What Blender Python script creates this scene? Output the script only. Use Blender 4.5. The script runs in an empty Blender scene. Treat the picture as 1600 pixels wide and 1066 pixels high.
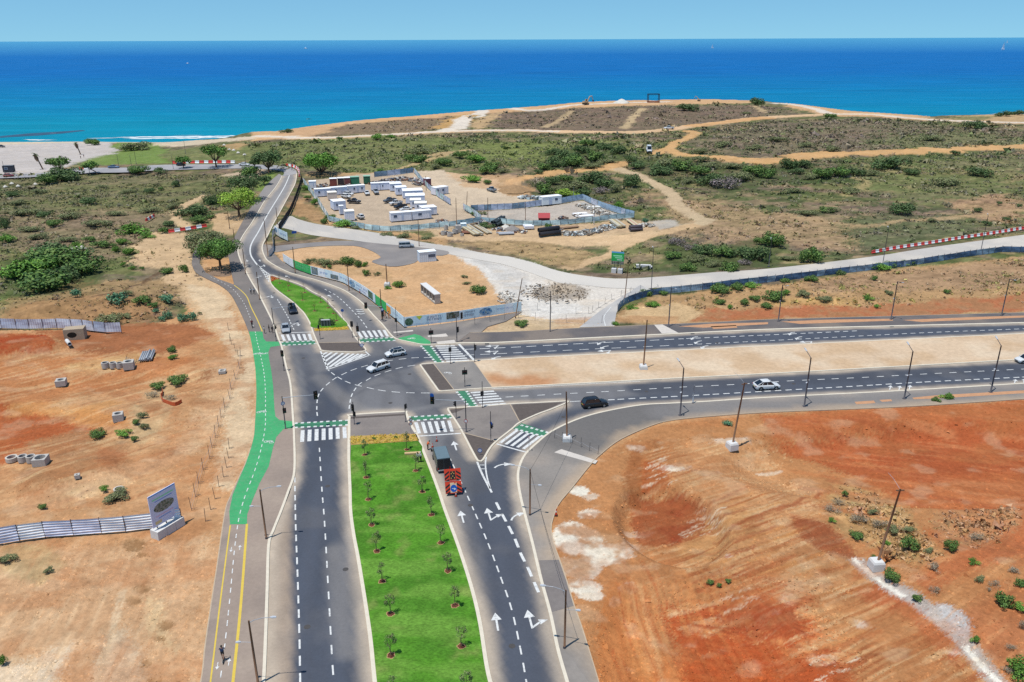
import bpy, bmesh, math, random
import numpy as np
from mathutils import Vector, Matrix
from mathutils.geometry import delaunay_2d_cdt

# ------------------------------------------------------------------ camera, sky, sun, exposure
SC = bpy.context.scene
COL = SC.collection
rng = np.random.default_rng(7)
random.seed(7)
FPX, CX, CY = 1244.0, 800.0, 533.0          # focal length and centre of a 1600 x 1066 picture
CAMH = 60.0                                  # drone height above the road, metres
PITCH = math.atan((CY - 61.6) / FPX)
ROLL = math.radians(0.23)
_f = np.array([0, math.cos(PITCH), -math.sin(PITCH)])
_u0 = np.array([0, math.sin(PITCH), math.cos(PITCH)])
_r0 = np.array([1.0, 0, 0])
_r = _r0 * math.cos(ROLL) - _u0 * math.sin(ROLL)
_u = _u0 * math.cos(ROLL) + _r0 * math.sin(ROLL)
cam_d = bpy.data.cameras.new('camera')
cam = bpy.data.objects.new('camera', cam_d)
COL.objects.link(cam)
cam_d.sensor_width = 36.0
cam_d.lens = 36.0 * FPX / 1600.0
cam_d.clip_start = 1.0
cam_d.clip_end = 600000.0
cam.matrix_world = Matrix(((_r[0],_u[0],-_f[0],0),(_r[1],_u[1],-_f[1],0),(_r[2],_u[2],-_f[2],CAMH),(0,0,0,1)))
SC.camera = cam

SUN_EL = math.radians(74)
SUN_DIR = np.array([-0.74, -0.67])           # where the sun stands (left, behind the camera)
SUN_DIR = SUN_DIR / np.linalg.norm(SUN_DIR)
world = bpy.data.worlds.new('World')
SC.world = world
world.use_nodes = True
wn = world.node_tree.nodes
wl = world.node_tree.links
bgn = wn['Background']
sky = wn.new('ShaderNodeTexSky')
sky.sky_type = 'NISHITA'
sky.sun_disc = False
sky.sun_elevation = SUN_EL
sky.sun_rotation = math.atan2(SUN_DIR[0], SUN_DIR[1])
sky.altitude = 60
sky.air_density = 1.0
sky.dust_density = 0.0
sky.ozone_density = 4.0
# the clear blue of this coast: the lookup never goes into the yellow band right at the horizon
_tc = wn.new('ShaderNodeTexCoord')
_mp = wn.new('ShaderNodeVectorMath')
_mp.operation = 'MULTIPLY_ADD'
_mp.inputs[1].default_value = (1, 1, 0.8)
_mp.inputs[2].default_value = (0, 0, 0.10)
wl.new(_tc.outputs['Generated'], _mp.inputs[0])
wl.new(_mp.outputs['Vector'], sky.inputs['Vector'])
_tint = wn.new('ShaderNodeVectorMath')
_tint.operation = 'MULTIPLY'
_tint.inputs[1].default_value = (0.69, 1.0, 1.06)
wl.new(sky.outputs['Color'], _tint.inputs[0])
wl.new(_tint.outputs['Vector'], bgn.inputs['Color'])
bgn.inputs['Strength'].default_value = 0.1
sun_d = bpy.data.lights.new('sun', 'SUN')
sun_d.energy = 4.0
sun_d.angle = math.radians(0.53)
sun_d.color = (1.0, 0.965, 0.9)
sun = bpy.data.objects.new('sun', sun_d)
COL.objects.link(sun)
_sv = Vector((SUN_DIR[0] * math.cos(SUN_EL), SUN_DIR[1] * math.cos(SUN_EL), math.sin(SUN_EL)))
sun.rotation_euler = _sv.to_track_quat('Z', 'Y').to_euler()
sun.location = (0, 0, 200)
SC.view_settings.view_transform = 'Standard'
SC.view_settings.look = 'None'
SC.view_settings.exposure = 0.2
SC.view_settings.gamma = 1.0
SC.view_settings.use_curve_mapping = False
SC.render.engine = 'CYCLES'
SC.cycles.max_bounces = 5
SC.cycles.diffuse_bounces = 2
SC.cycles.glossy_bounces = 2
SC.cycles.transparent_max_bounces = 6
SC.cycles.use_denoising = False

# ------------------------------------------------------------------ colours and materials
KEXP = 1.5            # brightness of a sunlit level surface per unit of albedo under this sky and sun


def lin(c):
	c = np.asarray(c, float) / 255.0
	return np.where(c <= 0.04045, c / 12.92, ((c + 0.055) / 1.055) ** 2.4)


def C(r, g, b):
	"""albedo of a surface that looks like sRGB r, g, b in full sun"""
	return np.clip(lin((r, g, b)) / KEXP, 0, 0.85)


MATS = {}
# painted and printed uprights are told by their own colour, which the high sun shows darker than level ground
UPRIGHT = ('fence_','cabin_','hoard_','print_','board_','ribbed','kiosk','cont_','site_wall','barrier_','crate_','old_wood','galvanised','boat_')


def mat(name,rgb,rough=0.75,metal=0.0,var=0.14,scale=6.0,bump=0.0,spec=0.35,attr=None,emit=None,alpha=None,streak=None,worn=None):
	"""procedural material: colour (or a colour attribute) broken up by two noises, with fine relief"""
	if name in MATS:
		return MATS[name]
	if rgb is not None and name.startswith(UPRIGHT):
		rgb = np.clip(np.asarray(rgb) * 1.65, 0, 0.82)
	m = bpy.data.materials.new(name)
	m.use_nodes = True
	nt = m.node_tree
	N, L = nt.nodes, nt.links
	b = N['Principled BSDF']
	b.inputs['Roughness'].default_value = rough
	b.inputs['Metallic'].default_value = metal
	b.inputs['Specular IOR Level'].default_value = spec
	tc = N.new('ShaderNodeTexCoord')
	mp = N.new('ShaderNodeMapping')
	L.new(tc.outputs['Object'], mp.inputs['Vector'])
	if streak:
		mp.inputs['Scale'].default_value = streak
	n1 = N.new('ShaderNodeTexNoise')
	n1.inputs['Scale'].default_value = scale
	n1.inputs['Detail'].default_value = 6
	n1.inputs['Roughness'].default_value = 0.65
	L.new(mp.outputs['Vector'], n1.inputs['Vector'])
	mr = N.new('ShaderNodeMapRange')
	mr.inputs['From Min'].default_value = 0.25
	mr.inputs['From Max'].default_value = 0.75
	mr.inputs['To Min'].default_value = 1 - var
	mr.inputs['To Max'].default_value = 1 + var
	L.new(n1.outputs['Fac'], mr.inputs['Value'])
	mx = N.new('ShaderNodeVectorMath')
	mx.operation = 'SCALE'
	L.new(mr.outputs['Result'], mx.inputs['Scale'])
	if attr:
		at = N.new('ShaderNodeAttribute')
		at.attribute_name = attr
		L.new(at.outputs['Color'], mx.inputs[0])
	else:
		mx.inputs[0].default_value = tuple(rgb[:3])
	if worn is not None:
		n2 = N.new('ShaderNodeTexNoise')
		n2.inputs['Scale'].default_value = 2.3
		n2.inputs['Detail'].default_value = 8
		n2.inputs['Roughness'].default_value = 0.75
		ob = N.new('ShaderNodeObjectInfo')
		L.new(tc.outputs['Object'], n2.inputs['Vector'])
		w2 = N.new('ShaderNodeVectorMath')
		w2.operation = 'ADD'
		L.new(tc.outputs['Object'], w2.inputs[0])
		L.new(ob.outputs['Location'], w2.inputs[1])
		L.new(w2.outputs['Vector'], n2.inputs['Vector'])
		m2 = N.new('ShaderNodeMapRange')
		m2.inputs['From Min'].default_value = 0.5
		m2.inputs['From Max'].default_value = 0.72
		L.new(n2.outputs['Fac'], m2.inputs['Value'])
		mm = N.new('ShaderNodeMix')
		mm.data_type = 'RGBA'
		L.new(m2.outputs['Result'], mm.inputs['Factor'])
		L.new(mx.outputs['Vector'], mm.inputs['A'])
		mm.inputs['B'].default_value = (*worn, 1)
		L.new(mm.outputs['Result'], b.inputs['Base Color'])
	else:
		L.new(mx.outputs['Vector'], b.inputs['Base Color'])
	if bump:
		bp = N.new('ShaderNodeBump')
		bp.inputs['Strength'].default_value = min(1.0, bump)
		bp.inputs['Distance'].default_value = 0.05 * max(1.0, bump)
		L.new(n1.outputs['Fac'], bp.inputs['Height'])
		L.new(bp.outputs['Normal'], b.inputs['Normal'])
	MATS[name] = m
	return m


# ------------------------------------------------------------------ mesh helpers
def link(o, parent=None):
	COL.objects.link(o)
	if parent is not None:
		o.parent = parent
	return o


def tag(o, label=None, cat=None, group=None, kind=None):
	if label:
		o['label'] = label
	if cat:
		o['category'] = cat
	if group:
		o['group'] = group
	if kind:
		o['kind'] = kind
	return o


def empty(name, loc=(0, 0, 0), rz=0.0, label=None, cat=None, group=None):
	o = bpy.data.objects.new(name, None)
	o.location = loc
	o.rotation_euler = (0, 0, rz)
	link(o)
	return tag(o, label, cat, group)


def mesh_obj(name, verts, faces, m, parent=None, smooth=False, loc=None, rz=0.0):
	me = bpy.data.meshes.new(name)
	me.from_pydata([tuple(map(float, v)) for v in verts], [], [tuple(map(int, q)) for q in faces])
	me.update()
	if m is not None:
		me.materials.append(m)
	if smooth:
		me.polygons.foreach_set('use_smooth', [True] * len(me.polygons))
	o = bpy.data.objects.new(name, me)
	if loc is not None:
		o.location = loc
	if rz:
		o.rotation_euler = (0, 0, rz)
	return link(o, parent)


def share(name, me, parent=None, loc=(0, 0, 0), rz=0.0, scale=None):
	o = bpy.data.objects.new(name, me)
	o.location = loc
	o.rotation_euler = (0, 0, rz)
	if scale is not None:
		o.scale = scale
	return link(o, parent)


def copy_tree(o, parent=None):
	c = o.copy()
	COL.objects.link(c)
	c.parent = parent
	for ch in list(o.children):
		copy_tree(ch, c)
	return c


def set_col(me, cols, name='Col'):
	"""per-vertex colour attribute"""
	a = me.color_attributes.new(name, 'FLOAT_COLOR', 'POINT')
	c = np.ones((len(cols), 4), np.float32)
	c[:, :3] = cols
	a.data.foreach_set('color', c.ravel())


class MB:
	"""collects simple shapes for ONE mesh"""

	def __init__(self):
		self.v, self.f = [], []

	def add(self, v, f):
		n = len(self.v)
		self.v += [tuple(p) for p in v]
		self.f += [tuple(i + n for i in q) for q in f]
		return self

	def box(self, x0, x1, y0, y1, z0, z1):
		v = [(x0, y0, z0), (x1, y0, z0), (x1, y1, z0), (x0, y1, z0), (x0, y0, z1), (x1, y0, z1), (x1, y1, z1), (x0, y1, z1)]
		return self.add(v, [(3, 2, 1, 0), (4, 5, 6, 7), (0, 1, 5, 4), (1, 2, 6, 5), (2, 3, 7, 6), (3, 0, 4, 7)])

	def tube(self, pts, rad, n=8, caps=True):
		"""swept tube through pts with a radius per point"""
		pts = [Vector(p) for p in pts]
		if not hasattr(rad, '__len__'):
			rad = [rad] * len(pts)
		v, f = [], []
		for i, p in enumerate(pts):
			d = (pts[min(i + 1, len(pts) - 1)] - pts[max(i - 1, 0)]).normalized()
			a = d.cross(Vector((0, 0, 1)) if abs(d.z) < 0.95 else Vector((1, 0, 0))).normalized()
			c = d.cross(a)
			for k in range(n):
				t = 2 * math.pi * k / n
				v.append(p + a * (math.cos(t) * rad[i]) + c * (math.sin(t) * rad[i]))
		for i in range(len(pts) - 1):
			for k in range(n):
				f.append((i * n + k, i * n + (k + 1) % n, (i + 1) * n + (k + 1) % n, (i + 1) * n + k))
		if caps:
			f.append(tuple(range(n)))
			f.append(tuple(reversed(range((len(pts) - 1) * n, len(pts) * n))))
		return self.add(v, f)

	def ring(self, cx, cy, z0, z1, ro, ri, n=18):
		"""upright hollow ring (pipe section)"""
		v, f = [], []
		for k in range(n):
			a = 2 * math.pi * k / n
			for r, z in ((ro, z0), (ro, z1), (ri, z1), (ri, z0)):
				v.append((cx + r * math.cos(a), cy + r * math.sin(a), z))
		for k in range(n):
			j = (k + 1) % n
			for q in range(4):
				f.append((k * 4 + q, j * 4 + q, j * 4 + (q + 1) % 4, k * 4 + (q + 1) % 4))
		return self.add(v, f)

	def loft(self, rings, close=True, caps=True):
		n = len(rings[0])
		v = [p for r in rings for p in r]
		f = []
		for i in range(len(rings) - 1):
			for k in range(n if close else n - 1):
				f.append((i * n + k, i * n + (k + 1) % n, (i + 1) * n + (k + 1) % n, (i + 1) * n + k))
		if caps:
			f.append(tuple(reversed(range(n))))
			f.append(tuple(range((len(rings) - 1) * n, len(rings) * n)))
		return self.add(v, f)

	def build(self, name, m, parent=None, smooth=False, loc=None, rz=0.0):
		return mesh_obj(name, self.v, self.f, m, parent, smooth, loc, rz)


# ------------------------------------------------------------------ noise (numpy)
def _hash(ix, iy, seed):
	h = (ix.astype(np.int64) * 374761393 + iy.astype(np.int64) * 668265263 + seed * 982451653) & 0xFFFFFFFF
	h = ((h ^ (h >> 13)) * 1274126177) & 0xFFFFFFFF
	return ((h ^ (h >> 16)) & 0xFFFF) / 65535.0


def vnoise(x, y, seed=0):
	ix, iy = np.floor(x), np.floor(y)
	fx, fy = x - ix, y - iy
	fx = fx * fx * (3 - 2 * fx)
	fy = fy * fy * (3 - 2 * fy)
	a = _hash(ix, iy, seed)
	b = _hash(ix + 1, iy, seed)
	c = _hash(ix, iy + 1, seed)
	d = _hash(ix + 1, iy + 1, seed)
	return (a * (1 - fx) + b * fx) * (1 - fy) + (c * (1 - fx) + d * fx) * fy


def fbm(x, y, seed=0, octv=4, gain=0.5):
	s, a, t = 0.0, 1.0, 0.0
	for k in range(octv):
		s = s + a * vnoise(x * 2 ** k + 17.3 * k, y * 2 ** k - 9.1 * k, seed + k)
		t += a
		a *= gain
	return s / t


def sstep(a, b, x):
	t = np.clip((np.asarray(x, float) - a) / (b - a), 0, 1)
	return t * t * (3 - 2 * t)


# ------------------------------------------------------------------ the lie of the land
SEA_Z = -16.0


def ray(px, py):
	d = _f * FPX + _r * (px - CX) + _u * (CY - py)
	return d / np.linalg.norm(d)


def flat(px, py, z=0.0):
	d = ray(px, py)
	t = (z - CAMH) / d[2]
	return np.array([d[0] * t, d[1] * t])


# where the land breaks off to the sea, as (x, y) points read off the skyline of the headland
_coast = [(-600, 640), (-330, 640), (-225, 632)]
for px,py,z in ((430,203,3),(490,191,6),(560,184,7),(640,179,8),(740,171.5,8),(850,165.5,8),(940,161,8),(1020,158,8),(1110,155.5,8),
(1200,157.5,8),(1260,164,8),(1330,173,8),(1400,178,8),(1450,182,8),(1500,180,8),(1560,178,8),(1600,177.5,8),(1750,176,8)):
	_coast.append(tuple(flat(px, py, z)))
_coast.sort()
_coast = np.array(_coast)
_coast = np.vstack([_coast, [[900, _coast[-1, 1] + 30]]])
BUMPS = []       # (cx, cy, rx, ry, angle, height)


def bump_px(px, py, rx, ry, ang, hgt, edge=0.45):
	c = flat(px, py)
	BUMPS.append((c[0], c[1], rx, ry, math.radians(ang), hgt, edge))


bump_px(1048, 812, 8.5, 11, 8, -2.0, 0.66)          # red cutting beside the new pavement
bump_px(1090, 1030, 13, 14, 0, -1.3, 0.6)
bump_px(1480, 715, 40, 15, 3, -2.4, 0.66)          # lower red field
bump_px(1210, 850, 8, 16, -30, 0.4)
bump_px(1560, 930, 14, 12, 0, 0.9)
bump_px(1330, 950, 5, 26, -38, -0.4)         # ditch
bump_px(115, 745, 8, 6, 15, 1.4)             # heaps left of the cycle track
bump_px(30, 541, 11, 6, 0, 1.5)
bump_px(250, 640, 7, 10, -30, 0.8)
bump_px(180, 600, 18, 9, 0, -0.8)
bump_px(40, 660, 16, 10, 0, -0.9)
bump_px(150, 470, 26, 14, 15, 1.6)
bump_px(900, 457, 8, 9, 0, 0.5)
bump_px(815, 290, 14, 10, 0, 1.6)


def land(x, y):
	x = np.asarray(x, float)
	y = np.asarray(y, float)
	h = 7.0 * sstep(270, 480, y) * sstep(-230, -60, x)
	h = h - 9.5 * sstep(390, 560, y) * (1 - sstep(-265, -150, x))
	h = h + 1.8 * sstep(0, 17, y - (172.5 + 0.075 * (x - 50))) * sstep(25, 60, x) * (1 - 0.5 * sstep(230, 300, y))
	h = h + 2.2 * np.exp(-((x - 95) / 110) ** 2 - ((y - 690) / 90) ** 2) + 1.6 * np.exp(-((x - 330) / 130) ** 2 - ((y - 520) / 80) ** 2)
	for cx, cy, rx, ry, a, hh, ed in BUMPS:
		dx, dy = x - cx, y - cy
		u = (dx * math.cos(a) + dy * math.sin(a)) / rx
		v = (-dx * math.sin(a) + dy * math.cos(a)) / ry
		h = h + hh * (1 - sstep(ed, 1.6 - ed, np.sqrt(u * u + v * v)))
	yc = np.interp(x, _coast[:, 0], _coast[:, 1])
	lowcoast = 1 - sstep(-235, -190, x)
	h = h - (h - (SEA_Z - 6)) * (sstep(0, 26, y - yc) * (1 - lowcoast) + sstep(-45, 60, y - yc) * lowcoast)
	return h


_T = np.concatenate([np.linspace(50, 300, 170), np.linspace(303, 1300, 230)])
_CP = np.array([0, 0, CAMH])
_GC = {}


def G(px, py, dz=0.0):
	"""the point of the land seen at a place of the picture (site survey from the photograph)"""
	k = (px, py)
	if k not in _GC:
		d = ray(px, py)
		P = d[None, :] * _T[:, None] + _CP
		below = P[:, 2] < land(P[:, 0], P[:, 1])
		i = int(np.argmax(below)) if below.any() else len(_T) - 1
		t = np.linspace(_T[max(i - 1, 0)], _T[i], 40)
		P = d[None, :] * t[:, None] + _CP
		e = P[:, 2] - land(P[:, 0], P[:, 1])
		j = int(np.argmax(e < 0)) if (e < 0).any() else 39
		j = max(j, 1)
		w = e[j - 1] / max(e[j - 1] - e[j], 1e-9)
		_GC[k] = d * (t[j - 1] + (t[j] - t[j - 1]) * min(max(w, 0), 1)) + _CP
	p = _GC[k]
	return Vector((p[0], p[1], p[2] + dz))


def GX(pts):
	return [G(*p) for p in pts]


def project(p):
	v = np.asarray(p, float) - np.array([0, 0, CAMH])
	z = v @ _f
	return CX + FPX * (v @ _r) / z, CY - FPX * (v @ _u) / z


def ppm(p):
	"""pixels of the picture per metre at a point"""
	v = np.asarray(p, float) - np.array([0, 0, CAMH])
	return FPX / float(v @ _f)


def smooth_line(P, step=1.0, closed=False):
	"""Catmull-Rom through world points, resampled every step metres (x, y only)"""
	P = [np.array((p[0], p[1]), float) for p in P]
	n = len(P)
	out = []
	rngi = range(n) if closed else range(n - 1)
	for i in rngi:
		p0 = P[(i - 1) % n] if closed or i > 0 else 2 * P[0] - P[1]
		p1, p2 = P[i], P[(i + 1) % n]
		p3 = P[(i + 2) % n] if closed or i + 2 < n else 2 * P[-1] - P[-2]
		for t in np.linspace(0, 1, 12, endpoint=False):
			out.append(0.5 * ((2 * p1) + (-p0 + p2) * t + (2 * p0 - 5 * p1 + 4 * p2 - p3) * t * t + (-p0 + 3 * p1 - 3 * p2 + p3) * t ** 3))
	out.append(P[0] if closed else P[-1])
	out = np.array(out)
	return resample(out, step)


def resample(out, step):
	out = np.asarray(out, float)
	s = np.concatenate([[0], np.cumsum(np.linalg.norm(np.diff(out, axis=0), axis=1))])
	n = max(2, int(round(s[-1] / step)) + 1)
	q = np.linspace(0, s[-1], n)
	return np.stack([np.interp(q, s, out[:, 0]), np.interp(q, s, out[:, 1])], 1)


def normals(L):
	t = np.gradient(L, axis=0)
	t /= np.maximum(np.linalg.norm(t, axis=1, keepdims=True), 1e-9)
	return np.stack([-t[:, 1], t[:, 0]], 1)


def inside(poly, X, Y):
	poly = np.asarray(poly, float)
	r = np.zeros(X.shape, bool)
	x0, y0 = poly[-1]
	for x1, y1 in poly:
		if y0 != y1:
			c = ((y1 > Y) != (y0 > Y)) & (X < (x0 - x1) * (Y - y1) / (y0 - y1) + x1)
			r ^= c
		x0, y0 = x1, y1
	return r


def dist_line(L, X, Y):
	d = np.full(X.shape, 1e9)
	for (ax, ay), (bx, by) in zip(L[:-1], L[1:]):
		dx, dy = bx - ax, by - ay
		t = np.clip(((X - ax) * dx + (Y - ay) * dy) / (dx * dx + dy * dy + 1e-12), 0, 1)
		d = np.minimum(d, (X - ax - t * dx) ** 2 + (Y - ay - t * dy) ** 2)
	return np.sqrt(d)


def poly_mesh(P, step=None):
	"""triangles filling polygon P (x, y), with inner points every step metres"""
	P = [np.array((p[0], p[1]), float) for p in P]
	pts = [Vector((p[0], p[1])) for p in P]
	n = len(pts)
	if step:
		A = np.array(P)
		lo, hi = A.min(0), A.max(0)
		gx, gy = np.meshgrid(np.arange(lo[0], hi[0], step), np.arange(lo[1], hi[1], step))
		gx = gx + (np.arange(gx.shape[0]) % 2)[:, None] * step * 0.5
		gx, gy = gx.ravel(), gy.ravel()
		ok = inside(A, gx, gy)
		gx, gy = gx[ok], gy[ok]
		if len(gx):
			far = dist_line(np.vstack([A, A[:1]]), gx, gy) > step * 0.35
			pts += [Vector((a, b)) for a, b in zip(gx[far], gy[far])]
	r = delaunay_2d_cdt(pts, [], [list(range(n))], 1, 1e-4)
	V = np.array([(v.x, v.y) for v in r[0]])
	F = []
	for q in r[2]:
		a, b, c = q[0], q[1], q[2]
		ar = (V[b, 0] - V[a, 0]) * (V[c, 1] - V[a, 1]) - (V[c, 0] - V[a, 0]) * (V[b, 1] - V[a, 1])
		F.append(tuple(q) if ar > 0 else tuple(reversed(q)))
	return V, F


def sheet(name, P, dz, m, step=None, parent=None, colfn=None, kind=None, smooth=False):
	"""a surface that lies dz above the land"""
	V, F = poly_mesh(P, step)
	z = land(V[:, 0], V[:, 1]) + dz
	o = mesh_obj(name, np.column_stack([V, z]), F, m, parent, smooth)
	if colfn is not None:
		set_col(o.data, colfn(V[:, 0], V[:, 1]))
	if kind:
		o['kind'] = kind
	return o


def slab(name, P, top, m, step=None, parent=None, colfn=None, kind=None, skirt=0.7):
	"""a raised paved slab with upright sides"""
	V, F = poly_mesh(P, step)
	z = land(V[:, 0], V[:, 1]) + top
	verts = np.column_stack([V, z]).tolist()
	n = len(P)
	P2 = np.array([(p[0], p[1]) for p in P])
	zz = land(P2[:, 0], P2[:, 1])
	base = len(verts)
	verts += [(a[0], a[1], t + top) for a, t in zip(P2, zz)] + [(a[0], a[1], t - skirt) for a, t in zip(P2, zz)]
	area = 0.5 * np.sum(P2[:, 0] * np.roll(P2[:, 1], -1) - np.roll(P2[:, 0], -1) * P2[:, 1])
	for i in range(n):
		j = (i + 1) % n
		q = (base + i, base + n + i, base + n + j, base + j)
		F.append(q if area > 0 else tuple(reversed(q)))
	o = mesh_obj(name, verts, F, m, parent)
	if colfn is not None:
		A = np.array(verts)
		set_col(o.data, colfn(A[:, 0], A[:, 1]))
	if kind:
		o['kind'] = kind
	return o


def ribbon(name, Lf, Rt, dz, m, nx=6, parent=None, colfn=None, kind=None, step=2.5):
	"""road surface between two edge lines of world points"""
	a, b = smooth_line(Lf, 0.5), smooth_line(Rt, 0.5)
	n = max(3, int(np.linalg.norm(np.diff(a, axis=0), axis=1).sum() / step))
	ia = np.linspace(0, len(a) - 1, n)
	ib = np.linspace(0, len(b) - 1, n)
	a = np.stack([np.interp(ia, np.arange(len(a)), a[:, k]) for k in (0, 1)], 1)
	b = np.stack([np.interp(ib, np.arange(len(b)), b[:, k]) for k in (0, 1)], 1)
	t = np.linspace(0, 1, nx)[None, :, None]
	Q = (a[:, None, :] * (1 - t) + b[:, None, :] * t).reshape(-1, 2)
	z = land(Q[:, 0], Q[:, 1]) + dz
	F = [(i * nx + k, i * nx + k + 1, (i + 1) * nx + k + 1, (i + 1) * nx + k) for i in range(n - 1) for k in range(nx - 1)]
	x = np.cross(np.append(Q[1] - Q[0], 0), np.append(Q[nx] - Q[0], 0))[2]
	if x < 0:
		F = [tuple(reversed(q)) for q in F]
	o = mesh_obj(name, np.column_stack([Q, z]), F, m, parent)
	if colfn is not None:
		set_col(o.data, colfn(Q[:, 0], Q[:, 1]))
	if kind:
		o['kind'] = kind
	return o


def strip(name, L, w, h, m, dz=0.0, parent=None, kind=None, skirt=0.3):
	"""a kerb: box section swept along world line L"""
	N = normals(L)
	z = land(L[:, 0], L[:, 1]) + dz
	rings = []
	for p, n, zz in zip(L, N, z):
		a, b = p + n * w / 2, p - n * w / 2
		rings.append([(a[0], a[1], zz - skirt), (a[0], a[1], zz + h), (b[0], b[1], zz + h), (b[0], b[1], zz - skirt)])
	o = MB().loft(rings).build(name, m, parent)
	if kind:
		o['kind'] = kind
	return o
# ------------------------------------------------------------------ outlines of the site (picture points -> world)
def world_line(px_pts, step=1.0, closed=False):
	return smooth_line(GX(px_pts), step, closed)


KERB_W = [(402,1130),(407,1098),(412,1066),(415,1000),(417.5,925),(420,852),(427,830),(439,800),(450,770),(460,737),(459.5,680),(458,655),(454,602),(447.5,575),(440,542),
(435,530),(427.5,507),(417.5,486),(410,471),(404,459),(392,439),(382,420),(375,405),(372,394),(372.5,384),(375,377.5),(382,365),(392,351),(401,336),
(414, 314), (430, 294), (437, 283), (441, 275)]
MEDIAN = [(546,652),(545.5,680),(545,715),(547,765),(548,800),(553,838),(560,875),(572,950),(579,1000),(584,1050),(590,1110),(597,1180),(606,1280),(622,1450),
(836,1450),(808,1290),(790,1180),(778,1110),(762,1050),(750,975),(737,920),(717,857),(696,800),(686,770),(675,740),(662,707),(652,682),(641,663),(634,646),(628,644.5),(550,649)]
SPLIT = [(700,641),(703,638.5),(732,637),(765,635),(800,632),(840,630),(872,628.5),(889,628),(862,640),(840,648),(812,661),(800,671),(775,691),(765,702),(758,714),(754,720),(750,722),(746,720),
(737, 704), (722, 675), (711, 657)]
KERB_SE = [(905,1130),(886,1066),(872,1017),(860,960),(845,905),(832,850),(819,800),(814,780),(809.5,752),(811,732),(820,712),(837,695),(862,675),(900,657),(940,645),(1000,634),(1050,631),
(1100, 628.5), (1200, 622), (1360, 614), (1450, 609), (1600, 600), (1760, 590)]
OUTER_SE = [(950,1130),(935,1066),(915,1000),(897,947),(885,907),(875,877),(865,850),(861,825),(866,805),(873,788),(892,765),(920,730),(937,712),(970,687),(1020,665),(1050,657.5),(1100,652),
(1200, 645), (1350, 639), (1450, 634), (1600, 624), (1760, 613)]
EAST_LOW_TOP = [(770,606.5),(800,605),(900,600),(1050,592),(1200,584.5),(1400,573.5),(1600,562),(1760,553)]
EAST_UP_BOT = [(740, 564.5), (800, 561), (1000, 551), (1200, 541), (1400, 531.5), (1600, 522), (1760, 514)]
EAST_UP_TOP = [(712,537),(722,536.5),(760,536.5),(800,535),(1000,525),(1200,515.5),(1400,510),(1600,505),(1760,500)]
UP_OUTER = [(734,520.5),(800,519),(900,513.5),(1025,508),(1120,504),(1200,500),(1400,494.5),(1600,489),(1760,484)]
KERB_NE = [(464,271),(463,279),(460,290),(447,314),(430,345),(419,367),(411,382),(410,391),(415,404),(424,412),(444,423),(460,429),(487,436),(512,444),(537,454),(556,466),(569,477),(585,495),
(597, 507), (612, 525), (622, 531), (640, 535), (657, 538.5), (672, 539), (695, 538), (712, 537)]
LAWN_N = [(422,431),(429,432),(437,435),(470,446),(487,456),(506,466),(517,477),(531,492),(545,510),(549,516),(556,529),(567,541),(572,548),(566,550.5),(555,551),(517,550),(503,548.5),(500,545),
(492,527),(489,519),(484,505),(475,490),(467,482),(459,474),(447,465),(436,457),(429,451),(424,444),(421.5,437)]
HOARD_W = [(443,409),(459,419),(486,429),(530,440),(545,447),(562,457),(577,467),(594,481),(615,497),(632,512)]
HOARD_S = [(632, 512), (672, 507.5), (716, 502), (760, 495), (815, 487)]
PATH_W = [(294,1130),(314,1066),(322,1000),(339,887),(352,800),(361,775),(373,748),(383,726),(392,700),(397,680),(399.5,640),(400.5,610),(399,575),(394,542),(388.5,519),(375,487),(360,460),(344,446.5),
(325, 437), (307, 427), (300.5, 416), (300, 406), (303, 395), (310, 383), (322, 372), (338, 362), (352, 350)]

def towards(L, d=36.0):
	"""carry a line on past its first point, out of the picture"""
	t = (L[0] - L[8]) / np.linalg.norm(L[0] - L[8])
	return np.vstack([L[0] + t * k for k in np.arange(d, 0.5, -3.0)] + [L])


W_KW = towards(world_line(KERB_W, 1.0))
W_MED = world_line(MEDIAN, 1.0, True)
W_SPL = world_line(SPLIT, 0.7, True)
W_KSE = towards(world_line(KERB_SE, 1.0))
W_OSE = towards(world_line(OUTER_SE, 1.5))
W_ELT = world_line(EAST_LOW_TOP, 2.0)
W_EUB = world_line(EAST_UP_BOT, 2.0)
W_EUT = world_line(EAST_UP_TOP, 2.0)
W_UPO = world_line(UP_OUTER, 2.0)
W_KNE = world_line(KERB_NE, 1.0)
W_LN = world_line(LAWN_N, 1.0, True)
W_PW = towards(world_line(PATH_W, 1.0))

# ------------------------------------------------------------------ the ground: one sheet, coloured by soil and plants
def grid_axis():
	pys = np.concatenate([np.linspace(1190, 700, 300), np.linspace(698.5, 300, 290), np.linspace(299, 150, 190)])
	Y = np.array([flat(800, p)[1] for p in pys])
	near = np.linspace(-60, Y[0] - 2, 24)
	far = np.linspace(Y[-1] + 6, 1060, 8)
	return np.concatenate([near, Y, far])


ROWS = grid_axis()
ucore = np.linspace(-0.70, 0.70, 790)
uend = 0.70 + np.cumsum(np.linspace(0.004, 0.06, 24))
UCOL = np.concatenate([-uend[::-1], ucore, uend])
_zd = np.maximum(ROWS, 40) * math.cos(PITCH) + CAMH * math.sin(PITCH)
TX = UCOL[None, :] * _zd[:, None]
TY = np.repeat(ROWS[:, None], len(UCOL), 1)
SHP = TX.shape
TX, TY = TX.ravel(), TY.ravel()
TZ = land(TX, TY)
WX = (fbm(TX / 9, TY / 9, 11, 4) - 0.5)
WY = (fbm(TX / 9, TY / 9, 23, 4) - 0.5)
J = [(rng.normal(size=TX.size), rng.normal(size=TX.size)) for _ in range(3)]
NB = fbm(TX / 70, TY / 34, 3, 4)              # broad
NM = fbm(TX / 13, TY / 8, 5, 4)               # middle
NF = fbm(TX / 2.6, TY / 2.0, 8, 4)            # fine
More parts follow.
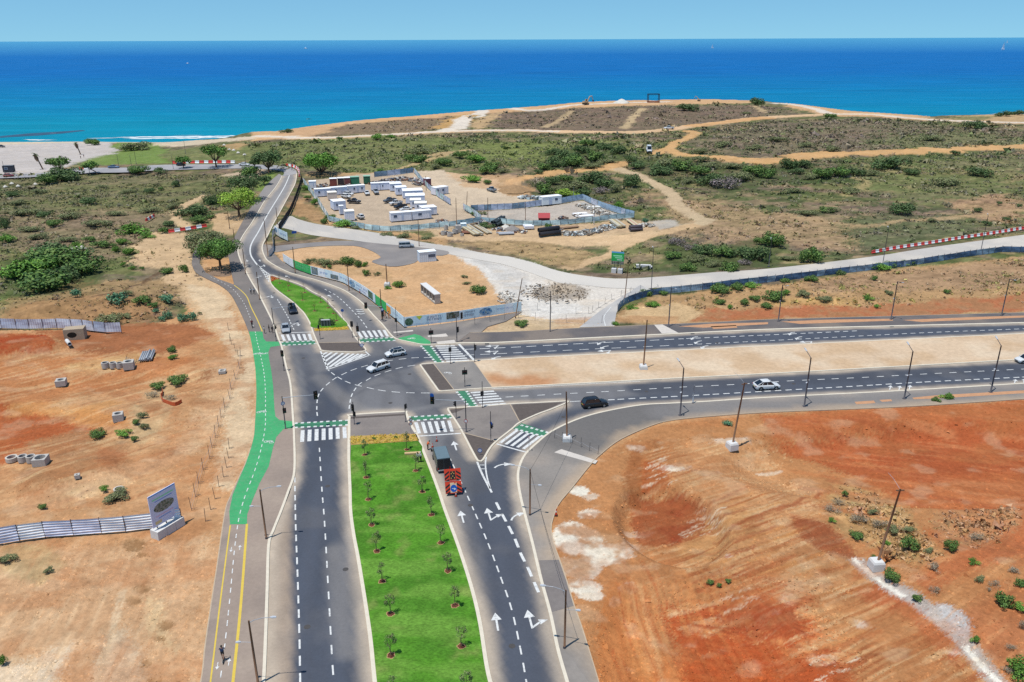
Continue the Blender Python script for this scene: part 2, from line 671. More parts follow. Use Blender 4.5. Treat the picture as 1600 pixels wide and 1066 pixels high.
NX = fbm(TX / 1.1, TY / 1.4, 131, 3)
NG = fbm(TX / 24 + 40, TY / 13, 31, 5, 0.6)


def mixc(base, col, a):
	a = np.clip(a, 0, 1)[:, None]
	return base * (1 - a) + np.asarray(col)[None, :] * a


# scrub: brown dry brush, green patches, straw
TC = np.repeat(np.asarray(C(146, 128, 100))[None, :], TX.size, 0)
TC = mixc(TC, C(168, 142, 106), sstep(0.5, 0.62, NB) * 0.8)
TC = mixc(TC, C(116, 120, 74), sstep(0.44, 0.55, NG) * 0.9)
TC = mixc(TC, C(92, 104, 60), sstep(0.52, 0.62, NM) * 0.8)
TC = mixc(TC, C(132, 112, 98), sstep(0.52, 0.64, fbm(TX / 30, TY / 11, 77, 4)) * 0.75)
TC = mixc(TC, C(188, 162, 122), sstep(0.6, 0.72, fbm(TX / 6, TY / 5, 91, 4)) * 0.55)
TC = mixc(TC, C(80, 92, 56), sstep(0.56, 0.66, fbm(TX / 5, TY / 4, 97, 4)) * 0.75)
VEG = np.ones(TX.size)


def paint(px_poly, col, a=1.0, jit=0.8, warp=6.0, veg=None, W=None, brk=0.0):
	"""lay one kind of soil inside an outline, its edge frayed"""
	P = np.array([(p[0], p[1]) for p in (W if W is not None else GX(px_poly))])
	lo, hi = P.min(0) - 12, P.max(0) + 12
	idx = np.where((TX > lo[0]) & (TX < hi[0]) & (TY > lo[1]) & (TY < hi[1]))[0]
	if not len(idx):
		return
	mk = np.zeros(len(idx))
	sc = np.clip(TY[idx] / 150, 0.6, 3)
	for k in range(3):
		mk += inside(P,TX[idx] + warp * WX[idx] * sc + jit * J[k][0][idx],TY[idx] + warp * WY[idx] * sc + jit * J[k][1][idx])
	mk = mk / 3 * a
	if brk:
		mk = mk * (1 - brk + brk * sstep(0.42, 0.56, NM[idx] * 0.35 + NF[idx] * 0.35 + NX[idx] * 0.3))
	TC[idx] = mixc(TC[idx], col, mk)
	if veg is not None:
		VEG[idx] = VEG[idx] * (1 - mk) + veg * mk


def track(px_pts, w, col, a=1.0, jit=0.5, warp=2.0, veg=0.0, w1=None):
	L = smooth_line(GX(px_pts), 3.0)
	N = normals(L)
	ww = np.linspace(w, w1 if w1 else w, len(L))[:, None] / 2
	paint(None, col, a, jit, warp, veg, W=np.vstack([L + N * ww, (L - N * ww)[::-1]]))


def blot(px, py, wpx, hpx, col, a=1.0, jit=0.5, warp=5.0, veg=None, brk=0.0):
	paint([(px + wpx / 2 * math.cos(t),py + hpx / 2 * math.sin(t)) for t in np.linspace(0,6.28,13)[:-1]],col,a,jit,warp,veg,None,brk)


def seg0(W, a, b):
	n = len(W)
	return W[int(n * a):int(n * b)] + np.array([0.8, 0])


SAND = C(219, 180, 138)
SAND_L = C(228, 198, 162)
PALE = C(232, 222, 206)
RED = C(188, 100, 58)
RED_D = C(166, 84, 52)
ORANGE = C(206, 140, 86)
STRAW = C(196, 162, 116)
RUST = C(176, 122, 82)
# --- far land
G1, G2 = C(120, 126, 78), C(134, 112, 96)
paint([(180,238),(420,220),(640,212),(760,215),(830,222),(900,232),(880,252),(820,258),(700,262),(600,268),(480,262),(400,250),(250,262),(190,258)],C(126,132,80),0.75,3,10)
paint([(740, 222), (900, 214), (1000, 222), (960, 240), (860, 250), (760, 245)], C(128, 136, 78), 0.8, 3, 10)
paint([(770,175),(900,168),(1060,166),(1180,162),(1230,170),(1180,184),(1080,196),(1000,203),(870,203),(770,198)],G2,0.75,3,8)
paint([(500,204),(540,190),(640,183),(715,178),(700,192),(670,202),(600,208),(520,210)],C(146,122,98),0.85,3,6)
paint([(1080,215),(1200,190),(1330,184),(1480,196),(1600,200),(1600,222),(1450,228),(1300,233),(1160,240),(1090,232)],C(136,118,100),0.65,3,12)
paint([(1330, 215), (1480, 205), (1600, 212), (1600, 224), (1400, 230)], C(124, 128, 84), 0.6, 3, 12)
paint([(1330, 250), (1600, 238), (1600, 300), (1450, 320), (1330, 290)], C(126, 130, 82), 0.55, 3, 14)
paint([(1320, 350), (1380, 330), (1530, 345), (1540, 365), (1400, 380), (1330, 395)], C(112, 114, 82), 0.7, 1.5, 8)
paint([(1030, 300), (1200, 330), (1320, 345), (1320, 390), (1150, 380), (1050, 360)], C(184, 152, 116), 0.7, 2, 10)
paint([(1480, 310), (1600, 300), (1600, 350), (1540, 345)], C(196, 156, 120), 0.7, 2, 10)
paint([(0, 270), (380, 268), (400, 290), (260, 330), (0, 340)], C(124, 122, 82), 0.6, 3, 12)
paint([(0, 330), (270, 330), (300, 360), (200, 400), (0, 395)], C(156, 134, 106), 0.6, 2, 12)
paint([(0, 380), (60, 395), (150, 440), (90, 460), (0, 480)], C(112, 126, 66), 0.7, 1.5, 8)
paint([(0,480),(60,440),(170,440),(300,420),(330,450),(200,500),(100,515),(0,515)],C(176,144,102),0.8,1.2,8,0.9)
paint([(20, 480), (140, 455), (250, 470), (260, 500), (120, 512), (10, 508)], C(172, 124, 84), 0.5, 1.2, 7, 0.8)
track([(142, 461), (170, 456), (200, 448), (225, 438), (247, 423)], 1.3, C(112, 86, 64), 0.85, 0.3, 1.5, 0.3)
for _t in ([(850,236),(905,226),(965,230),(975,256),(930,266),(850,268)],[(985,250),(1060,248),(1160,256),(1240,254),(1345,268),(1330,282),(1180,290),(1130,298),(1080,284),(1000,274)],[(835,284),(920,272),(970,284),(975,312),(850,312)],[(1035,384),(1120,392),(1180,368),(1232,376),(1215,412),(1150,426),(1055,428)],[(20,400),(90,388),(165,410),(150,440),(90,458),(10,460)]):
	paint(_t, C(84, 96, 58), 0.85, 0.8, 7, 1, None, 0.45)
# shoreline, bare bluffs and tracks of the headland
BLUFF = C(222, 178, 132)
WHT = C(236, 222, 204)
paint([(384,217),(430,200),(490,189),(560,183),(640,178),(740,170),(850,164),(1020,157),(1190,155),(1190,160),(1050,163),(930,167),(840,171),(740,178),(640,186),(540,194),(500,205),(440,215),(400,218)],BLUFF,0.95,1.5,5,0)
paint([(440, 204), (500, 196), (520, 205), (480, 213), (430, 212)], C(214, 172, 130), 0.9, 1.5, 4, 0)
paint([(674,200),(690,190),(715,180),(735,176),(752,172),(740,184),(728,194),(715,201)],C(208,164,104),0.9,1.5,4,0)
paint([(735, 190), (760, 180), (790, 172), (770, 186), (765, 198), (738, 202)], C(216, 180, 134), 0.8, 1.5, 4, 0)
paint([(1200,157),(1260,163),(1330,172),(1450,181),(1450,188),(1360,181),(1300,180),(1230,166)],BLUFF,0.95,1.5,4,0)
paint([(1470,188),(1500,180),(1560,178),(1620,177),(1620,190),(1540,190)],C(206,172,128),0.9,1.5,4,0.2)
paint([(1480, 181), (1560, 181), (1540, 186), (1500, 187)], C(112, 122, 74), 0.7, 1.5, 4, 1)
track([(395,212),(425,212.5),(500,214.5),(600,210),(687,205),(800,202.5),(875,205),(975,206),(1037,202),(1075,197),(1125,191),(1200,182.5),(1300,178),(1360,177.5),(1450,185.5),(1550,190),(1620,191.5)],13,C(228,190,148),1,0.8,2)
track([(395, 212), (425, 212.5), (500, 214.5), (600, 210), (687, 205), (800, 202.5), (875, 205)], 7, WHT, 0.9, 0.8, 2)
track([(1075, 197), (1125, 191), (1200, 182.5)], 12, C(220, 170, 116), 0.9, 0.8, 2)
track([(687, 205), (714, 199), (722, 192), (722, 187), (735, 180), (752, 174), (775, 169)], 11, WHT, 1, 0.8, 2)
track([(575, 182), (700, 174), (800, 168.5), (900, 163.5), (1050, 158.5)], 9, WHT, 0.95, 0.8, 2)
track([(1200, 160), (1237, 162.5), (1275, 170), (1300, 177), (1360, 178)], 9, WHT, 0.95, 0.8, 2)
track([(1360, 178), (1450, 186), (1550, 190), (1620, 191.5)], 8, WHT, 0.9, 0.8, 2)
track([(895, 172), (875, 186), (850, 198)], 5, C(206, 178, 136), 0.8, 0.8, 2)
track([(1005, 168), (990, 183), (975, 200)], 6, C(214, 186, 142), 0.8, 0.8, 2)
track([(1180, 164), (1195, 175)], 5, C(206, 178, 136), 0.8, 0.8, 2)
OCH = C(218, 172, 118)
track([(1112,242),(1150,249),(1200,250),(1240,245),(1275,240.5),(1375,237),(1450,234),(1620,226)],13,OCH,1,0.8,4)
track([(1025, 239), (1050, 226), (1072, 215), (1085, 207), (1075, 203)], 7, OCH, 1, 0.6, 2)
track([(1045, 231), (1067, 240), (1112, 243)], 7, OCH, 1, 0.6, 2)
track([(800, 283), (862, 270), (912, 265), (950, 262), (965, 262)], 8, OCH, 0.95, 0.6, 3)
track([(950, 263), (970, 251)], 9, OCH, 0.95, 0.6, 3)
track([(960,262),(980,267),(1007,277),(1037,292),(1050,305),(1062,320),(1087,335),(1102,342)],6,C(208,182,146),1,0.5,2)
paint([(1085,333),(1105,337),(1118,342),(1108,350),(1080,356),(1050,358),(1060,350),(1085,346)],C(206,182,146),1,0.5,3,0)
track([(1090,350),(1050,359),(1012,368),(975,382),(950,398),(912,411),(882,421)],6,C(214,180,138),1,0.4,2,0,5)
paint([(660,370),(720,362),(840,360),(900,368),(960,366),(1040,358),(1012,372),(960,382),(900,384),(820,376),(740,376)],C(222,188,146),1,0.6,4,0)
paint([(700, 376), (830, 376), (930, 392), (900, 420), (860, 414), (800, 396)], C(184, 154, 112), 0.9, 0.8, 4, 0.8)
track([(322, 303), (295, 315), (276, 329), (279, 345), (296, 354)], 4, C(216, 184, 142), 1, 0.4, 2)
track([(1210, 330), (1330, 350), (1420, 344), (1520, 336), (1600, 325)], 4, C(196, 164, 122), 0.7, 0.8, 4)
track([(1330, 275), (1360, 285), (1320, 305)], 4, C(186, 164, 116), 0.7, 0.8, 4)
track([(640, 245), (700, 238), (740, 232)], 5, C(206, 174, 130), 0.8, 0.6, 3)
track([(480, 272), (560, 272), (640, 268)], 7, C(206, 168, 122), 0.8, 0.6, 4)
track([(600, 268), (650, 254), (700, 240)], 4, C(208, 176, 130), 0.8, 0.6, 3)
# verges along the old road, site yards
paint([(455,331),(500,348),(560,357),(640,372),(700,384),(700,372),(640,362),(590,358),(520,345),(490,330),(475,305)],C(206,164,118),0.9,0.6,3,0.6)
paint([(468, 310), (492, 318), (512, 342), (495, 345), (460, 333), (452, 322)], C(178, 142, 102), 0.8, 0.6, 3, 0.6)
YARD = C(202, 180, 154)
paint([(476,282),(560,272),(646,266),(662,286),(705,320),(726,327),(752,344),(700,356),(640,360),(592,360),(515,344),(495,312)],YARD,1,0.4,1.5,0)
paint([(640,268),(690,264),(760,278),(830,300),(845,316),(780,326),(735,328),(706,322),(664,288)],C(218,196,168),1,0.5,3,0)
paint([(700, 268), (790, 272), (820, 284), (760, 296), (720, 290)], C(214, 172, 128), 0.7, 0.8, 5, 0)
paint([(785, 284), (830, 290), (835, 305), (790, 306), (775, 296)], C(188, 150, 108), 0.9, 0.8, 4, 0.6)
paint([(736,331),(846,321),(911,312),(991,339),(912,346),(820,350),(752,345)],C(198,186,172),1,0.4,1.5,0)
paint([(660,358),(820,352),(912,348),(991,342),(1030,345),(1040,358),(960,366),(820,370),(700,372)],C(212,180,142),0.9,0.6,3,0.2)
paint([(1020, 345), (1050, 342), (1060, 352), (1030, 358)], C(196, 186, 172), 0.9, 0.6, 3, 0)
# triangle of bare sand behind the printed hoarding, and the pale crossing of the old road
paint([(425,395),(480,386),(545,383),(640,386),(700,392),(745,410),(790,470),(815,490),(720,505),(632,512),(594,482),(540,446),(480,428),(445,410)],C(220,178,134),1,0.4,2,0)
paint([(600,420),(700,410),(740,430),(780,480),(720,500),(640,506),(600,480)],C(216,172,126),0.8,0.6,4,0)
paint([(440, 386), (540, 378), (560, 384), (480, 390)], C(214, 178, 138), 1, 0.4, 2, 0)
paint([(470, 400), (560, 402), (600, 420), (620, 440), (560, 430), (500, 420)], C(192, 156, 112), 0.6, 0.5, 3, 0.5)
paint([(636,384),(690,382),(770,397),(838,412),(870,424),(950,437),(1005,440),(985,462),(960,480),(948,504),(860,512),(815,500),(812,488),(790,470),(765,440),(740,412),(700,396)],C(230,220,206),1,0.4,2,0)
paint([(690,386),(760,400),(830,440),(900,470),(900,490),(830,488),(790,460),(740,415)],C(238,232,222),0.7,0.7,4,0)
paint([(835, 445), (880, 441), (920, 452), (910, 464), (850, 466), (825, 458)], C(150, 136, 120), 0.75, 0.6, 4, 0)
paint([(850, 444), (905, 446), (890, 458), (860, 458)], C(206, 186, 160), 0.6, 0.8, 4, 0)
paint([(740, 400), (790, 412), (830, 430), (815, 470), (780, 440)], C(206, 200, 192), 0.6, 0.6, 3, 0)
paint([(720,508),(815,492),(880,498),(965,500),(965,512),(800,520),(735,521)],C(214,186,148),0.95,0.4,2,0.2)
# bank along the upper carriageway
paint([(962,505),(966,488),(1020,464),(1200,444),(1420,418),(1600,398),(1760,385),(1760,484),(1600,489),(1400,495),(1200,501),(1030,508)],C(192,154,110),1,0.5,2,0.5)
paint([(1250, 440), (1420, 420), (1620, 400), (1620, 445), (1450, 450), (1300, 452)], C(170, 138, 108), 0.7, 1, 5, 0.8)
paint([(966, 500), (985, 480), (1060, 470), (1100, 490), (1060, 506)], C(220, 186, 140), 0.9, 0.5, 3, 0)
paint([(1080,500),(1110,482),(1180,480),(1260,474),(1330,476),(1440,472),(1520,462),(1620,455),(1620,488),(1400,495),(1200,501)],C(182,112,76),0.95,0.5,6,0,None,0.45)
paint([(1180, 470), (1260, 462), (1350, 464), (1330, 475), (1220, 480)], C(206, 166, 106), 0.6, 0.6, 4, 0.6)
# sandy ground west of the cycle track
paint(None,C(222,182,138),1,0.1,0,0,W=np.vstack([seg0(W_PW,0,0.8),world_line([(330,470),(350,560),(350,660),(320,780),(270,1130)],6)]))
paint([(-60,515),(120,514),(230,508),(290,490),(305,440),(340,450),(372,488),(392,540),(400,600),(398,690),(352,800),(314,1066),(250,1250),(200,1600),(-500,1600),(-200,515)],C(208,158,112),1,0.4,2,0.05)
paint([(230,362),(300,365),(302,410),(330,445),(370,490),(390,540),(335,520),(300,470),(250,420),(210,410),(205,390)],C(218,184,142),0.95,0.8,5,0.2)
paint([(290,440),(340,450),(370,490),(390,540),(398,600),(396,690),(360,770),(330,760),(350,660),(360,580),(340,500)],C(228,200,162),0.9,0.5,4,0)
paint([(60, 515), (200, 505), (300, 500), (340, 520), (260, 545), (120, 550)], C(164, 102, 66), 0.9, 0.6, 5, 0.2)
paint([(0, 520), (70, 521), (88, 535), (82, 550), (20, 553), (-40, 552), (-40, 520)], C(176, 82, 46), 1, 0.3, 2, 0)
paint([(-40,552),(90,556),(200,545),(300,560),(250,590),(150,610),(60,640),(-40,650)],C(198,132,84),0.9,0.8,6,0)
paint([(-40, 625), (60, 640), (150, 670), (120, 712), (60, 722), (-40, 722)], C(182, 96, 54), 0.95, 0.5, 5, 0)
paint([(120, 635), (180, 645), (200, 660), (150, 668), (110, 660)], C(214, 146, 84), 0.8, 0.5, 4, 0)
paint([(40,690),(120,670),(200,690),(180,730),(130,765),(50,790),(30,770)],C(178,132,92),0.85,0.5,4,0.1)
paint([(150, 695), (200, 705), (180, 735), (150, 720)], C(172, 104, 66), 0.6, 0.4, 4, 0)
paint([(170, 545), (260, 545), (240, 560), (170, 572)], C(170, 112, 74), 0.7, 0.4, 4, 0)
paint([(100, 568), (220, 545), (250, 550), (160, 580), (110, 584)], C(228, 190, 132), 0.7, 0.4, 4, 0)
paint([(320, 575), (345, 563), (372, 566), (375, 584), (340, 592), (305, 594)], C(166, 112, 76), 0.85, 0.4, 3, 0)
paint([(205, 625), (235, 600), (275, 595), (270, 640), (230, 690), (200, 690)], C(206, 178, 134), 0.7, 0.5, 4, 0.5)
track([(20, 790), (120, 770), (220, 730), (300, 690), (340, 620), (352, 560)], 5, C(226, 184, 140), 0.7, 0.5, 3)
track([(0, 795), (100, 778), (200, 745), (280, 700)], 1.0, C(196, 160, 124), 0.7, 0.3, 2)
track([(10, 640), (60, 636), (130, 640), (180, 625)], 4, C(222, 160, 96), 0.6, 0.5, 3)
track([(0, 590), (120, 582), (250, 570)], 3, C(190, 128, 88), 0.5, 0.5, 3)
track([(120, 600), (200, 615), (240, 640)], 3, C(188, 120, 78), 0.5, 0.5, 3)
paint([(-200,860),(120,850),(300,840),(345,850),(310,1080),(200,1600),(-400,1600)],C(218,176,134),0.8,0.8,6,0)
paint([(0, 850), (80, 850), (95, 880), (60, 910), (0, 890)], C(190, 168, 120), 0.6, 0.4, 3, 0.6)
paint([(-40, 1040), (50, 1030), (110, 1000), (95, 1066), (60, 1120), (-60, 1120)], C(236, 214, 184), 0.85, 0.5, 4, 0)
paint([(160, 990), (190, 975), (225, 1010), (215, 1120), (140, 1120)], C(226, 200, 166), 0.8, 0.5, 3, 0)
track([(190, 920), (178, 970), (165, 1020), (150, 1070)], 0.8, C(232, 204, 166), 0.8, 0.2, 1)
paint([(225, 930), (262, 935), (262, 970), (280, 1020), (255, 1000), (232, 975)], C(228, 196, 150), 0.8, 0.4, 3, 0)
for bx,by,bw,bh in ((208,848,36,22),(222,864,18,8),(222,918,26,14),(208,936,26,14),(262,972,24,16),(251,992,22,8),(228,1030,18,14),(240,1060,26,12)):
	blot(bx, by, bw, bh, C(164, 124, 84), 0.8, 0.15, 1.5, 0.6)
# earthworks south-east of the junction
paint(None,C(208,160,112),1,0.1,0,0,W=np.vstack([W_KSE,world_line([(1760,640),(1400,665),(1200,680),(1050,720),(960,800),(960,900),(990,1130)],6)]))
paint([(866,805),(872,790),(937,712),(1020,666),(1200,646),(1600,625),(1900,610),(2300,1600),(1050,1600),(960,1250),(935,1066),(897,947),(865,850)],C(196,138,90),1,0.3,1,0.02)
paint([(1190,650),(1350,640),(1760,614),(1760,650),(1500,660),(1330,670),(1200,685)],C(188,108,64),0.9,0.4,4,0)
paint([(1200,690),(1330,672),(1600,650),(1800,640),(1800,760),(1600,790),(1480,800),(1350,740),(1240,715)],C(186,102,60),0.95,0.6,6,0)
paint([(1280, 690), (1500, 672), (1700, 680), (1700, 720), (1480, 735), (1330, 712)], C(182, 94, 56), 0.7, 0.8, 7, 0)
paint([(1400, 750), (1700, 740), (1800, 820), (1600, 850), (1480, 810)], C(190, 116, 72), 0.8, 0.8, 6, 0)
paint([(985, 690), (1030, 690), (1060, 740), (1010, 770), (990, 800), (975, 760)], C(178, 120, 76), 0.8, 0.4, 3, 0.2)
paint([(990,765),(1060,775),(1105,790),(1110,830),(1040,850),(1000,846),(985,810)],C(168,84,52),0.95,0.3,3,0)
paint([(1000, 710), (1045, 720), (1050, 760), (1000, 760)], C(192, 120, 70), 0.8, 0.3, 3, 0)
paint([(1060,690),(1200,700),(1290,800),(1330,900),(1200,930),(1080,880),(1100,800),(1040,740)],C(208,154,106),0.8,0.6,6,0.1)
paint([(1100, 810), (1180, 790), (1200, 830), (1130, 860), (1050, 870)], C(204, 150, 96), 0.7, 0.4, 5, 0)
paint([(950, 900), (985, 905), (1010, 960), (1060, 1120), (955, 1120), (930, 980)], C(204, 130, 76), 0.9, 0.4, 4, 0)
paint([(1040,950),(1130,930),(1200,910),(1270,960),(1330,1060),(1350,1140),(1080,1140),(1060,1020)],C(188,94,52),0.95,0.5,5,0)
paint([(1150, 920), (1260, 900), (1280, 940), (1200, 960)], C(184, 96, 60), 0.7, 0.4, 4, 0)
paint([(1000, 1020), (1200, 1040), (1320, 1140), (1000, 1140)], C(206, 120, 62), 0.6, 0.8, 5, 0)
paint([(1240, 800), (1300, 815), (1340, 870), (1290, 860), (1250, 830)], C(180, 108, 70), 0.85, 0.3, 3, 0)
paint([(1340, 890), (1440, 950), (1500, 980), (1490, 1040), (1400, 960), (1330, 920)], C(186, 100, 62), 0.75, 0.4, 4, 0)
paint([(1440,830),(1600,800),(1760,800),(1760,860),(1560,870),(1450,930),(1420,900),(1500,860)],C(190,112,70),0.85,0.5,4,0)
paint([(1500,960),(1600,900),(1760,900),(1760,1140),(1580,1060),(1520,1000)],C(192,122,80),0.85,0.5,4,0.1)
paint([(1285,770),(1330,750),(1400,780),(1440,820),(1480,860),(1440,880),(1380,860),(1310,820)],C(196,160,108),0.75,0.5,4,0.8)
paint([(1460, 800), (1560, 790), (1600, 810), (1540, 850), (1480, 850)], C(192, 150, 106), 0.6, 0.5, 4, 0.7)
for bx,by,bw,bh,aa in ((905,762,24,12,1),(925,770,18,10,0.6),(890,845,36,26,1),(915,835,60,34,0.9),(945,860,60,24,0.95),(905,880,50,30,0.9),(905,912,46,26,0.9),(918,930,30,20,0.8),(930,800,26,14,0.8),
(1055,725,40,12,0.9),(1105,735,30,10,0.5),(975,910,26,16,0.7),(960,942,16,26,0.4),(1137,866,12,5,0.9),(1000,830,40,8,0.6),(985,850,50,8,0.5),(1360,975,20,12,0.6),
(1460,972,18,12,0.9),(1480,1010,36,10,0.6),(1300,1040,30,14,0.6),(1230,930,14,20,0.5),(1210,960,14,10,0.5),(1205,740,40,6,0.5),(1150,690,50,10,0.5),(990,695,30,8,0.5)):
	blot(bx, by, bw * 1.25, bh * 1.2, C(240, 230, 210), aa, 0.15, 8, 0, 0.8)
# combed grading marks: narrow streaks that follow the cut
_rr = random.Random(3)
for k in range(170):
	x0, y0 = _rr.uniform(1040, 1330), _rr.uniform(780, 1060)
	if y0 < 840 and x0 > 1230:
		continue
	ln = _rr.uniform(30, 90)
	sl = -0.38 + _rr.uniform(-0.08, 0.08)
	cc = _rr.choice([C(222, 170, 116), C(180, 104, 62), C(212, 150, 92), C(232, 194, 146), C(170, 92, 58)])
	track([(x0,y0),(x0 + ln * 0.5,y0 + sl * ln * 0.5 + _rr.uniform(-2,2)),(x0 + ln,y0 + sl * ln)],_rr.uniform(0.25,0.7),cc,_rr.uniform(0.3,0.75),0.12,0.8)
for k in range(60):
	x0, y0 = _rr.uniform(1080, 1200), _rr.uniform(960, 1100)
	ln = _rr.uniform(25, 60)
	track([(x0,y0),(x0 + ln * 0.5,y0 + 3),(x0 + ln,y0 + 10)],0.2,_rr.choice([C(222,140,80),C(168,84,48)]),0.55,0.1,0.5)
for k in range(50):
	x0, y0 = _rr.uniform(1220, 1560), _rr.uniform(690, 790)
	ln = _rr.uniform(60, 180)
	track([(x0,y0),(x0 + ln * 0.5,y0 + 0.16 * ln * 0.5),(x0 + ln,y0 + 0.17 * ln)],_rr.uniform(0.4,1.2),_rr.choice([C(212,136,88),C(174,92,58),C(206,126,76)]),0.4,0.2,1)
for k in range(26):
	x0, y0 = _rr.uniform(950, 1010), _rr.uniform(880, 960)
	track([(x0,y0),(x0 + 14,y0 + 50),(x0 + 34,y0 + 130)],_rr.uniform(0.3,0.9),_rr.choice([C(220,150,92),C(186,112,64),C(230,176,120)]),0.45,0.15,0.8)
for k in range(46):
	x0, y0 = _rr.uniform(0, 300), _rr.uniform(555, 790)
	ln = _rr.uniform(40, 130)
	track([(x0,y0),(x0 + ln * 0.5,y0 - 0.1 * ln),(x0 + ln,y0 - 0.26 * ln)],_rr.uniform(0.3,0.9),_rr.choice([C(226,184,136),C(186,124,82),C(208,152,104),C(232,200,154)]),0.4,0.2,1.5)
for k in range(46):
	x0, y0 = _rr.uniform(20, 300), _rr.uniform(850, 1050)
	ln = _rr.uniform(30, 90)
	track([(x0,y0),(x0 + ln * 0.4,y0 - 0.4 * ln),(x0 + ln * 0.8,y0 - 1.1 * ln)],_rr.uniform(0.3,0.8),_rr.choice([C(226,184,140),C(198,148,106),C(208,158,112)]),0.35,0.2,1.5)
# gully of the concrete channel
track([(1340,872),(1390,912),(1425,930),(1470,965),(1500,990),(1515,1010),(1560,1066),(1600,1110)],2.2,C(196,190,182),0.85,0.25,1.2)
paint([(1462,940),(1490,944),(1515,960),(1520,985),(1505,995),(1480,970)],C(206,202,198),0.95,0.25,2,0)
# beach car park and lawn by the shore
paint([(-40,226),(40,222),(170,220),(180,232),(186,237),(130,250),(100,262),(60,272),(-60,272)],C(206,196,188),1,1,2,0)
paint([(-60, 222), (180, 217), (400, 213), (400, 217), (180, 222), (-60, 227)], C(226, 206, 178), 0.9, 1.5, 3, 0)
paint([(172,228),(190,222),(235,222),(260,232),(250,246),(270,254),(130,256),(122,254),(150,244),(186,237)],C(124,146,74),0.95,1.5,4,0.5)
paint([(200, 226), (230, 225), (235, 234), (205, 236)], C(112, 132, 66), 0.7, 1.5, 4, 0.5)
paint([(330, 228), (370, 222), (395, 224), (370, 232)], C(206, 164, 118), 0.7, 1.5, 4, 0.3)
paint([(368, 268), (400, 262), (420, 268), (380, 280), (345, 272)], C(212, 186, 158), 0.9, 0.8, 2, 0)
paint([(405, 278), (425, 268), (432, 272), (412, 300), (402, 296)], C(126, 146, 72), 0.9, 0.6, 1.5, 0.5)
paint([(342, 330), (382, 338), (388, 346), (372, 366), (340, 362), (330, 345)], C(214, 178, 136), 0.9, 0.5, 3, 0)
paint([(312, 400), (360, 402), (378, 430), (372, 446), (342, 438), (318, 424)], C(216, 166, 116), 0.95, 0.3, 1, 0)

DISP = np.zeros(TX.size)


# combed texture of the graded ground: long across the slope, narrow along it
def comb(px_poly, a_px, b_px, c_lo, c_hi, amt, ln=9.0, wd=0.55, seed=1):
	P = np.array([(p[0], p[1]) for p in GX(px_poly)])
	idx = np.where((TX > P[:, 0].min()) & (TX < P[:, 0].max()) & (TY > P[:, 1].min()) & (TY < P[:, 1].max()))[0]
	x, y = TX[idx] + 3 * WX[idx], TY[idx] + 3 * WY[idx]
	idx = idx[inside(P, x + 1.5 * J[0][0][idx], y + 1.5 * J[0][1][idx])]
	A, B = G(*a_px), G(*b_px)
	t = math.atan2(B[1] - A[1], B[0] - A[0])
	x, y = TX[idx], TY[idx]
	bend = 0.9 * (fbm(x / 14, y / 14, 40 + seed, 2) - 0.5)
	u, v = x * math.cos(t) + y * math.sin(t), -x * math.sin(t) + y * math.cos(t) + bend
	n = fbm(u / ln, v / wd, seed, 4, 0.6)
	big = fbm(x / 7, y / 7, seed + 9, 3)
	DISP[idx] -= 0.42 * amt * np.abs(n - 0.5) * 2 * sstep(0.3, 0.6, big)
	TC[idx] = mixc(TC[idx], c_hi, sstep(0.52, 0.72, n) * amt * sstep(0.25, 0.55, big))
	TC[idx] = mixc(TC[idx], c_lo, (1 - sstep(0.28, 0.48, n)) * amt * sstep(0.3, 0.6, 1 - big))


comb([(985,690),(1200,690),(1340,880),(1500,1000),(1640,1140),(1250,1140),(1180,980),(1010,900),(975,780)],(1080,900),(1180,860),C(166,92,54),C(224,184,136),0.7,7,0.42,3)
comb([(940,880),(1080,880),(1250,960),(1350,1140),(960,1140)],(990,920),(1030,1040),C(180,88,48),C(218,146,88),0.55,9,0.4,5)
comb([(1060,900),(1260,890),(1420,1140),(1060,1140)],(1100,1030),(1170,1040),C(176,82,48),C(222,142,88),0.65,6,0.35,7)
comb([(1180,650),(1640,620),(1640,800),(1500,820),(1330,740)],(1300,700),(1450,715),C(170,88,54),C(216,146,98),0.5,14,0.9,9)
comb([(-40,540),(300,540),(340,620),(250,780),(-40,800)],(60,650),(200,610),C(176,112,72),C(232,196,146),0.5,11,0.9,11)
comb([(-60,850),(300,850),(340,830),(300,1140),(-60,1140)],(150,1000),(200,900),C(196,146,104),C(234,200,158),0.45,8,0.9,13)
comb([(1440,830),(1700,800),(1700,1140),(1580,1060),(1430,940)],(1500,900),(1580,850),C(178,104,66),C(222,164,112),0.5,7,0.6,15)
paint([(992,768),(1060,772),(1104,790),(1108,828),(1060,842),(1040,850),(1002,848),(988,815)],C(152,72,44),0.8,0.3,4,0,None,0.25)
paint([(984,700),(1000,700),(1006,760),(1000,800),(988,790),(978,740)],C(166,104,62),0.8,0.3,3,0,None,0.3)  # bank face left of the cutting, its shade put into the soil colour
paint([(1005, 715), (1040, 722), (1046, 758), (1006, 764)], C(176, 92, 50), 0.7, 0.3, 3, 0, None, 0.3)
paint([(1120,950),(1180,930),(1240,945),(1270,1000),(1200,990),(1130,985)],C(166,78,46),0.75,0.4,5,0,None,0.3)
paint([(1060, 985), (1200, 1000), (1290, 1050), (1300, 1140), (1080, 1140)], C(180, 84, 44), 0.65, 0.4, 5, 0, None, 0.3)
paint([(1245, 805), (1300, 815), (1345, 875), (1290, 862), (1255, 835)], C(158, 86, 54), 0.75, 0.3, 3, 0, None, 0.2)
for _k, (x0, y0, x1, y1) in enumerate(((1335, 869, 1412, 930), (1505, 1005, 1575, 1075))):
	track([(x0, y0), (x0 + (x1 - x0) * 0.5, y0 + (y1 - y0) * 0.5 + 3), (x1, y1)], 0.75, C(244, 236, 220), 1, 0.1, 1.2)
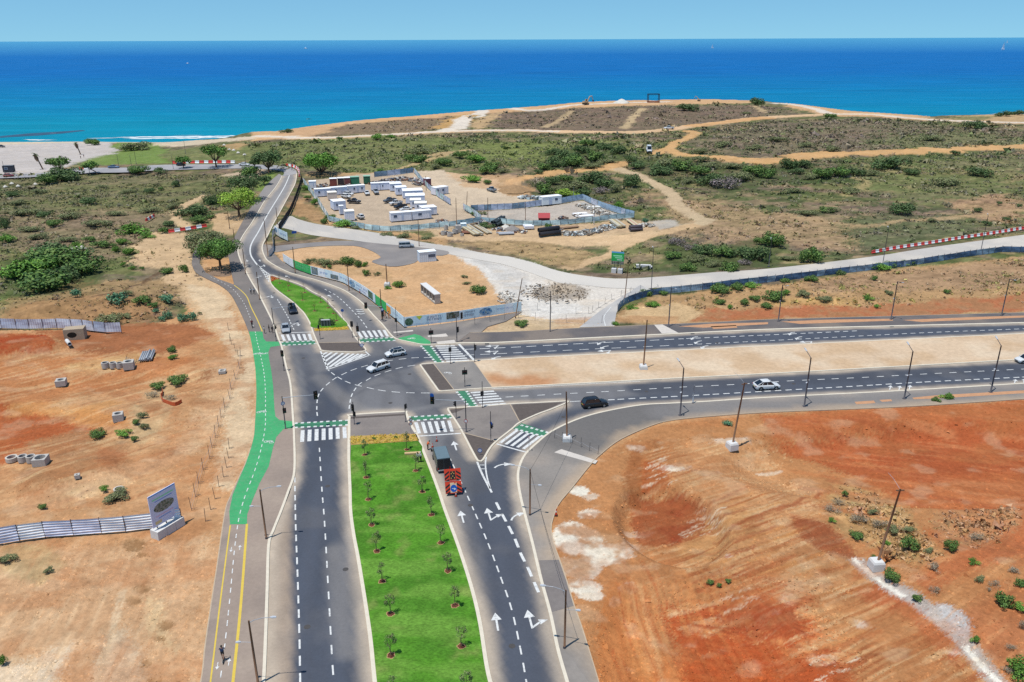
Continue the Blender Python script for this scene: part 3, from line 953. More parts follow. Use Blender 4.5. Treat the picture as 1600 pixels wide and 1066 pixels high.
for _k in range(60):
	x0,y0 = _rr.choice([(_rr.uniform(1120,1180),_rr.uniform(905,955)),(_rr.uniform(1260,1330),_rr.uniform(1020,1070)),(_rr.uniform(1060,1120),_rr.uniform(790,840)),(_rr.uniform(1000,1050),_rr.uniform(700,760))])
	track([(x0, y0), (x0 + 8, y0 - 2.5), (x0 + 18, y0 - 7)], 0.14, C(240, 222, 192), 0.7, 0.08, 0.4)
# weak mottling of all bare soil
TC = mixc(TC, C(184, 118, 72), sstep(0.48, 0.66, fbm(TX / 6 + 9, TY / 4, 101, 4)) * 0.4 * (1 - VEG) * (TY < 175))
TC = mixc(TC, C(232, 204, 166), sstep(0.6, 0.76, fbm(TX / 4, TY / 3 + 7, 107, 4)) * 0.22 * (1 - VEG))
# fine break-up, leaving the bare soil calmer than the scrub
FINE = 1 + (NF - 0.5)[:,None] * (0.30 + 0.7 * VEG[:,None]) + (NX - 0.5)[:,None] * (0.1 + 0.5 * VEG[:,None]) + (NM - 0.5)[:,None] * 0.22
TC = TC * FINE
TC = np.clip(TC, 0.01, 0.85)
ROUGHZ = -0.10 + DISP - 0.16 * (1 - VEG) * fbm(TX / 0.9,TY / 0.9,53,3) - 0.22 * fbm(TX / 3,TY / 3,51,4) - VEG * 0.5 * fbm(TX / 4.5,TY / 4.5,61,3) - 0.5 * sstep(250,420,TY) * VEG * fbm(TX / 14,TY / 14,71,3)
# keep it level just under the paved parts
_keep = np.full(TX.size, 99.0)
_fi = np.where((TY > 150) & (TY < 460))[0]
for pts in ([(438,350),(497,360),(560,368),(637,381),(725,397),(800,409),(867,429),(950,443),(1100,435),(1200,428),(1360,411),(1600,377),(1760,355)],[(1005,447),(975,468),(945,490),(930,510)],
[(424,390),(480,383),(540,380),(600,392),(650,395),(695,396)],[(590,408),(650,403)],[(464,271),(452,266),(400,260),(250,262),(100,268),(0,275),(-70,278)],[(452,270),(440,296),(412,338),(400,360)]):
	_keep[_fi] = np.minimum(_keep[_fi], dist_line(smooth_line(GX(pts), 14.0), TX[_fi], TY[_fi]))
_kn = np.full(TX.size, 99.0)
_fi = np.where((TY > 45) & (TY < 260))[0]
for W in (W_PW, W_OSE, W_UPO, world_line([(734, 520), (760, 510), (790, 503), (815, 488)], 4)):
	_kn[_fi] = np.minimum(_kn[_fi], dist_line(resample(W, 7.0), TX[_fi], TY[_fi]))
ROUGHZ = np.minimum(ROUGHZ * sstep(5, 13, _keep) * (0.15 + 0.85 * sstep(0.5, 6, _kn)), -0.03)
TZ = TZ + np.where(TY > 40, ROUGHZ, -0.2)
nr, nc = SHP
idx = np.arange(nr * nc).reshape(nr, nc)
quads = np.stack([idx[:-1, :-1], idx[:-1, 1:], idx[1:, 1:], idx[1:, :-1]], -1).reshape(-1, 4)
me = bpy.data.meshes.new('ground')
me.vertices.add(nr * nc)
me.vertices.foreach_set('co', np.column_stack([TX, TY, TZ]).astype(np.float32).ravel())
me.loops.add(len(quads) * 4)
me.loops.foreach_set('vertex_index', quads.astype(np.int32).ravel())
me.polygons.add(len(quads))
me.polygons.foreach_set('loop_start', np.arange(0, len(quads) * 4, 4, dtype=np.int32))
me.polygons.foreach_set('loop_total', np.full(len(quads), 4, np.int32))
me.update(calc_edges=True)
me.polygons.foreach_set('use_smooth', [True] * len(quads))
set_col(me, TC)
m_ground = mat('soil_and_scrub', (0.3, 0.2, 0.1), rough=0.95, var=0.24, scale=1.5, bump=4.0, spec=0.1, attr='Col')
me.materials.append(m_ground)
ground = bpy.data.objects.new('ground', me)
link(ground)
tag(ground, 'sandy and scrubby coastal land round the new junction', None, None, 'structure')

# ------------------------------------------------------------------ sea
def sea_material():
	m = bpy.data.materials.new('sea_water')
	m.use_nodes = True
	nt = m.node_tree
	N, L = nt.nodes, nt.links
	b = N['Principled BSDF']
	geo = N.new('ShaderNodeNewGeometry')
	sx = N.new('ShaderNodeSeparateXYZ')
	L.new(geo.outputs['Position'], sx.inputs[0])
	nz = N.new('ShaderNodeTexNoise')
	mp = N.new('ShaderNodeMapping')
	mp.inputs['Scale'].default_value = (0.0012, 0.006, 1)
	L.new(geo.outputs['Position'], mp.inputs['Vector'])
	L.new(mp.outputs['Vector'], nz.inputs['Vector'])
	nz.inputs['Scale'].default_value = 1.0
	nz.inputs['Detail'].default_value = 4
	# offshore distance -> depth colour, with pale horizon haze put into the far end
	ad = N.new('ShaderNodeMath')
	ad.operation = 'MULTIPLY_ADD'
	L.new(nz.outputs['Fac'], ad.inputs[0])
	ad.inputs[1].default_value = 420
	L.new(sx.outputs['Y'], ad.inputs[2])
	dv = N.new('ShaderNodeMath')
	dv.operation = 'DIVIDE'
	dv.inputs[0].default_value = 600.0
	L.new(ad.outputs[0], dv.inputs[1])
	cr = N.new('ShaderNodeValToRGB')
	L.new(dv.outputs[0], cr.inputs['Fac'])
	e = cr.color_ramp.elements
	stops = [(0.0,SEAC[0]),(0.13,SEAC[1]),(0.26,SEAC[2]),(0.40,SEAC[3]),(0.58,SEAC[4]),(0.74,SEAC[5]),(0.86,SEAC[6])]
	while len(e) < len(stops):
		e.new(0.5)
	for el, (p, c) in zip(e, stops):
		el.position = p
		el.color = (*c, 1)
	n2 = N.new('ShaderNodeTexNoise')
	mp2 = N.new('ShaderNodeMapping')
	mp2.inputs['Scale'].default_value = (0.006, 0.03, 1)
	L.new(geo.outputs['Position'], mp2.inputs['Vector'])
	L.new(mp2.outputs['Vector'], n2.inputs['Vector'])
	n2.inputs['Scale'].default_value = 1.0
	n2.inputs['Detail'].default_value = 8
	n2.inputs['Roughness'].default_value = 0.7
	mr = N.new('ShaderNodeMapRange')
	mr.inputs['From Min'].default_value = 0.3
	mr.inputs['From Max'].default_value = 0.7
	mr.inputs['To Min'].default_value = 0.76
	mr.inputs['To Max'].default_value = 1.22
	L.new(n2.outputs['Fac'], mr.inputs['Value'])
	sc = N.new('ShaderNodeVectorMath')
	sc.operation = 'SCALE'
	L.new(cr.outputs['Color'], sc.inputs[0])
	L.new(mr.outputs['Result'], sc.inputs['Scale'])
	L.new(sc.outputs['Vector'], b.inputs['Base Color'])
	b.inputs['Roughness'].default_value = 0.5
	b.inputs['IOR'].default_value = 1.33
	b.inputs['Specular IOR Level'].default_value = 0.07
	n3 = N.new('ShaderNodeTexNoise')
	mp3 = N.new('ShaderNodeMapping')
	mp3.inputs['Scale'].default_value = (0.05, 0.16, 1)
	L.new(geo.outputs['Position'], mp3.inputs['Vector'])
	L.new(mp3.outputs['Vector'], n3.inputs['Vector'])
	n3.inputs['Scale'].default_value = 1.0
	n3.inputs['Detail'].default_value = 6
	bp = N.new('ShaderNodeBump')
	bp.inputs['Strength'].default_value = 0.6
	bp.inputs['Distance'].default_value = 1.2
	L.new(n3.outputs['Fac'], bp.inputs['Height'])
	L.new(bp.outputs['Normal'], b.inputs['Normal'])
	return m


SEAC = [tuple(C(*c)) for c in ((84,166,208),(22,114,186),(12,112,184),(2,128,182),(2,142,178),(8,154,176),(34,164,176))]  # first colour carries the painted haze at the horizon
ys = [300, 560, 640, 760, 1000, 1500, 2500, 5000, 12000, 40000, 120000, 300000]
xs = np.linspace(-1, 1, 9)
sv, sf = [], []
for y in ys:
	for x in xs:
		sv.append((x * max(1500, y * 1.6), y, SEA_Z))
for i in range(len(ys) - 1):
	for k in range(8):
		sf.append((i * 9 + k, i * 9 + k + 1, (i + 1) * 9 + k + 1, (i + 1) * 9 + k))
sea = mesh_obj('sea', sv, sf, sea_material())
tag(sea, 'turquoise to deep blue open sea up to the horizon', None, None, 'structure')


def foam_band(pts, w):
	L = smooth_line([flat(px, py, SEA_Z) for px, py in pts], 3.0)
	N = normals(L)
	a = np.array([0.35 + 0.65 * random.random() for _ in L]) * w
	b = np.array([0.2 + 0.8 * random.random() for _ in L]) * w
	taper = np.minimum(1, np.minimum(np.arange(len(L)), np.arange(len(L))[::-1]) / 6.0)
	A, B = L + N * (a * taper)[:, None], L - N * (b * taper)[:, None]
	v = [(p[0], p[1], SEA_Z + 0.12) for p in A] + [(p[0], p[1], SEA_Z + 0.12) for p in B]
	n = len(L)
	return v, [(n + i, n + i + 1, i + 1, i) for i in range(n - 1)]


m_foam = mat('sea_foam', C(240, 248, 248), rough=0.9, var=0.1, scale=0.3)
fm = MB()
for pts,w in (([(34,218),(60,219),(92,219)],5),([(118,217.5),(126,217.5)],3),([(134,216.5),(170,216),(185,216)],4.5),([(175,215),(240,214.5),(300,214),(370,212.5),(400,211)],6),([(190,217),(260,216.5),(330,215.5),(385,214)],5),
([(270,212),(320,211.5)],2),([(15,213),(22,213)],2),([(36,208),(40,208)],2),([(76,208.5),(90,208)],2.5),([(1545,177.6),(1560,177.8),(1566,178)],5),([(1522,178.2),(1530,178.2)],3)):
	fm.add(*foam_band(pts, w))
fo = fm.build('surf_foam', m_foam)
tag(fo, 'white surf breaking along the beach', 'surf', None, 'stuff')
# submerged reef off the car park
reef = sheet('reef',[flat(px,py,SEA_Z) for px,py in ((0,213),(40,209),(90,206),(128,203.5),(134,204.5),(100,208.5),(60,212),(0,215.5))],0,mat('reef_rock',C(52,92,120),rough=0.9,var=0.3,scale=0.08))
for v in reef.data.vertices:
	v.co.z = SEA_Z + 0.05
tag(reef, 'dark rocky reef under the shallow water off the beach', None, None, 'structure')
# ------------------------------------------------------------------ roads
def seg(W, a_px, b_px):
	"""part of a world line between the points nearest to two picture points"""
	A, B = G(*a_px), G(*b_px)
	i = int(np.argmin((W[:, 0] - A[0]) ** 2 + (W[:, 1] - A[1]) ** 2))
	j = int(np.argmin((W[:, 0] - B[0]) ** 2 + (W[:, 1] - B[1]) ** 2))
	return W[i:j + 1] if i <= j else W[j:i + 1][::-1]


def nod(P, tol=0.05):
	"""drop doubled points of an outline"""
	out = [np.array((P[0][0], P[0][1]))]
	for p in P[1:]:
		q = np.array((p[0], p[1]))
		if np.linalg.norm(q - out[-1]) > tol:
			out.append(q)
	if np.linalg.norm(out[0] - out[-1]) < tol:
		out.pop()
	return np.array(out)


NOSE_E = np.array([(p[0], p[1]) for p in GX([(684.5, 610.5), (656.5, 571), (660, 569.5), (700, 567), (740, 564.5)])])
NOSE_E2 = np.array([(p[0], p[1]) for p in GX([(770, 606.5), (730, 609), (690, 612), (686, 612)])])
MED_E = nod(np.vstack([NOSE_E, W_EUB[1:], W_ELT[::-1], NOSE_E2]))
ROAD_P = nod(np.vstack([W_KW, W_KNE, W_EUT[1:], W_KSE[::-1]]))
KERBS = [W_KW,np.vstack([W_MED,W_MED[:1]]),np.vstack([W_SPL,W_SPL[:1]]),W_KSE,np.vstack([MED_E,MED_E[:1]]),W_KNE,W_EUT,np.vstack([W_LN,W_LN[:1]])]


def road_col(X, Y):
	d = np.full(X.shape, 99.0)
	for k in KERBS:
		d = np.minimum(d, dist_line(resample(k, 3.0), X, Y))
	n1, n2, n3 = fbm(X / 7, Y / 7, 5, 4), fbm(X / 2.2, Y / 2.2, 9, 3), fbm(X / 1.1 + Y / 11, Y / 16, 15, 3)
	c = np.repeat(np.asarray(C(124, 123, 125))[None, :], X.size, 0)
	for pts, hw, col, a in (
([(497,1130),(496,1000),(492,850),(488,760),(486,690),(488,650),(498,615),(525,592),(570,575),(640,561),(740,551),(1000,537),(1300,523),(1700,509)],4.6,C(84,90,102),1.0),
([(522, 690), (519, 640), (535, 605), (575, 585), (640, 566)], 2.6, C(80, 85, 96), 0.7),
([(845,1130),(828,1010),(805,910),(786,840),(775,800),(774,765),(785,735),(806,708),(840,683),(890,660),(960,641),(1050,625),(1200,609),(1400,596),(1700,577)],3.9,C(86,91,102),1.0),
([(1000, 606), (1200, 594), (1400, 583), (1700, 566)], 3.0, C(80, 84, 94), 0.9),
([(745, 760), (728, 720), (712, 690)], 2.2, C(92, 94, 100), 0.6),
([(460, 560), (472, 600), (480, 640)], 3.2, C(88, 91, 100), 0.8),
([(408, 380), (404, 400), (418, 418), (460, 438), (510, 458)], 2.0, C(86, 88, 96), 0.9),
([(690, 650), (650, 600), (600, 560), (560, 520)], 4, C(104, 105, 109), 0.5)):
		L = smooth_line(GX(pts), 3.0)
		dd = dist_line(L, X, Y) + (n1 - 0.5) * 1.0
		c = mixc(c, col, (1 - sstep(hw * 0.62, hw * 1.25, dd)) * a)
	# tyre marks
	for pts,hw,k in (([(700,655),(640,605),(560,580),(500,590)],0.5,1),([(690,650),(630,600),(600,545),(585,515)],0.6,1),([(760,620),(690,612),(600,600),(520,640),(500,700)],0.5,1),([(820,620),(720,625),(650,640),(560,640)],0.7,0),
([(476,640),(470,590),(458,545)],0.6,0),([(530,640),(548,600),(620,575),(720,560)],0.5,1),([(486,1100),(484,900),(480,720)],0.45,1),([(508,1100),(503,900),(497,720)],0.45,1),([(548,1100),(536,900),(528,720)],0.5,1),([(790,1100),(760,930),(720,800),(690,720)],0.5,1),([(860,1100),(830,950),(800,860)],0.5,1),([(540,1020),(530,930),(522,860)],1.2,2),([(500,590),(560,640),(620,642)],1.5,2)):
		dd = dist_line(smooth_line(GX(pts), 2.0), X, Y) + (n2 - 0.5) * 0.5
		c = mixc(c,(C(150,147,144),C(84,86,94),C(158,152,146))[k],(1 - sstep(hw * 0.4,hw * 1.6,dd)) * (0.35,0.32,0.45)[k])
	# older lighter asphalt of the northern arm
	L = smooth_line(GX([(451, 268), (440, 295), (412, 335), (395, 362)]), 3.0)
	c = mixc(c, C(160, 156, 154), (1 - sstep(9, 26, dist_line(L, X, Y))) * 0.85)
	# dusty shoulder on the south-west side
	P = np.array([(p[0],p[1]) for p in GX([(460,738),(468,1000),(472,1130),(395,1130),(412,1066),(420,850),(440,798)])])
	ed = dist_line(np.array([(p[0], p[1]) for p in GX([(461, 742), (464, 860), (468, 1000), (472, 1150)])]), X, Y)
	sh = np.where(inside(P, X, Y), sstep(0.2, 1.2, ed + (n1 - 0.5) * 0.6), 0)
	c = mixc(c, C(178, 158, 138), sh * (0.75 + 0.3 * n2))
	dust = (1 - sstep(0.3, 2.0, d + (n1 - 0.5) * 1.1)) * (0.6 + 0.5 * n2)
	c = mixc(c, C(204, 187, 166), dust)
	c = mixc(c, C(146, 140, 134), sstep(0.56, 0.75, n1) * 0.16)
	return np.clip(c * (0.94 + 0.12 * n2)[:, None] * (0.86 + 0.28 * n3)[:, None], 0.01, 0.8)


m_asph = mat('asphalt', (0.05, 0.05, 0.05), rough=0.9, var=0.10, scale=3.0, bump=0.15, spec=0.25, attr='Col')
m_white = mat('road_paint_white', C(240, 240, 236), rough=0.7, var=0.16, scale=3.0, worn=C(150, 148, 146))
m_yellow = mat('road_paint_yellow', C(236, 204, 84), rough=0.7, var=0.08, scale=2.0)
m_green = mat('cycle_green', C(72, 178, 112), rough=0.85, var=0.14, scale=0.5, worn=C(120, 168, 130))
m_greenx = mat('cycle_green_crossing', C(72, 138, 104), rough=0.85, var=0.22, scale=1.2)
m_kerb = mat('kerb_stone', C(240, 228, 206), rough=0.85, var=0.10, scale=1.6)
m_pave = mat('sidewalk', (0.2, 0.2, 0.2), rough=0.92, var=0.10, scale=2.0, attr='Col', spec=0.2)
m_soilc = mat('median_soil', (0.2, 0.2, 0.2), rough=0.95, var=0.16, scale=1.2, attr='Col', spec=0.1, bump=0.5)

road = sheet('road', ROAD_P, 0.03, m_asph, 0.8, colfn=road_col)
tag(road, 'new dark asphalt carriageways of the signalled junction', None, None, 'structure')


def speckle(cols, sc=3.0, seed=3):
	"""colour function: patches of several surface colours"""
	def fn(X, Y):
		n = fbm(X / sc, Y / sc, seed, 4)
		c = np.repeat(np.asarray(cols[0])[None, :], X.size, 0)
		for k, q in enumerate(cols[1:]):
			c = mixc(c, q, sstep(0.5, 0.66, fbm(X / sc + 31 * k, Y / (sc * 0.8), seed + 5 * k, 4)))
		return np.clip(c * (0.92 + 0.16 * n)[:, None], 0.01, 0.85)
	return fn


# kerbed islands and pavements
def pave_w(X, Y):
	c = speckle([C(170, 152, 138), C(160, 144, 132), C(180, 162, 146)], 4)(X, Y)
	c2 = speckle([C(136, 128, 122), C(144, 134, 127), C(126, 119, 115)], 4, 9)(X, Y)
	t = sstep(118, 140, Y)[:, None]
	c = c * (1 - t) + c2 * t
	t2 = sstep(280, 330, Y)
	return mixc(c, C(164, 158, 154), t2 * 0.8)


SIDE_W = nod(np.vstack([W_KW,np.array([(p[0],p[1]) for p in GX([(436,272),(424,282),(414,292),(400,312),(386,335),(377,350),(370,364),(362,379),(357,400),(360,420),(366,445.5),(342,437),(322,427),(312,412),(312.5,400),(318,390),(326,382)])]),
seg(W_PW, (318, 376), (294, 1130))[:-1], W_PW[:14][::-1]]))
side_w = slab('sidewalk_west', SIDE_W, 0.12, m_pave, 2.5, colfn=pave_w, kind='structure')
SIDE_SE = nod(np.vstack([W_KSE, W_OSE[::-1]]))


def pave_se(X, Y):
	c = speckle([C(160, 152, 144), C(150, 143, 136), C(172, 160, 148)], 5)(X, Y)
	d = dist_line(smooth_line(GX([(905,672),(935,668),(970,660),(1010,650)]),3),X,Y) + 4 * (fbm(X / 4,Y / 4,2,3) - 0.5)
	c = mixc(c, C(116, 113, 111), (1 - sstep(5, 11, d)) * 0.9)
	d = dist_line(smooth_line(GX([(1040,646),(1200,636),(1400,626),(1600,613)]),3),X,Y) + 2 * (fbm(X / 4,Y / 4,2,3) - 0.5)
	c = mixc(c, C(136, 132, 130), (1 - sstep(1.5, 4, d)) * 0.8)
	d = dist_line(resample(W_OSE, 3), X, Y) + 3 * (fbm(X / 5, Y / 5, 21, 3) - 0.5)
	return mixc(c, C(204, 178, 148), (1 - sstep(0.3, 2.0, d)) * 0.6)


side_se = slab('sidewalk_south_east', SIDE_SE, 0.12, m_pave, 1.6, colfn=pave_se, kind='structure')
patch = lambda name,pts,dz,m,par,fn=None,step=None: sheet(name,[(p[0],p[1]) for p in GX(pts)],dz,m,step,par,fn)
patch('asphalt_patch',[(842,877),(873,876),(884,907),(897,948),(862,958),(850,915)],0.127,m_pave,side_se,speckle([C(136,128,124),C(144,136,130)],3),1.2)
patch('concrete_band',[(866,708),(877,703),(934,721),(930,726)],0.127,mat('pale_concrete',C(226,216,204),var=0.12,scale=1),side_se)
patch('sand_strip',[(1335,629),(1365,627),(1368,631),(1338,633)],0.127,mat('strip_sand',C(214,160,118),var=0.15,scale=1),side_se)
patch('sand_strip', [(1374, 626), (1392, 625), (1394, 628), (1378, 629)], 0.127, MATS['strip_sand'], side_se)
patch('sand_strip',[(1425,622.5),(1460,619),(1600,611),(1600,615.5),(1460,624),(1428,625)],0.127,MATS['strip_sand'],side_se)
SIDE_UP = nod(np.vstack([W_EUT, W_UPO[::-1]]))
side_up = slab('sidewalk_north',SIDE_UP,0.12,m_pave,2.0,colfn=speckle([C(116,110,109),C(128,120,116),C(108,104,105),C(142,130,120)],5,4),kind='structure')
patch('concrete_band', [(1022, 508.5), (1035, 508), (1060, 521), (1034, 522)], 0.127, MATS['pale_concrete'], side_up)
for pts in ([(1060,511),(1110,507),(1200,504.5),(1200,507.5),(1100,513)],[(1220,503.5),(1290,500.5),(1395,499),(1395,502),(1250,507)],[(1410,501),(1530,496),(1600,494),(1600,497),(1440,504)],[(1110,511),(1150,509),(1152,513),(1115,515)]):
	patch('sand_strip', pts, 0.127, MATS['strip_sand'], side_up)
# corner pavement along the printed hoarding
CORNER = nod(np.vstack([seg(W_KNE,(411,382),(712,537)),np.array([(p[0],p[1]) for p in GX([(732.8,521.2),(752,519.6),(762,511),(790,503),(815,488.5),(760,496.5),(716,503.5),(672,509),(632,513.5),(614,498.5),(593,482.5),(576,468.5),(561,458.5),(544,448.5),(529,441.5),(485,430.5),(458,420.5),(441,409),(430,399),(425,390),(424,384)])])]))
corner = slab('sidewalk_corner',CORNER,0.12,m_pave,2.0,colfn=speckle([C(138,131,126),C(150,142,136),C(126,121,118),C(164,154,144)],4,14),kind='structure')
patch('cycle_lane',[(622,529.5),(648,523),(656,525),(672,534),(673,538.4),(657,538),(640,534.3),(626,531.5)],0.128,m_green,corner)
for pts in ([(614,519.5),(645,516.5),(646,518.5),(616,521.5)],[(668,525.5),(697,522),(700,526.5),(690,527.5),(669,527.5)],[(682,535),(710,532),(712,536.4),(684,538)]):
	patch('concrete_band', pts, 0.127, MATS['pale_concrete'], corner)

island_s = slab('median_island',W_MED,0.12,m_pave,2.0,colfn=speckle([C(150,140,133),C(160,148,138),C(140,131,126)],3,8),kind='structure')
island_t = slab('splitter_island',W_SPL,0.12,m_pave,1.2,colfn=speckle([C(150,141,134),C(166,154,144),C(138,130,125)],4,18),kind='structure')
m_mulch = mat('planter_soil', C(104, 94, 88), rough=0.95, var=0.2, scale=2.0, bump=0.4)
patch('planting_bed',[(723,678),(774,690.5),(764,701),(757.5,712),(753.5,718.5),(750,720.5),(746.8,718.5),(738,703)],0.128,m_mulch,island_t)
patch('planting_bed',[(800,633.5),(840,631.5),(880,629.5),(861,638.5),(839,646.5),(812,659)],0.128,m_mulch,island_t)
patch('planting_bed', [(703, 640), (729, 638.2), (712, 645.5), (705, 647)], 0.128, m_mulch, island_t)
island_n = slab('lawn_island',W_LN,0.12,m_pave,1.5,colfn=speckle([C(150,140,132),C(160,148,138)],3,28),kind='structure')
patch('planting_bed',[(497.5,537),(556,536),(560,537),(570,547.6),(555,549.6),(517,548.8),(503,547.2)],0.128,m_mulch,island_n)


def soil_fn(X, Y):
	c = speckle([C(226, 198, 166), C(232, 208, 178), C(216, 184, 148)], 6, 6)(X, Y)
	d = dist_line(smooth_line(GX([(775, 595), (800, 597), (850, 597)]), 3), X, Y) + 5 * (fbm(X / 3, Y / 3, 2, 3) - 0.5)
	return mixc(c, C(200, 142, 98), (1 - sstep(1, 4, d)) * 0.9)


island_e = slab('median_east', MED_E, 0.13, m_soilc, 1.6, colfn=soil_fn, kind='structure')
patch('paved_nose',[(657.5,571),(661,570),(700,567.6),(739.5,565.5),(750,580),(768.5,606),(730,608.3),(690,611.2),(685.3,610)],0.137,m_pave,island_e,speckle([C(152,146,140),C(162,154,146),C(142,137,132)],3,38),1.5)
patch('planting_bed',[(659,571.4),(676.5,569.6),(708.5,609),(690,610.5),(686.5,610)],0.144,m_mulch,island_e)
patch('asphalt_edging', [(546.5, 652.5), (632, 647.5), (633.5, 650), (546.5, 655.5)], 0.127, m_mulch, island_s)

for nm,L,w in (('kerb_west',W_KW,0.34),('kerb_median',np.vstack([W_MED,W_MED[:1]]),0.42),('kerb_splitter',np.vstack([W_SPL,W_SPL[:1]]),0.32),('kerb_south_east',W_KSE,0.36),('kerb_north_east',W_KNE,0.32),
('kerb_lawn',np.vstack([W_LN,W_LN[:1]]),0.30),('kerb_east_median',np.vstack([MED_E,MED_E[:1]]),0.32),('kerb_north',W_EUT,0.55)):
	strip(nm, L, w, 0.15, m_kerb, kind='structure')
strip('edging_south_east', W_OSE, 0.14, 0.13, mat('edging_stone', C(206, 184, 156), var=0.1, scale=1), kind='structure')
strip('edging_west', seg(W_PW, (294, 1130), (392, 700)), 0.14, 0.13, MATS['edging_stone'], kind='structure')
strip('edging_north', W_UPO, 0.16, 0.13, MATS['edging_stone'], kind='structure')
for a,b in (((701,641),(730,638)),((723,677),(775,691)),((797,633),(812,660)),((678,569.6),(709,609.5)),((500,536.5),(560,535.8)),((740,565),(769,606))):
	strip('edging_island',resample(np.array([G(*a)[:2],G(*b)[:2]]),2.0),0.14,0.155,MATS['edging_stone'],kind='structure')

# lawns
def lawn_fn(X, Y):
	n1, n2, n3 = fbm(X / 4, Y / 4, 41, 4), fbm(X / 0.7, Y / 0.7, 43, 3), fbm(X / 8, Y / 1.7, 47, 3)
	c = np.repeat(np.asarray(C(90, 146, 44))[None, :], X.size, 0)
	c = mixc(c, C(82, 134, 42), sstep(0.42, 0.62, n1))
	c = mixc(c, C(118, 162, 66), sstep(0.5, 0.66, n3) * 0.7)
	c = mixc(c, C(160, 162, 96), sstep(0.62, 0.78, fbm(X / 2, Y / 2, 53, 4)) * 0.4)
	return np.clip(c * (0.75 + 0.5 * n2)[:, None], 0.005, 0.7)


m_lawn = mat('mown_grass',(0.1,0.3,0.05),rough=0.95,var=0.5,scale=3.2,bump=1.0,spec=0.1,attr='Col',streak=(1.0,1.7,1.0))
LAWN_S = nod(np.vstack([np.array([(p[0],p[1]) for p in GX([(548.5,697),(654,690.5),(660,699)])]),seg(W_MED[::-1],(662,707),(836,1450)) + np.array([-0.22,0.0]),seg(W_MED[::-1],(622,1450),(545.5,720)) + np.array([0.22,0.0])]))
lawn_s = sheet('lawn_median', LAWN_S, 0.16, m_lawn, 0.55, colfn=lawn_fn, kind='structure')
LAWN_T = [(p[0],p[1]) for p in GX([(424,443),(425,440),(440,438),(470,449),(486,458.5),(504,468),(515,479),(529,494),(542,510.5),(490,513),(485,504),(476,489.5),(468,481),(460,473),(448,464),(430,450)])]
lawn_n = sheet('lawn_small', smooth_line(LAWN_T, 1.2, True)[:-1], 0.16, m_lawn, 0.9, colfn=lawn_fn, kind='structure')

# ------------------------------------------------------------------ painted markings (children of the road)
Z_MARK = 0.036


def flat_quad(name, P, dz, m, parent):
	P = [(p[0], p[1], float(land(p[0], p[1])) + dz) for p in P]
	a = (P[1][0] - P[0][0]) * (P[2][1] - P[0][1]) - (P[2][0] - P[0][0]) * (P[1][1] - P[0][1])
	return mesh_obj(name, P, [tuple(range(len(P))) if a > 0 else tuple(reversed(range(len(P))))], m, parent)


DASH = {}


def dashes(name, px_pts, length, pitch, width, dz=Z_MARK, m=None, parent=None, start=0.0):
	m = m or m_white
	L = smooth_line(GX(px_pts), 0.25)
	key = (round(length, 2), round(width, 2), m.name)
	if key not in DASH:
		me = bpy.data.meshes.new(name)
		me.from_pydata([(-length / 2,-width / 2,0),(length / 2,-width / 2,0),(length / 2,width / 2,0),(-length / 2,width / 2,0)],[],[(0,1,2,3)])
		me.materials.append(m)
		DASH[key] = me
	s = start
	tot = (len(L) - 1) * 0.25
	T = np.gradient(L, axis=0)
	while s + length / 2 < tot:
		i = int(s / 0.25)
		p = L[i]
		z0 = float(land(p[0], p[1]))
		if p[1] > 25:
			share(name, DASH[key], parent or road, (p[0], p[1], z0 + dz), math.atan2(T[i][1], T[i][0]))
		s += pitch


def line(name, px_pts, width, dz=Z_MARK, m=None, parent=None):
	L = smooth_line(GX(px_pts), 1.0)
	N = normals(L)
	A, B = L + N * width / 2, L - N * width / 2
	z = land(L[:, 0], L[:, 1]) + dz
	n = len(L)
	v = [(a[0], a[1], q) for a, q in zip(A, z)] + [(b[0], b[1], q) for b, q in zip(B, z)]
	return mesh_obj(name, v, [(i, n + i, n + i + 1, i + 1) for i in range(n - 1)], m or m_white, parent or road)


def zebra(TL, TR, BL, BR, n, duty=0.5, name='crossing_stripe', vertical=True, dz=Z_MARK + 0.004):
	"""n stripes between two edge lines; vertical: stripes run from the T edge to the B edge"""
	TL, TR, BL, BR = [np.array(G(*p)[:2]) for p in (TL, TR, BL, BR)]
	pit = 1.0 / (n - 1 + duty)
	for i in range(n):
		a, b = i * pit, i * pit + duty * pit
		if vertical:
			P = [TL + (TR - TL) * a, TL + (TR - TL) * b, BL + (BR - BL) * b, BL + (BR - BL) * a]
		else:
			P = [TL + (BL - TL) * a, TR + (BR - TR) * a, TR + (BR - TR) * b, TL + (BL - TL) * b]
		flat_quad(name, P, dz, m_white, road)


def block_row(a, b, n, size=(0.55, 0.5), dz=Z_MARK + 0.008):
	"""row of square blocks that edge a cycle crossing"""
	A, B = np.array(G(*a)[:2]), np.array(G(*b)[:2])
	d = (B - A)
	ang = math.atan2(d[1], d[0])
	L = np.linalg.norm(d)
	u = d / L
	w = L / (n - 0.5) * 0.52
	nn = np.array([-u[1], u[0]]) * 0.24
	for i in range(n):
		c = A + u * (w / 2 + (L - w) * i / (n - 1))
		flat_quad('crossing_block',[c - u * w / 2 - nn,c + u * w / 2 - nn,c + u * w / 2 + nn,c - u * w / 2 + nn],dz,m_white,road)


def green_x(pts):
	flat_quad('cycle_crossing', [G(*p) for p in pts], Z_MARK + 0.002, m_greenx, road)


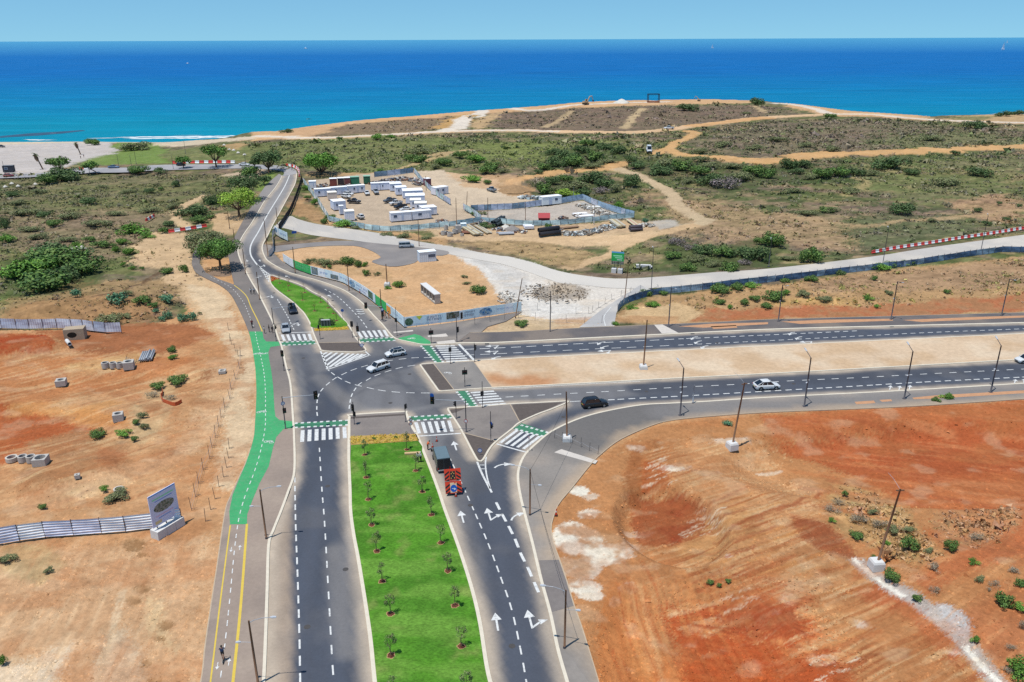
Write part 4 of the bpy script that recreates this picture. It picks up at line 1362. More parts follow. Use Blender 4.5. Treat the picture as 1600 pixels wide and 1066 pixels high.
dashes('lane_dash', [(480, 1350), (470, 1100), (468, 1000), (465, 900), (462, 820), (460.5, 745)], 1.45, 2.5, 0.2)
dashes('lane_dash',[(537,1350),(524,1100),(519,1030),(513,920),(507,815),(503,765),(498.5,692)],1.4,3.0,0.18)
dashes('lane_dash',[(875,1350),(828,1100),(824,1075),(814,1019),(800,955),(784,907),(762,848),(740,797),(722,757),(707,725),(692,693)],1.3,2.35,0.18)
dashes('lane_dash', [(838, 918), (824, 886), (814, 866), (802, 837), (781, 797), (769, 772)], 1.9, 3.0, 0.36)
dashes('lane_dash',[(668,559),(647,559.5),(622,562),(590,567),(555,577),(532,587),(520,594),(505,607),(497,620),(495,640),(497,656)],1.5,2.6,0.2)
dashes('lane_dash',[(662,569),(625,575),(590,586),(572,595),(560,602),(550,617),(546.5,632),(544.5,649)],1.5,2.5,0.2)
dashes('lane_dash',[(512,578),(527,589),(547,599),(570,605),(600,611),(637,614),(684,614.5)],1.6,2.7,0.2)
dashes('lane_dash', [(733, 546), (800, 543), (900, 537.7), (1060, 530)], 2.1, 3.3, 0.24)
dashes('lane_dash', [(1064, 529.8), (1200, 523.7), (1345, 517)], 1.15, 1.95, 0.26)
dashes('lane_dash', [(733, 555), (800, 552), (900, 547), (1060, 539.6)], 2.0, 3.4, 0.2)
dashes('lane_dash', [(1064, 539.4), (1200, 532.7), (1350, 525), (1450, 520), (1640, 512.5)], 1.15, 2.0, 0.22)
dashes('lane_dash',[(796,620.5),(875,616),(950,612),(1050,606),(1150,601),(1225,596),(1350,590),(1450,584.5),(1640,575)],1.4,2.95,0.2)
dashes('lane_dash',[(955,625),(1012,622),(1077,618.6),(1175,613),(1235,609.5),(1332,604),(1450,597),(1640,587.5)],1.2,1.95,0.28)
dashes('lane_dash', [(434, 469), (442, 482), (450, 496), (457, 511), (461, 518)], 1.2, 2.1, 0.2)
dashes('lane_dash', [(509, 453), (525, 462), (537, 472), (551, 486), (565, 501), (575, 515)], 1.3, 2.5, 0.2)
line('centre_line',[(450,266.5),(453,271),(445,291),(427,321),(415,341),(404,362),(395,377),(391,388),(392,399),(398,409),(406,418),(422,430.5)],0.42,m=m_white)
line('centre_line', [(402, 414), (410, 424), (415, 432), (420.5, 441)], 0.25)
for k in range(6):
	t0 = 0.12 + k * 0.15
	A,B = (406 + (420 - 406) * t0,418.5 + (441 - 418.5) * t0),(406 + (422 - 406) * (t0 + 0.16),418.5 + (430.5 - 418.5) * (t0 + 0.16))
	line('hatch_bar', [A, B], 0.3)
line('gore_line', [(745.5, 722), (752, 738), (760, 754), (768.5, 770)], 0.3)
line('gore_line', [(759.5, 714), (758.5, 728), (761, 746), (766, 764)], 0.22)
line('gore_line', [(750, 727), (754, 729), (758, 727)], 0.18)
line('gore_line', [(752, 733), (755, 734.5), (758.5, 733)], 0.18)
line('stop_line', [(652, 682), (720, 677.5)], 0.32)
line('stop_line', [(776, 694), (800, 701), (824, 707.5)], 0.3)
line('stop_line', [(717, 538), (741, 563.5)], 0.5)
line('stop_line', [(436, 520.8), (489, 519)], 0.3)
line('edge_line', [(890, 628), (908, 627), (925, 626.5)], 0.22)
line('edge_line', [(768, 607.8), (800, 606.3), (1000, 596)], 0.16)
line('edge_line', [(1030, 632.5), (1200, 623.4), (1360, 615.4), (1600, 601.3)], 0.16)
zebra((438.5, 523.2), (485, 522), (442.5, 533), (488.5, 532), 6, 0.52)
zebra((556.5, 518), (602, 515.8), (563.5, 528.3), (608, 526), 6, 0.55)
zebra((470, 672.8), (541, 667.5), (469, 691), (542, 685), 7, 0.55)
zebra((647, 660.5), (704, 657.5), (652.5, 678), (709, 674.7), 6, 0.52)
zebra((806, 672), (846, 682.5), (779, 692), (820, 702.3), 5, 0.5)
zebra((680, 540.3), (710, 540), (698, 566), (734, 564), 8, 0.5, vertical=False)
zebra((735, 613.2), (771, 610.6), (753, 635), (792, 632), 6, 0.5, vertical=False)
green_x([(437, 534.6), (491, 532.6), (494, 538.2), (438.5, 541)])
block_row((438.5, 535.4), (492, 532.8), 7)
block_row((441.5, 540), (494.5, 537.2), 7)
green_x([(561, 529.6), (613, 527.4), (619, 532.6), (564, 535.5)])
block_row((562, 530), (614, 528), 7)
block_row((564, 534.6), (618, 532.2), 7)
green_x([(459, 661.5), (545, 657), (545, 665), (459, 669)])
block_row((460, 662), (544.5, 657), 9)
block_row((460, 668.6), (544.5, 664.3), 9)
green_x([(637, 651.5), (705, 648), (708, 653.5), (640, 658.2)])
block_row((636.5, 652), (704.5, 648.4), 7)
block_row((641, 658.2), (707.5, 653), 7)
green_x([(802, 670.5), (815, 661.5), (857, 675.5), (848, 682.5)])
block_row((813.5, 664.5), (856.5, 676.5), 6)
block_row((805, 670.5), (849, 682.2), 6)
green_x([(657, 540), (673, 540), (691.5, 566.5), (680, 567)])
block_row((657.5, 540.4), (681, 566.5), 8)
block_row((673.5, 541), (692.5, 566.3), 8)
green_x([(713, 611.5), (730, 610.8), (746.5, 635.6), (734, 637)])
block_row((713.5, 612.4), (734, 636.6), 7)
block_row((729, 611.5), (745.5, 635.6), 7)
for a,b in (((503,555),(511,551)),((504.5,560),(518.5,551)),((506.5,566),(527,551.5)),((509.3,572),(536,552.2)),((514,574.5),(545,552.6)),((523.5,572),(553,553)),((533.5,568.5),(560.5,553.3)),((543.5,565.5),(567,553.6)),((553.5,562),(572,554.2))):
	line('hatch_bar', [a, b], 0.55)
line('hatch_line', [(501, 549), (512.5, 578)], 0.3)
line('hatch_line', [(512.5, 577.5), (545, 566.5), (577.5, 555.5)], 0.3)
line('hatch_line', [(571, 549.5), (578, 556)], 0.3)

_mc = MB().tube([(0, 0, -0.01), (0, 0, 0.004)], 0.36, 14)
_mm = bpy.data.meshes.new('manhole_cover')
_mm.from_pydata(_mc.v, [], _mc.f)
_mm.materials.append(mat('cast_iron', C(84, 80, 78), var=0.2, scale=6))
for x,y in ((480,980),(540,890),(512,760),(474,560),(610,630),(640,585),(735,790),(800,1010),(690,668),(880,652),(1010,612),(1240,600),(1120,536),(1440,516),(520,470),(428,458)):
	p = G(x, y)
	share('manhole_cover', _mm, road, (p[0], p[1], p[2] + 0.035))

# turn arrows, drawn along +x
def arrow_mesh(kind):
	P, F = [], []

	def poly(pts):
		n = len(P)
		P.extend([(a, b, 0) for a, b in pts])
		F.append(tuple(range(n, n + len(pts))))
	if kind in ('straight', 'straight_right', 'straight_left'):
		poly([(-1.25, -0.10), (0.25, -0.10), (0.25, 0.10), (-1.25, 0.10)])
		poly([(0.25, -0.52), (1.3, 0), (0.25, 0.52)])
	for s in ((-1,) if kind == 'straight_right' else (1,) if kind == 'straight_left' else ()):
		poly([(-1.2, s * 0.1), (-0.95, s * 0.1), (-0.45, s * 0.78), (-0.6, s * 0.92)])
		poly([(-0.85, s * 0.85), (-0.15, s * 0.72), (-0.32, s * 1.62)])
	if kind in ('right', 'left'):
		s = -1 if kind == 'right' else 1
		arc = [(-1.3 + 1.5 * math.sin(t), s * 1.2 * (1.0 - math.cos(t))) for t in np.linspace(0, 1.05, 7)]
		for (a, b), (c, d) in zip(arc[:-1], arc[1:]):
			nx, ny = -(d - b), c - a
			q = math.hypot(nx, ny) / 0.11
			poly([(a - nx / q, b - ny / q), (c - nx / q, d - ny / q), (c + nx / q, d + ny / q), (a + nx / q, b + ny / q)])
		ex, ey = arc[-1]
		ux, uy = math.cos(1.0), s * math.sin(1.0)
		nx, ny = -uy, ux
		poly([(ex - nx * 0.45, ey - ny * 0.45), (ex + ux * 1.0, ey + uy * 1.0), (ex + nx * 0.45, ey + ny * 0.45)])
	me = bpy.data.meshes.new('turn_arrow')
	me.from_pydata(P, [], F)
	bm = bmesh.new()
	bm.from_mesh(me)
	bmesh.ops.recalc_face_normals(bm, faces=bm.faces)
	for fc in bm.faces:
		if fc.normal.z < 0:
			fc.normal_flip()
	bm.to_mesh(me)
	bm.free()
	me.materials.append(m_white)
	return me


AM = {k: arrow_mesh(k) for k in ('straight', 'straight_right', 'straight_left', 'right', 'left')}


def arrow(px, py, tx, ty, kind, s=1.0, parent=None, dz=None):
	a, b = G(px, py), G(tx, ty)
	share('turn_arrow',AM[kind],parent or road,(a[0],a[1],float(land(a[0],a[1])) + (dz or Z_MARK)),math.atan2(b[1] - a[1],b[0] - a[0]),(s,s,1))


arrow(776, 972, 767, 920, 'straight', 1.15)
arrow(722, 808, 714, 780, 'straight', 1.15)
arrow(711, 697, 702, 670, 'straight', 1.2)
arrow(828, 968, 815, 920, 'straight_right', 1.2)
arrow(764, 804, 756, 780, 'straight_right', 1.2)
arrow(801, 804, 804, 790, 'right', 1.15)
arrow(781, 724, 790, 716, 'right', 1.25)
for x,y in ((769,541),(768,549.5),(771,558),(935,535),(940,541.5),(944,548.5),(1080,527),(1086,533.5),(1096,541),(1232,520),(1243,527),(1259,534.5)):
	arrow(x, y, x - 30, y + 1.6, random.choice(['left', 'left', 'straight_left']), 1.15)
for x, y in ((1391, 606), (1405.5, 606.5), (1421.5, 605.5), (1586, 596), (1600, 595.5)):
	arrow(x, y, x + 3, y - 10, 'straight', 0.85)
for x,y,tx,ty,k in ((466,507,472,530,'straight_right'),(425,464,432,480,'straight_right'),(402,433,408,445,'straight_left'),(386,407.5,390,420,'straight'),(406,407.5,402,395,'straight'),(413,415.5,405,405,'straight_left'),(449,432.5,435,427,'straight'),(515,463,500,453,'straight')):
	arrow(x, y, tx, ty, k, 0.9)
for x, y in ((561, 484), (562.5, 487), (564, 490.5)):
	line('chevron', [(x - 5, y - 0.5), (x + 1, y + 0.6), (x + 6, y - 0.4)], 0.35)

# cycle track on the western pavement
GREEN = [(389.3,519),(394,542),(399,575),(401,610),(400,640),(397.6,680),(392.6,701),(384,726),(374.5,748),(363.5,775),(358.5,800),(359.5,820.5),(386,820.5),(386.5,805),(395,782),(406,756),(420,730),(427,700),(432,684),(443,671.5),(457.5,670),(457,659.5),(437,657.5),(430.5,652),(429,640),(427,605),(424,580),(420.5,562),(419.5,551),(423,543),(438,541),(435,534.8),(416,534.5),(412,530),(410,519)]
patch('cycle_track', GREEN, 0.128, m_green, side_w)
for pts,w in (([(360,822),(345,937),(330,1060),(318,1150),(300,1300)],0.17),([(386,820),(377,940),(365,1060),(355,1150),(340,1300)],0.30),([(366,446.5),(377,455),(386,465),(392,480),(402,500),(410,519)],0.22)):
	line('cycle_edge_line', pts, w, 0.129, m_yellow, side_w)
dashes('cycle_dash',[(399,520),(402.5,537),(405.6,549),(409,565),(412,580),(414.5,605),(415,645),(414,672),(407,707),(397,740),(384,774),(374,809),(367,857),(359,940),(352,1005),(343,1075)],0.95,1.9,0.12,0.136,parent=side_w)
dashes('cycle_dash',[(330,434),(345,441),(362,451),(374,464),(383,478),(391,497),(397,514)],0.9,2.2,0.12,0.129,parent=side_w)
for x, y, tx, ty in ((361.5, 860, 360, 872), (375, 857, 376, 846), (340, 1042, 338, 1055), (358, 1036, 360, 1024)):
	arrow(x, y, tx, ty, 'straight', 0.42, side_w, 0.13)


def bike_symbol(px, py, ang, parent, dz):
	mb = MB()
	for cx in (-0.5, 0.5):
		n = 12
		for k in range(n):
			a, b = 2 * math.pi * k / n, 2 * math.pi * (k + 1) / n
			q = len(mb.v)
			mb.v += [(cx + 0.34 * math.cos(a),0.34 * math.sin(a),0),(cx + 0.34 * math.cos(b),0.34 * math.sin(b),0),(cx + 0.24 * math.cos(b),0.24 * math.sin(b),0),(cx + 0.24 * math.cos(a),0.24 * math.sin(a),0)]
			mb.f.append((q, q + 1, q + 2, q + 3))
	for (a,b),(c,d) in (((-0.5,0),(-0.15,0.5)),((-0.15,0.5),(0.4,0.5)),((-0.5,0),(0.0,0)),((0,0),(0.4,0.5)),((0.5,0),(0.35,0.65)),((-0.15,0.5),(0,0))):
		nx, ny = -(d - b), c - a
		q = math.hypot(nx, ny) / 0.05
		k = len(mb.v)
		mb.v += [(a - nx / q,b - ny / q,0.001),(c - nx / q,d - ny / q,0.001),(c + nx / q,d + ny / q,0.001),(a + nx / q,b + ny / q,0.001)]
		mb.f.append((k, k + 1, k + 2, k + 3))
	p = G(px, py)
	mb.build('cycle_symbol', m_white, parent, loc=(p[0], p[1], float(land(p[0], p[1])) + dz), rz=ang)


for x, y, a in ((402, 554, 0.1), (412.5, 553, 3.2), (420, 692, -0.3), (409, 645, 0.2)):
	bike_symbol(x, y, a, side_w, 0.137)
bike_symbol(700, 584, -0.4, island_e, 0.147)
bike_symbol(643, 530, 0.1, corner, 0.137)

# ------------------------------------------------------------------ older roads
def pale_col(base, dust, sc=6, seed=5):
	def fn(X, Y):
		c = np.repeat(np.asarray(base)[None, :], X.size, 0)
		c = mixc(c, dust, sstep(0.45, 0.65, fbm(X / sc, Y / sc, seed, 4)) * 0.8)
		return np.clip(c * (0.93 + 0.14 * fbm(X / 2, Y / 2, seed + 3, 3))[:, None], 0.01, 0.8)
	return fn


def old_col(X, Y):
	c = pale_col(C(206, 199, 190), C(224, 214, 200), 7)(X, Y)
	a = G(800, 425)
	d = np.hypot((X - a[0] - 8) / 34, (Y - a[1]) / 30) + 0.5 * (fbm(X / 6, Y / 6, 3, 4) - 0.5)
	return mixc(c, C(232, 224, 212), (1 - sstep(0.6, 1.2, d)) * 0.75)


old_road = ribbon('old_road',GX([(438,345),(452,337),(467,343),(497,350.5),(560,359.5),(600,366),(637,374.5),(675,381),(725,390),(775,399),(800,402),(837,412),(867,422),(900,429),(950,435),(1000,434.5),(1100,427),(1200,420),(1360,401.5),(1450,387.5),(1600,367),(1760,345)]),
GX([(425,358),(440,356),(475,365),(497,369),(540,374.5),(580,379.5),(620,385),(660,390),(705,398),(755,407.5),(785,413),(822,424),(855,436),(890,444),(950,450),(1005,451),(1100,444),(1200,436.5),(1320,424),(1450,405.5),(1600,387),(1760,365)]),
0.025, m_asph, 7, colfn=old_col, kind='structure')
branch = ribbon('branch_road',GX([(1000,446),(975,462),(950,478),(930,492),(905,512)]),GX([(1018,453),(985,470),(966,484),(962,496),(960,510)]),0.055,m_asph,5,colfn=pale_col(C(190,187,184),C(214,208,200),5,15),kind='structure')
line('edge_line', [(946, 510), (944, 495), (955, 480)], 0.2, 0.07, parent=branch)
dark_drive = sheet('asphalt_drive',smooth_line(GX([(424,386),(475,380.5),(540,376.5),(600,381.5),(650,386),(700,393),(690,400),(655,397),(650,410),(612,417),(580,409),(595,402),(570,388),(540,384),(480,386.5),(424,395)]),2.0,True)[:-1],0.05,m_asph,3.0,colfn=pale_col(C(146,140,137),C(164,156,150),4,25),kind='structure')
beach_road = ribbon('beach_road',GX([(464.5,272),(462,266.5),(453,262),(435,259),(400,257.5),(375,257),(250,258),(200,262),(150,262.5),(110,264.5),(60,271),(0,272.5),(-70,274)]),
GX([(441,276),(444,271),(441,268),(428,266),(400,264),(375,263.5),(250,266.5),(200,269.5),(150,270.5),(100,273),(50,277),(0,279),(-70,281)]),0.08,m_asph,6,colfn=pale_col(C(170,168,170),C(186,182,180),8,35),kind='structure')
line('edge_line', [(375, 258.5), (250, 259.5), (200, 263.5), (150, 264)], 0.3, 0.1, parent=beach_road)
# ------------------------------------------------------------------ plants
m_leaf = mat('leaves', (0.1, 0.2, 0.05), rough=0.7, var=0.18, scale=1.5, spec=0.25, attr='Col')
m_bark = mat('bark', C(112, 92, 74), rough=0.95, var=0.25, scale=4, bump=0.5)
m_twig = mat('dry_twig', C(150, 128, 108), rough=0.95, var=0.25, scale=4)


LEAFGAIN = 1.5      # leaves face every way, so they catch less sun than level ground of the same look


def leaf_cloud(centers, radii, n, size, cols, rg, flat_z=0.8, up=0.35):
	"""many leaf-sized faces spread through a set of clumps; returns verts, faces, colours"""
	centers = np.asarray(centers, float)
	radii = np.asarray(radii, float)
	w = radii ** 2
	k = rg.choice(len(centers), size=n, p=w / w.sum())
	d = rg.normal(size=(n, 3))
	d /= np.linalg.norm(d, axis=1, keepdims=True)
	r = radii[k] * rg.uniform(0.45, 1.05, n) ** 0.6
	P = centers[k] + d * r[:, None] * np.array([1, 1, flat_z])
	nrm = d + rg.normal(size=(n, 3)) * 0.55 + np.array([0, 0, up])
	nrm /= np.linalg.norm(nrm, axis=1, keepdims=True)
	a = np.cross(nrm, rg.normal(size=(n, 3)))
	a /= np.maximum(np.linalg.norm(a, axis=1, keepdims=True), 1e-6)
	b = np.cross(nrm, a)
	s = size * rg.uniform(0.6, 1.35, n)[:, None]
	V = np.stack([P - a * s, P - b * s * 0.6, P + a * s, P + b * s * 0.6], 1).reshape(-1, 3)
	F = np.arange(4 * n).reshape(-1, 4)
	cols = np.asarray(cols)
	tone = rg.uniform(0.72, 1.28, len(centers))
	ck = LEAFGAIN * cols[rg.integers(0, len(cols), n)] * tone[k][:, None] * rg.uniform(0.8, 1.2, n)[:, None]
	return V, F, np.repeat(np.clip(ck, 0.005, 0.7), 4, 0)


def np_mesh(name, V, F, m, colors=None):
	me = bpy.data.meshes.new(name)
	V = np.asarray(V, np.float32)
	F = np.asarray(F, np.int32)
	k = F.shape[1]
	me.vertices.add(len(V))
	me.vertices.foreach_set('co', V.ravel())
	me.loops.add(F.size)
	me.loops.foreach_set('vertex_index', F.ravel())
	me.polygons.add(len(F))
	me.polygons.foreach_set('loop_start', np.arange(0, F.size, k, dtype=np.int32))
	me.polygons.foreach_set('loop_total', np.full(len(F), k, np.int32))
	me.update(calc_edges=True)
	if colors is not None:
		set_col(me, colors)
	me.materials.append(m)
	return me


PAL = {
'green': [C(78, 108, 52), C(92, 120, 56), C(64, 94, 46), C(108, 132, 66)],
'bright': [C(96, 138, 52), C(84, 126, 46), C(116, 152, 64), C(74, 112, 44)],
'dark': [C(72, 96, 54), C(64, 86, 50), C(84, 106, 62), C(96, 114, 70)],
'olive': [C(112, 122, 78), C(128, 132, 90), C(96, 108, 68), C(120, 120, 88)],
'grey': [C(150, 138, 118), C(134, 124, 104), C(160, 146, 126), C(120, 116, 92)],
'teal': [C(78, 124, 92), C(96, 140, 104), C(64, 104, 76), C(110, 148, 110)],
'lime': [C(126, 158, 52), C(142, 170, 62), C(104, 140, 46), C(156, 178, 80)],
'tree': [C(70, 106, 44), C(86, 122, 50), C(60, 92, 40), C(104, 136, 62)],
'purple': [C(128, 116, 118), C(112, 104, 104), C(140, 126, 122), C(100, 98, 86)],
}
BUSH = {}


def bush_proto(kind, var):
	"""two shared meshes (foliage, stem) for a bush of unit radius and height"""
	key = (kind, var)
	if key in BUSH:
		return BUSH[key]
	rg = np.random.default_rng(sum(map(ord, kind)) + 17 * var)
	nc_ = 12
	ang = rg.uniform(0, 6.28, nc_)
	rr = rg.uniform(0.1, 0.85, nc_)
	cen = np.column_stack([rr * np.cos(ang), rr * np.sin(ang), rg.uniform(0.28, 0.72, nc_) - 0.2 * rr])
	rad = rg.uniform(0.24, 0.48, nc_)
	n = {'grey': 800, 'purple': 800, 'teal': 600}.get(kind, 1500)
	V, F, c = leaf_cloud(cen, rad, n, {'teal': 0.10, 'grey': 0.05}.get(kind, 0.068), PAL[kind], rg, 0.85)
	V[:, 2] = np.maximum(V[:, 2], 0.01)
	fo = np_mesh('foliage', V, F, m_leaf, c)
	st = MB()
	for i in range(6):
		p = cen[i]
		st.tube([(p[0] * 0.15, p[1] * 0.15, -0.25), (p[0] * 0.5, p[1] * 0.5, p[2] * 0.5), tuple(p)], [0.03, 0.022, 0.01], 5)
	sm = bpy.data.meshes.new('stem')
	sm.from_pydata(st.v, [], st.f)
	sm.materials.append(m_bark if kind not in ('grey', 'purple') else m_twig)
	BUSH[key] = (fo, sm)
	return BUSH[key]


BUSHES = []


def bush(px, py, wpx, hpx, kind, label, group=None, name='bush', var=None):
	"""bush whose foot stands at a picture point, wpx wide and hpx tall there"""
	p = G(px, py)
	s = ppm(p)
	r = wpx / s / 2 * 1.22
	dep = math.atan2(CAMH - p[2], p[1])
	h = {'olive': 0.75,'grey': 0.8,'purple': 0.8}.get(kind,1.0) * 1.1 * max(0.35,(hpx / s - 2 * r * 0.4 * math.sin(dep)) / math.cos(dep),r * 0.62)
	fo, sm = bush_proto(kind, var if var is not None else random.randrange(3))
	e = empty(name, (p[0], p[1], p[2] - 0.12), random.uniform(0, 6.28), label, 'bush', group)
	e.scale = (r * random.uniform(0.95, 1.3), r * random.uniform(0.75, 1.05), h)
	e.rotation_euler = (0, 0, random.uniform(-0.5, 0.5) + random.choice((0, math.pi)))
	share('foliage', fo, e)
	share('stem', sm, e)
	BUSHES.append(e)
	return e


ORD = ['first','second','third','fourth','fifth','sixth','seventh','eighth','ninth','tenth','eleventh','twelfth','thirteenth','fourteenth','fifteenth','sixteenth','seventeenth','eighteenth','nineteenth','twentieth']
ORD += ['twenty-' + o for o in ORD[:9]] + ['thirtieth'] + ['thirty-' + o for o in ORD[:9]]
HUE = {'green': 'green','bright': 'bright green','dark': 'dark green','olive': 'olive','grey': 'grey dry','teal': 'blue-green','lime': 'lime green','purple': 'purplish dry'}


def bushes(lst, where, group, name='bush'):
	"""one bush each, told apart by colour and place in its row"""
	lst = sorted(lst)
	seen = {}
	tot = {}
	for t in lst:
		tot[t[4]] = tot.get(t[4], 0) + 1
	for t in lst:
		k = seen.get(t[4], 0)
		seen[t[4]] = k + 1
		if tot[t[4]] == 1:
			lab = 'the only %s bush %s' % (HUE[t[4]], where)
		else:
			lab = '%s %s bush from the left %s' % (ORD[k], HUE[t[4]], where)
		bush(*t, lab, group, name)


def tree(name,px,py,h_px,w_px,label,pal='tree',trunk=0.28,n=1500,leaf=0.32,lean=(0,0),flatz=0.7,seed=1,crown_up=0.0,cat='tree',group=None):
	p = G(px, py)
	s = ppm(p)
	dep = math.atan2(CAMH - p[2], p[1])
	H = h_px / s / math.cos(dep)
	R = w_px / s / 2
	rg = np.random.default_rng(seed)
	e = empty(name, (p[0], p[1], p[2] - 0.15), 0, label, cat, group)
	fork = H * trunk
	cz = H * (0.5 + trunk * 0.5) + crown_up
	tip = Vector((lean[0], lean[1], fork))
	tr = MB()
	r0 = max(0.11, R * 0.055)
	tr.tube([(0, 0, -0.2), (lean[0] * 0.3, lean[1] * 0.3, fork * 0.5), tip], [r0 * 1.4, r0, r0 * 0.85], 9)
	cen, rad = [], []
	nb = 15
	for i in range(nb):
		a = 6.283 * i / nb * 2.4 + rg.uniform(-0.3, 0.3)
		rr = R * (0.25 + 0.5 * math.sqrt((i + 0.5) / nb))
		cc = np.array([lean[0] + rr * math.cos(a),lean[1] + rr * math.sin(a),cz + (H - cz) * (0.55 - 0.85 * (rr / R) ** 2) + rg.uniform(-0.1,0.1) * H])
		cen.append(cc)
		rad.append(R * rg.uniform(0.30, 0.44))
	cen.append(np.array([lean[0], lean[1], H - R * 0.32]))
	rad.append(R * 0.34)
	trunk_o = tr.build('trunk', m_bark, e, True)
	lm = MB()
	for i in range(0, nb, 1):
		c = Vector(cen[i])
		mid = tip.lerp(c, 0.5) + Vector((0, 0, -0.06 * H))
		lm.tube([tip - Vector((0, 0, fork * 0.12)), mid, c], [r0 * 0.6, r0 * 0.34, r0 * 0.12], 6)
	lm.build('limbs', m_bark, e, True)
	V, F, c = leaf_cloud(cen, rad, n, leaf, PAL[pal], rg, flatz)
	share('crown', np_mesh('crown', V, F, m_leaf, c), e)
	return e


# trees along the old coast road
tree('spreading_tree',345,421,47,68,'round broad tree with thick trunk between cycle path and road','tree',0.36,4200,0.26,seed=3)
tree('fig_tree',322,398,36,64,'grey-green fig-like tree close behind the round broad tree','olive',0.2,3200,0.28,seed=5)
tree('roadside_tree',374,339,42,64,'lime green tree shading the pavement by the bend','lime',0.3,3200,0.31,seed=7)
tree('roadside_tree',385,314,40,54,'dark green tree just behind the lime green tree','dark',0.3,2800,0.32,seed=9)
tree('roadside_tree',413,289,14,24,'low dark tree on the small grass patch by the road','dark',0.35,800,0.34,seed=11)
tree('roadside_tree',420,269,33,48,'tall dense dark tree at the top of the road bend','dark',0.22,2600,0.40,seed=13)
tree('bushy_tree',502,272,33,56,'large rounded green bushy tree behind the container yard','bright',0.08,3600,0.42,seed=15)
tree('roadside_tree',338,262,36,42,'spreading tree by the beach road, between low trees','tree',0.3,1500,0.42,seed=17)
tree('roadside_tree',287,263,18,24,'small round tree beside the beach road lamp posts','tree',0.35,800,0.40,seed=19)
tree('roadside_tree',152,271,18,26,'leaning small tree on the near edge of the beach road','tree',0.4,700,0.40,lean=(-3,0),seed=21)
tree('bushy_tree',92,267,22,38,'dense green tree between the car park and the beach road','green',0.12,1300,0.46,seed=23)
tree('roadside_tree',398,262,12,16,'small dark tree partly hidden left of the tall dense tree','dark',0.3,600,0.40,seed=25)


def palm(px, py, h_px, label, lean=0.0):
	p = G(px, py)
	s = ppm(p)
	H = h_px / s
	e = empty('palm_tree', (p[0], p[1], p[2] - 0.1), 0, label, 'palm')
	MB().tube([(0,0,-0.2),(lean * 0.4,0,H * 0.4),(lean * 0.8,0,H * 0.7)],[0.35,0.3,0.28],8).build('trunk',m_bark,e,True)
	MB().tube([(lean * 0.55,0,H * 0.42),(lean * 0.7,0,H * 0.58),(lean * 0.85,0,H * 0.78)],[0.5,0.95,0.7],10).build('dead_frond_skirt',mat('dead_frond',C(128,104,82),var=0.3,scale=2),e,True)
	rg = np.random.default_rng(int(px))
	V, F = [], []
	for k in range(26):
		a = rg.uniform(0, 6.28)
		el = rg.uniform(-0.3, 1.1)
		L = rg.uniform(1.6, 2.3)
		pts = []
		for t in np.linspace(0, 1, 5):
			pts.append(np.array([lean * 0.85 + L * t * math.cos(a) * math.cos(el * (1 - t * 0.6)),L * t * math.sin(a) * math.cos(el * (1 - t * 0.6)),H * 0.8 + L * t * math.sin(el) - 0.9 * t * t]))
		sd = np.array([-math.sin(a), math.cos(a), 0])
		for i in range(4):
			w0, w1 = 0.26 * (1 - abs(i / 4 - 0.4)), 0.26 * (1 - abs((i + 1) / 4 - 0.4))
			b = len(V)
			V += [pts[i] - sd * w0, pts[i] + sd * w0, pts[i + 1] + sd * w1, pts[i + 1] - sd * w1]
			F.append((b, b + 1, b + 2, b + 3))
	me = np_mesh('fronds', V, F, m_leaf, np.repeat(np.asarray([C(92, 118, 70)]), len(V), 0))
	share('fronds', me, e)


palm(67, 264, 28, 'palm with a thick skirt of dead fronds left of the dense tree', -3.0)
palm(126, 241, 21, 'palm with dead brown skirt on the beach car park', -2.2)

# big bushes one can tell apart
bush(88, 415, 76, 26, 'green', 'bright green middle of the large scrub mound on the western slope', var=0)
bush(130, 422, 60, 26, 'green', 'green right-hand bush of the large scrub mound on the western slope', var=1)
bush(46, 430, 76, 20, 'bright', 'lower left bush of the large scrub mound on the western slope', var=2)
bush(64, 448, 76, 22, 'green', 'front bush of the large scrub mound on the western slope', var=1)
bush(110, 436, 44, 26, 'dark', 'dark front-right bush of the large scrub mound on the western slope', var=0)
bush(92, 402, 64, 18, 'dark', 'dark hind bush of the large scrub mound on the western slope', var=2)
bush(6, 355, 14, 18, 'dark', 'small dark bush cut by the edge of the picture on the western slope')
bush(12, 377, 28, 14, 'bright', 'flat bright green bush at the edge of the picture on the western slope')
bush(92, 281, 52, 24, 'dark', 'broad dark bush clump on the near side of the beach road')
bush(75, 285, 30, 18, 'green', 'rounded left end of the dark bush clump by the beach road')
bush(251, 269, 18, 9, 'dark', 'small round dark bush on the near verge of the beach road')
bush(216, 270, 30, 6, 'green', 'low flat bush strip on the near verge of the beach road')
bush(392, 272, 36, 12, 'green', 'wide low bush at the inside of the road bend')
bush(147, 226, 20, 7, 'green', 'low bush at the back of the beach car park, the nearer of two')
bush(140, 223, 18, 4, 'green', 'low bush at the back of the beach car park, the farther of two')
bush(210, 234, 40, 12, 'olive', 'olive bushes on the lawn beside the beach car park')
bush(1413, 334, 30, 20, 'dark', 'lone round dark bush on the scrub beyond the old road')
bush(1267, 409, 40, 28, 'green', 'tall round bush beside the old road, left of the red and white barriers')
bush(1213, 383, 34, 24, 'green', 'large round green bush at the end of the roadside thicket')
bush(990, 291, 26, 21, 'dark', 'round dark bush right of the track above the fenced yard')
bush(744, 456, 26, 15, 'green', 'flat green bush near the bottom of the bare sand triangle')
bush(624, 447, 17, 11, 'bright', 'small green bush on the bare sand beside a lamp footing')
bush(815, 508, 22, 11, 'green', 'green bush at the foot of the leaning wooden pole by the corner')
bush(842, 290, 32, 22, 'grey', 'grey dry bush behind the fenced yard')
bush(1180, 164, 18, 12, 'dark', 'dark round bush on the brow of the headland')
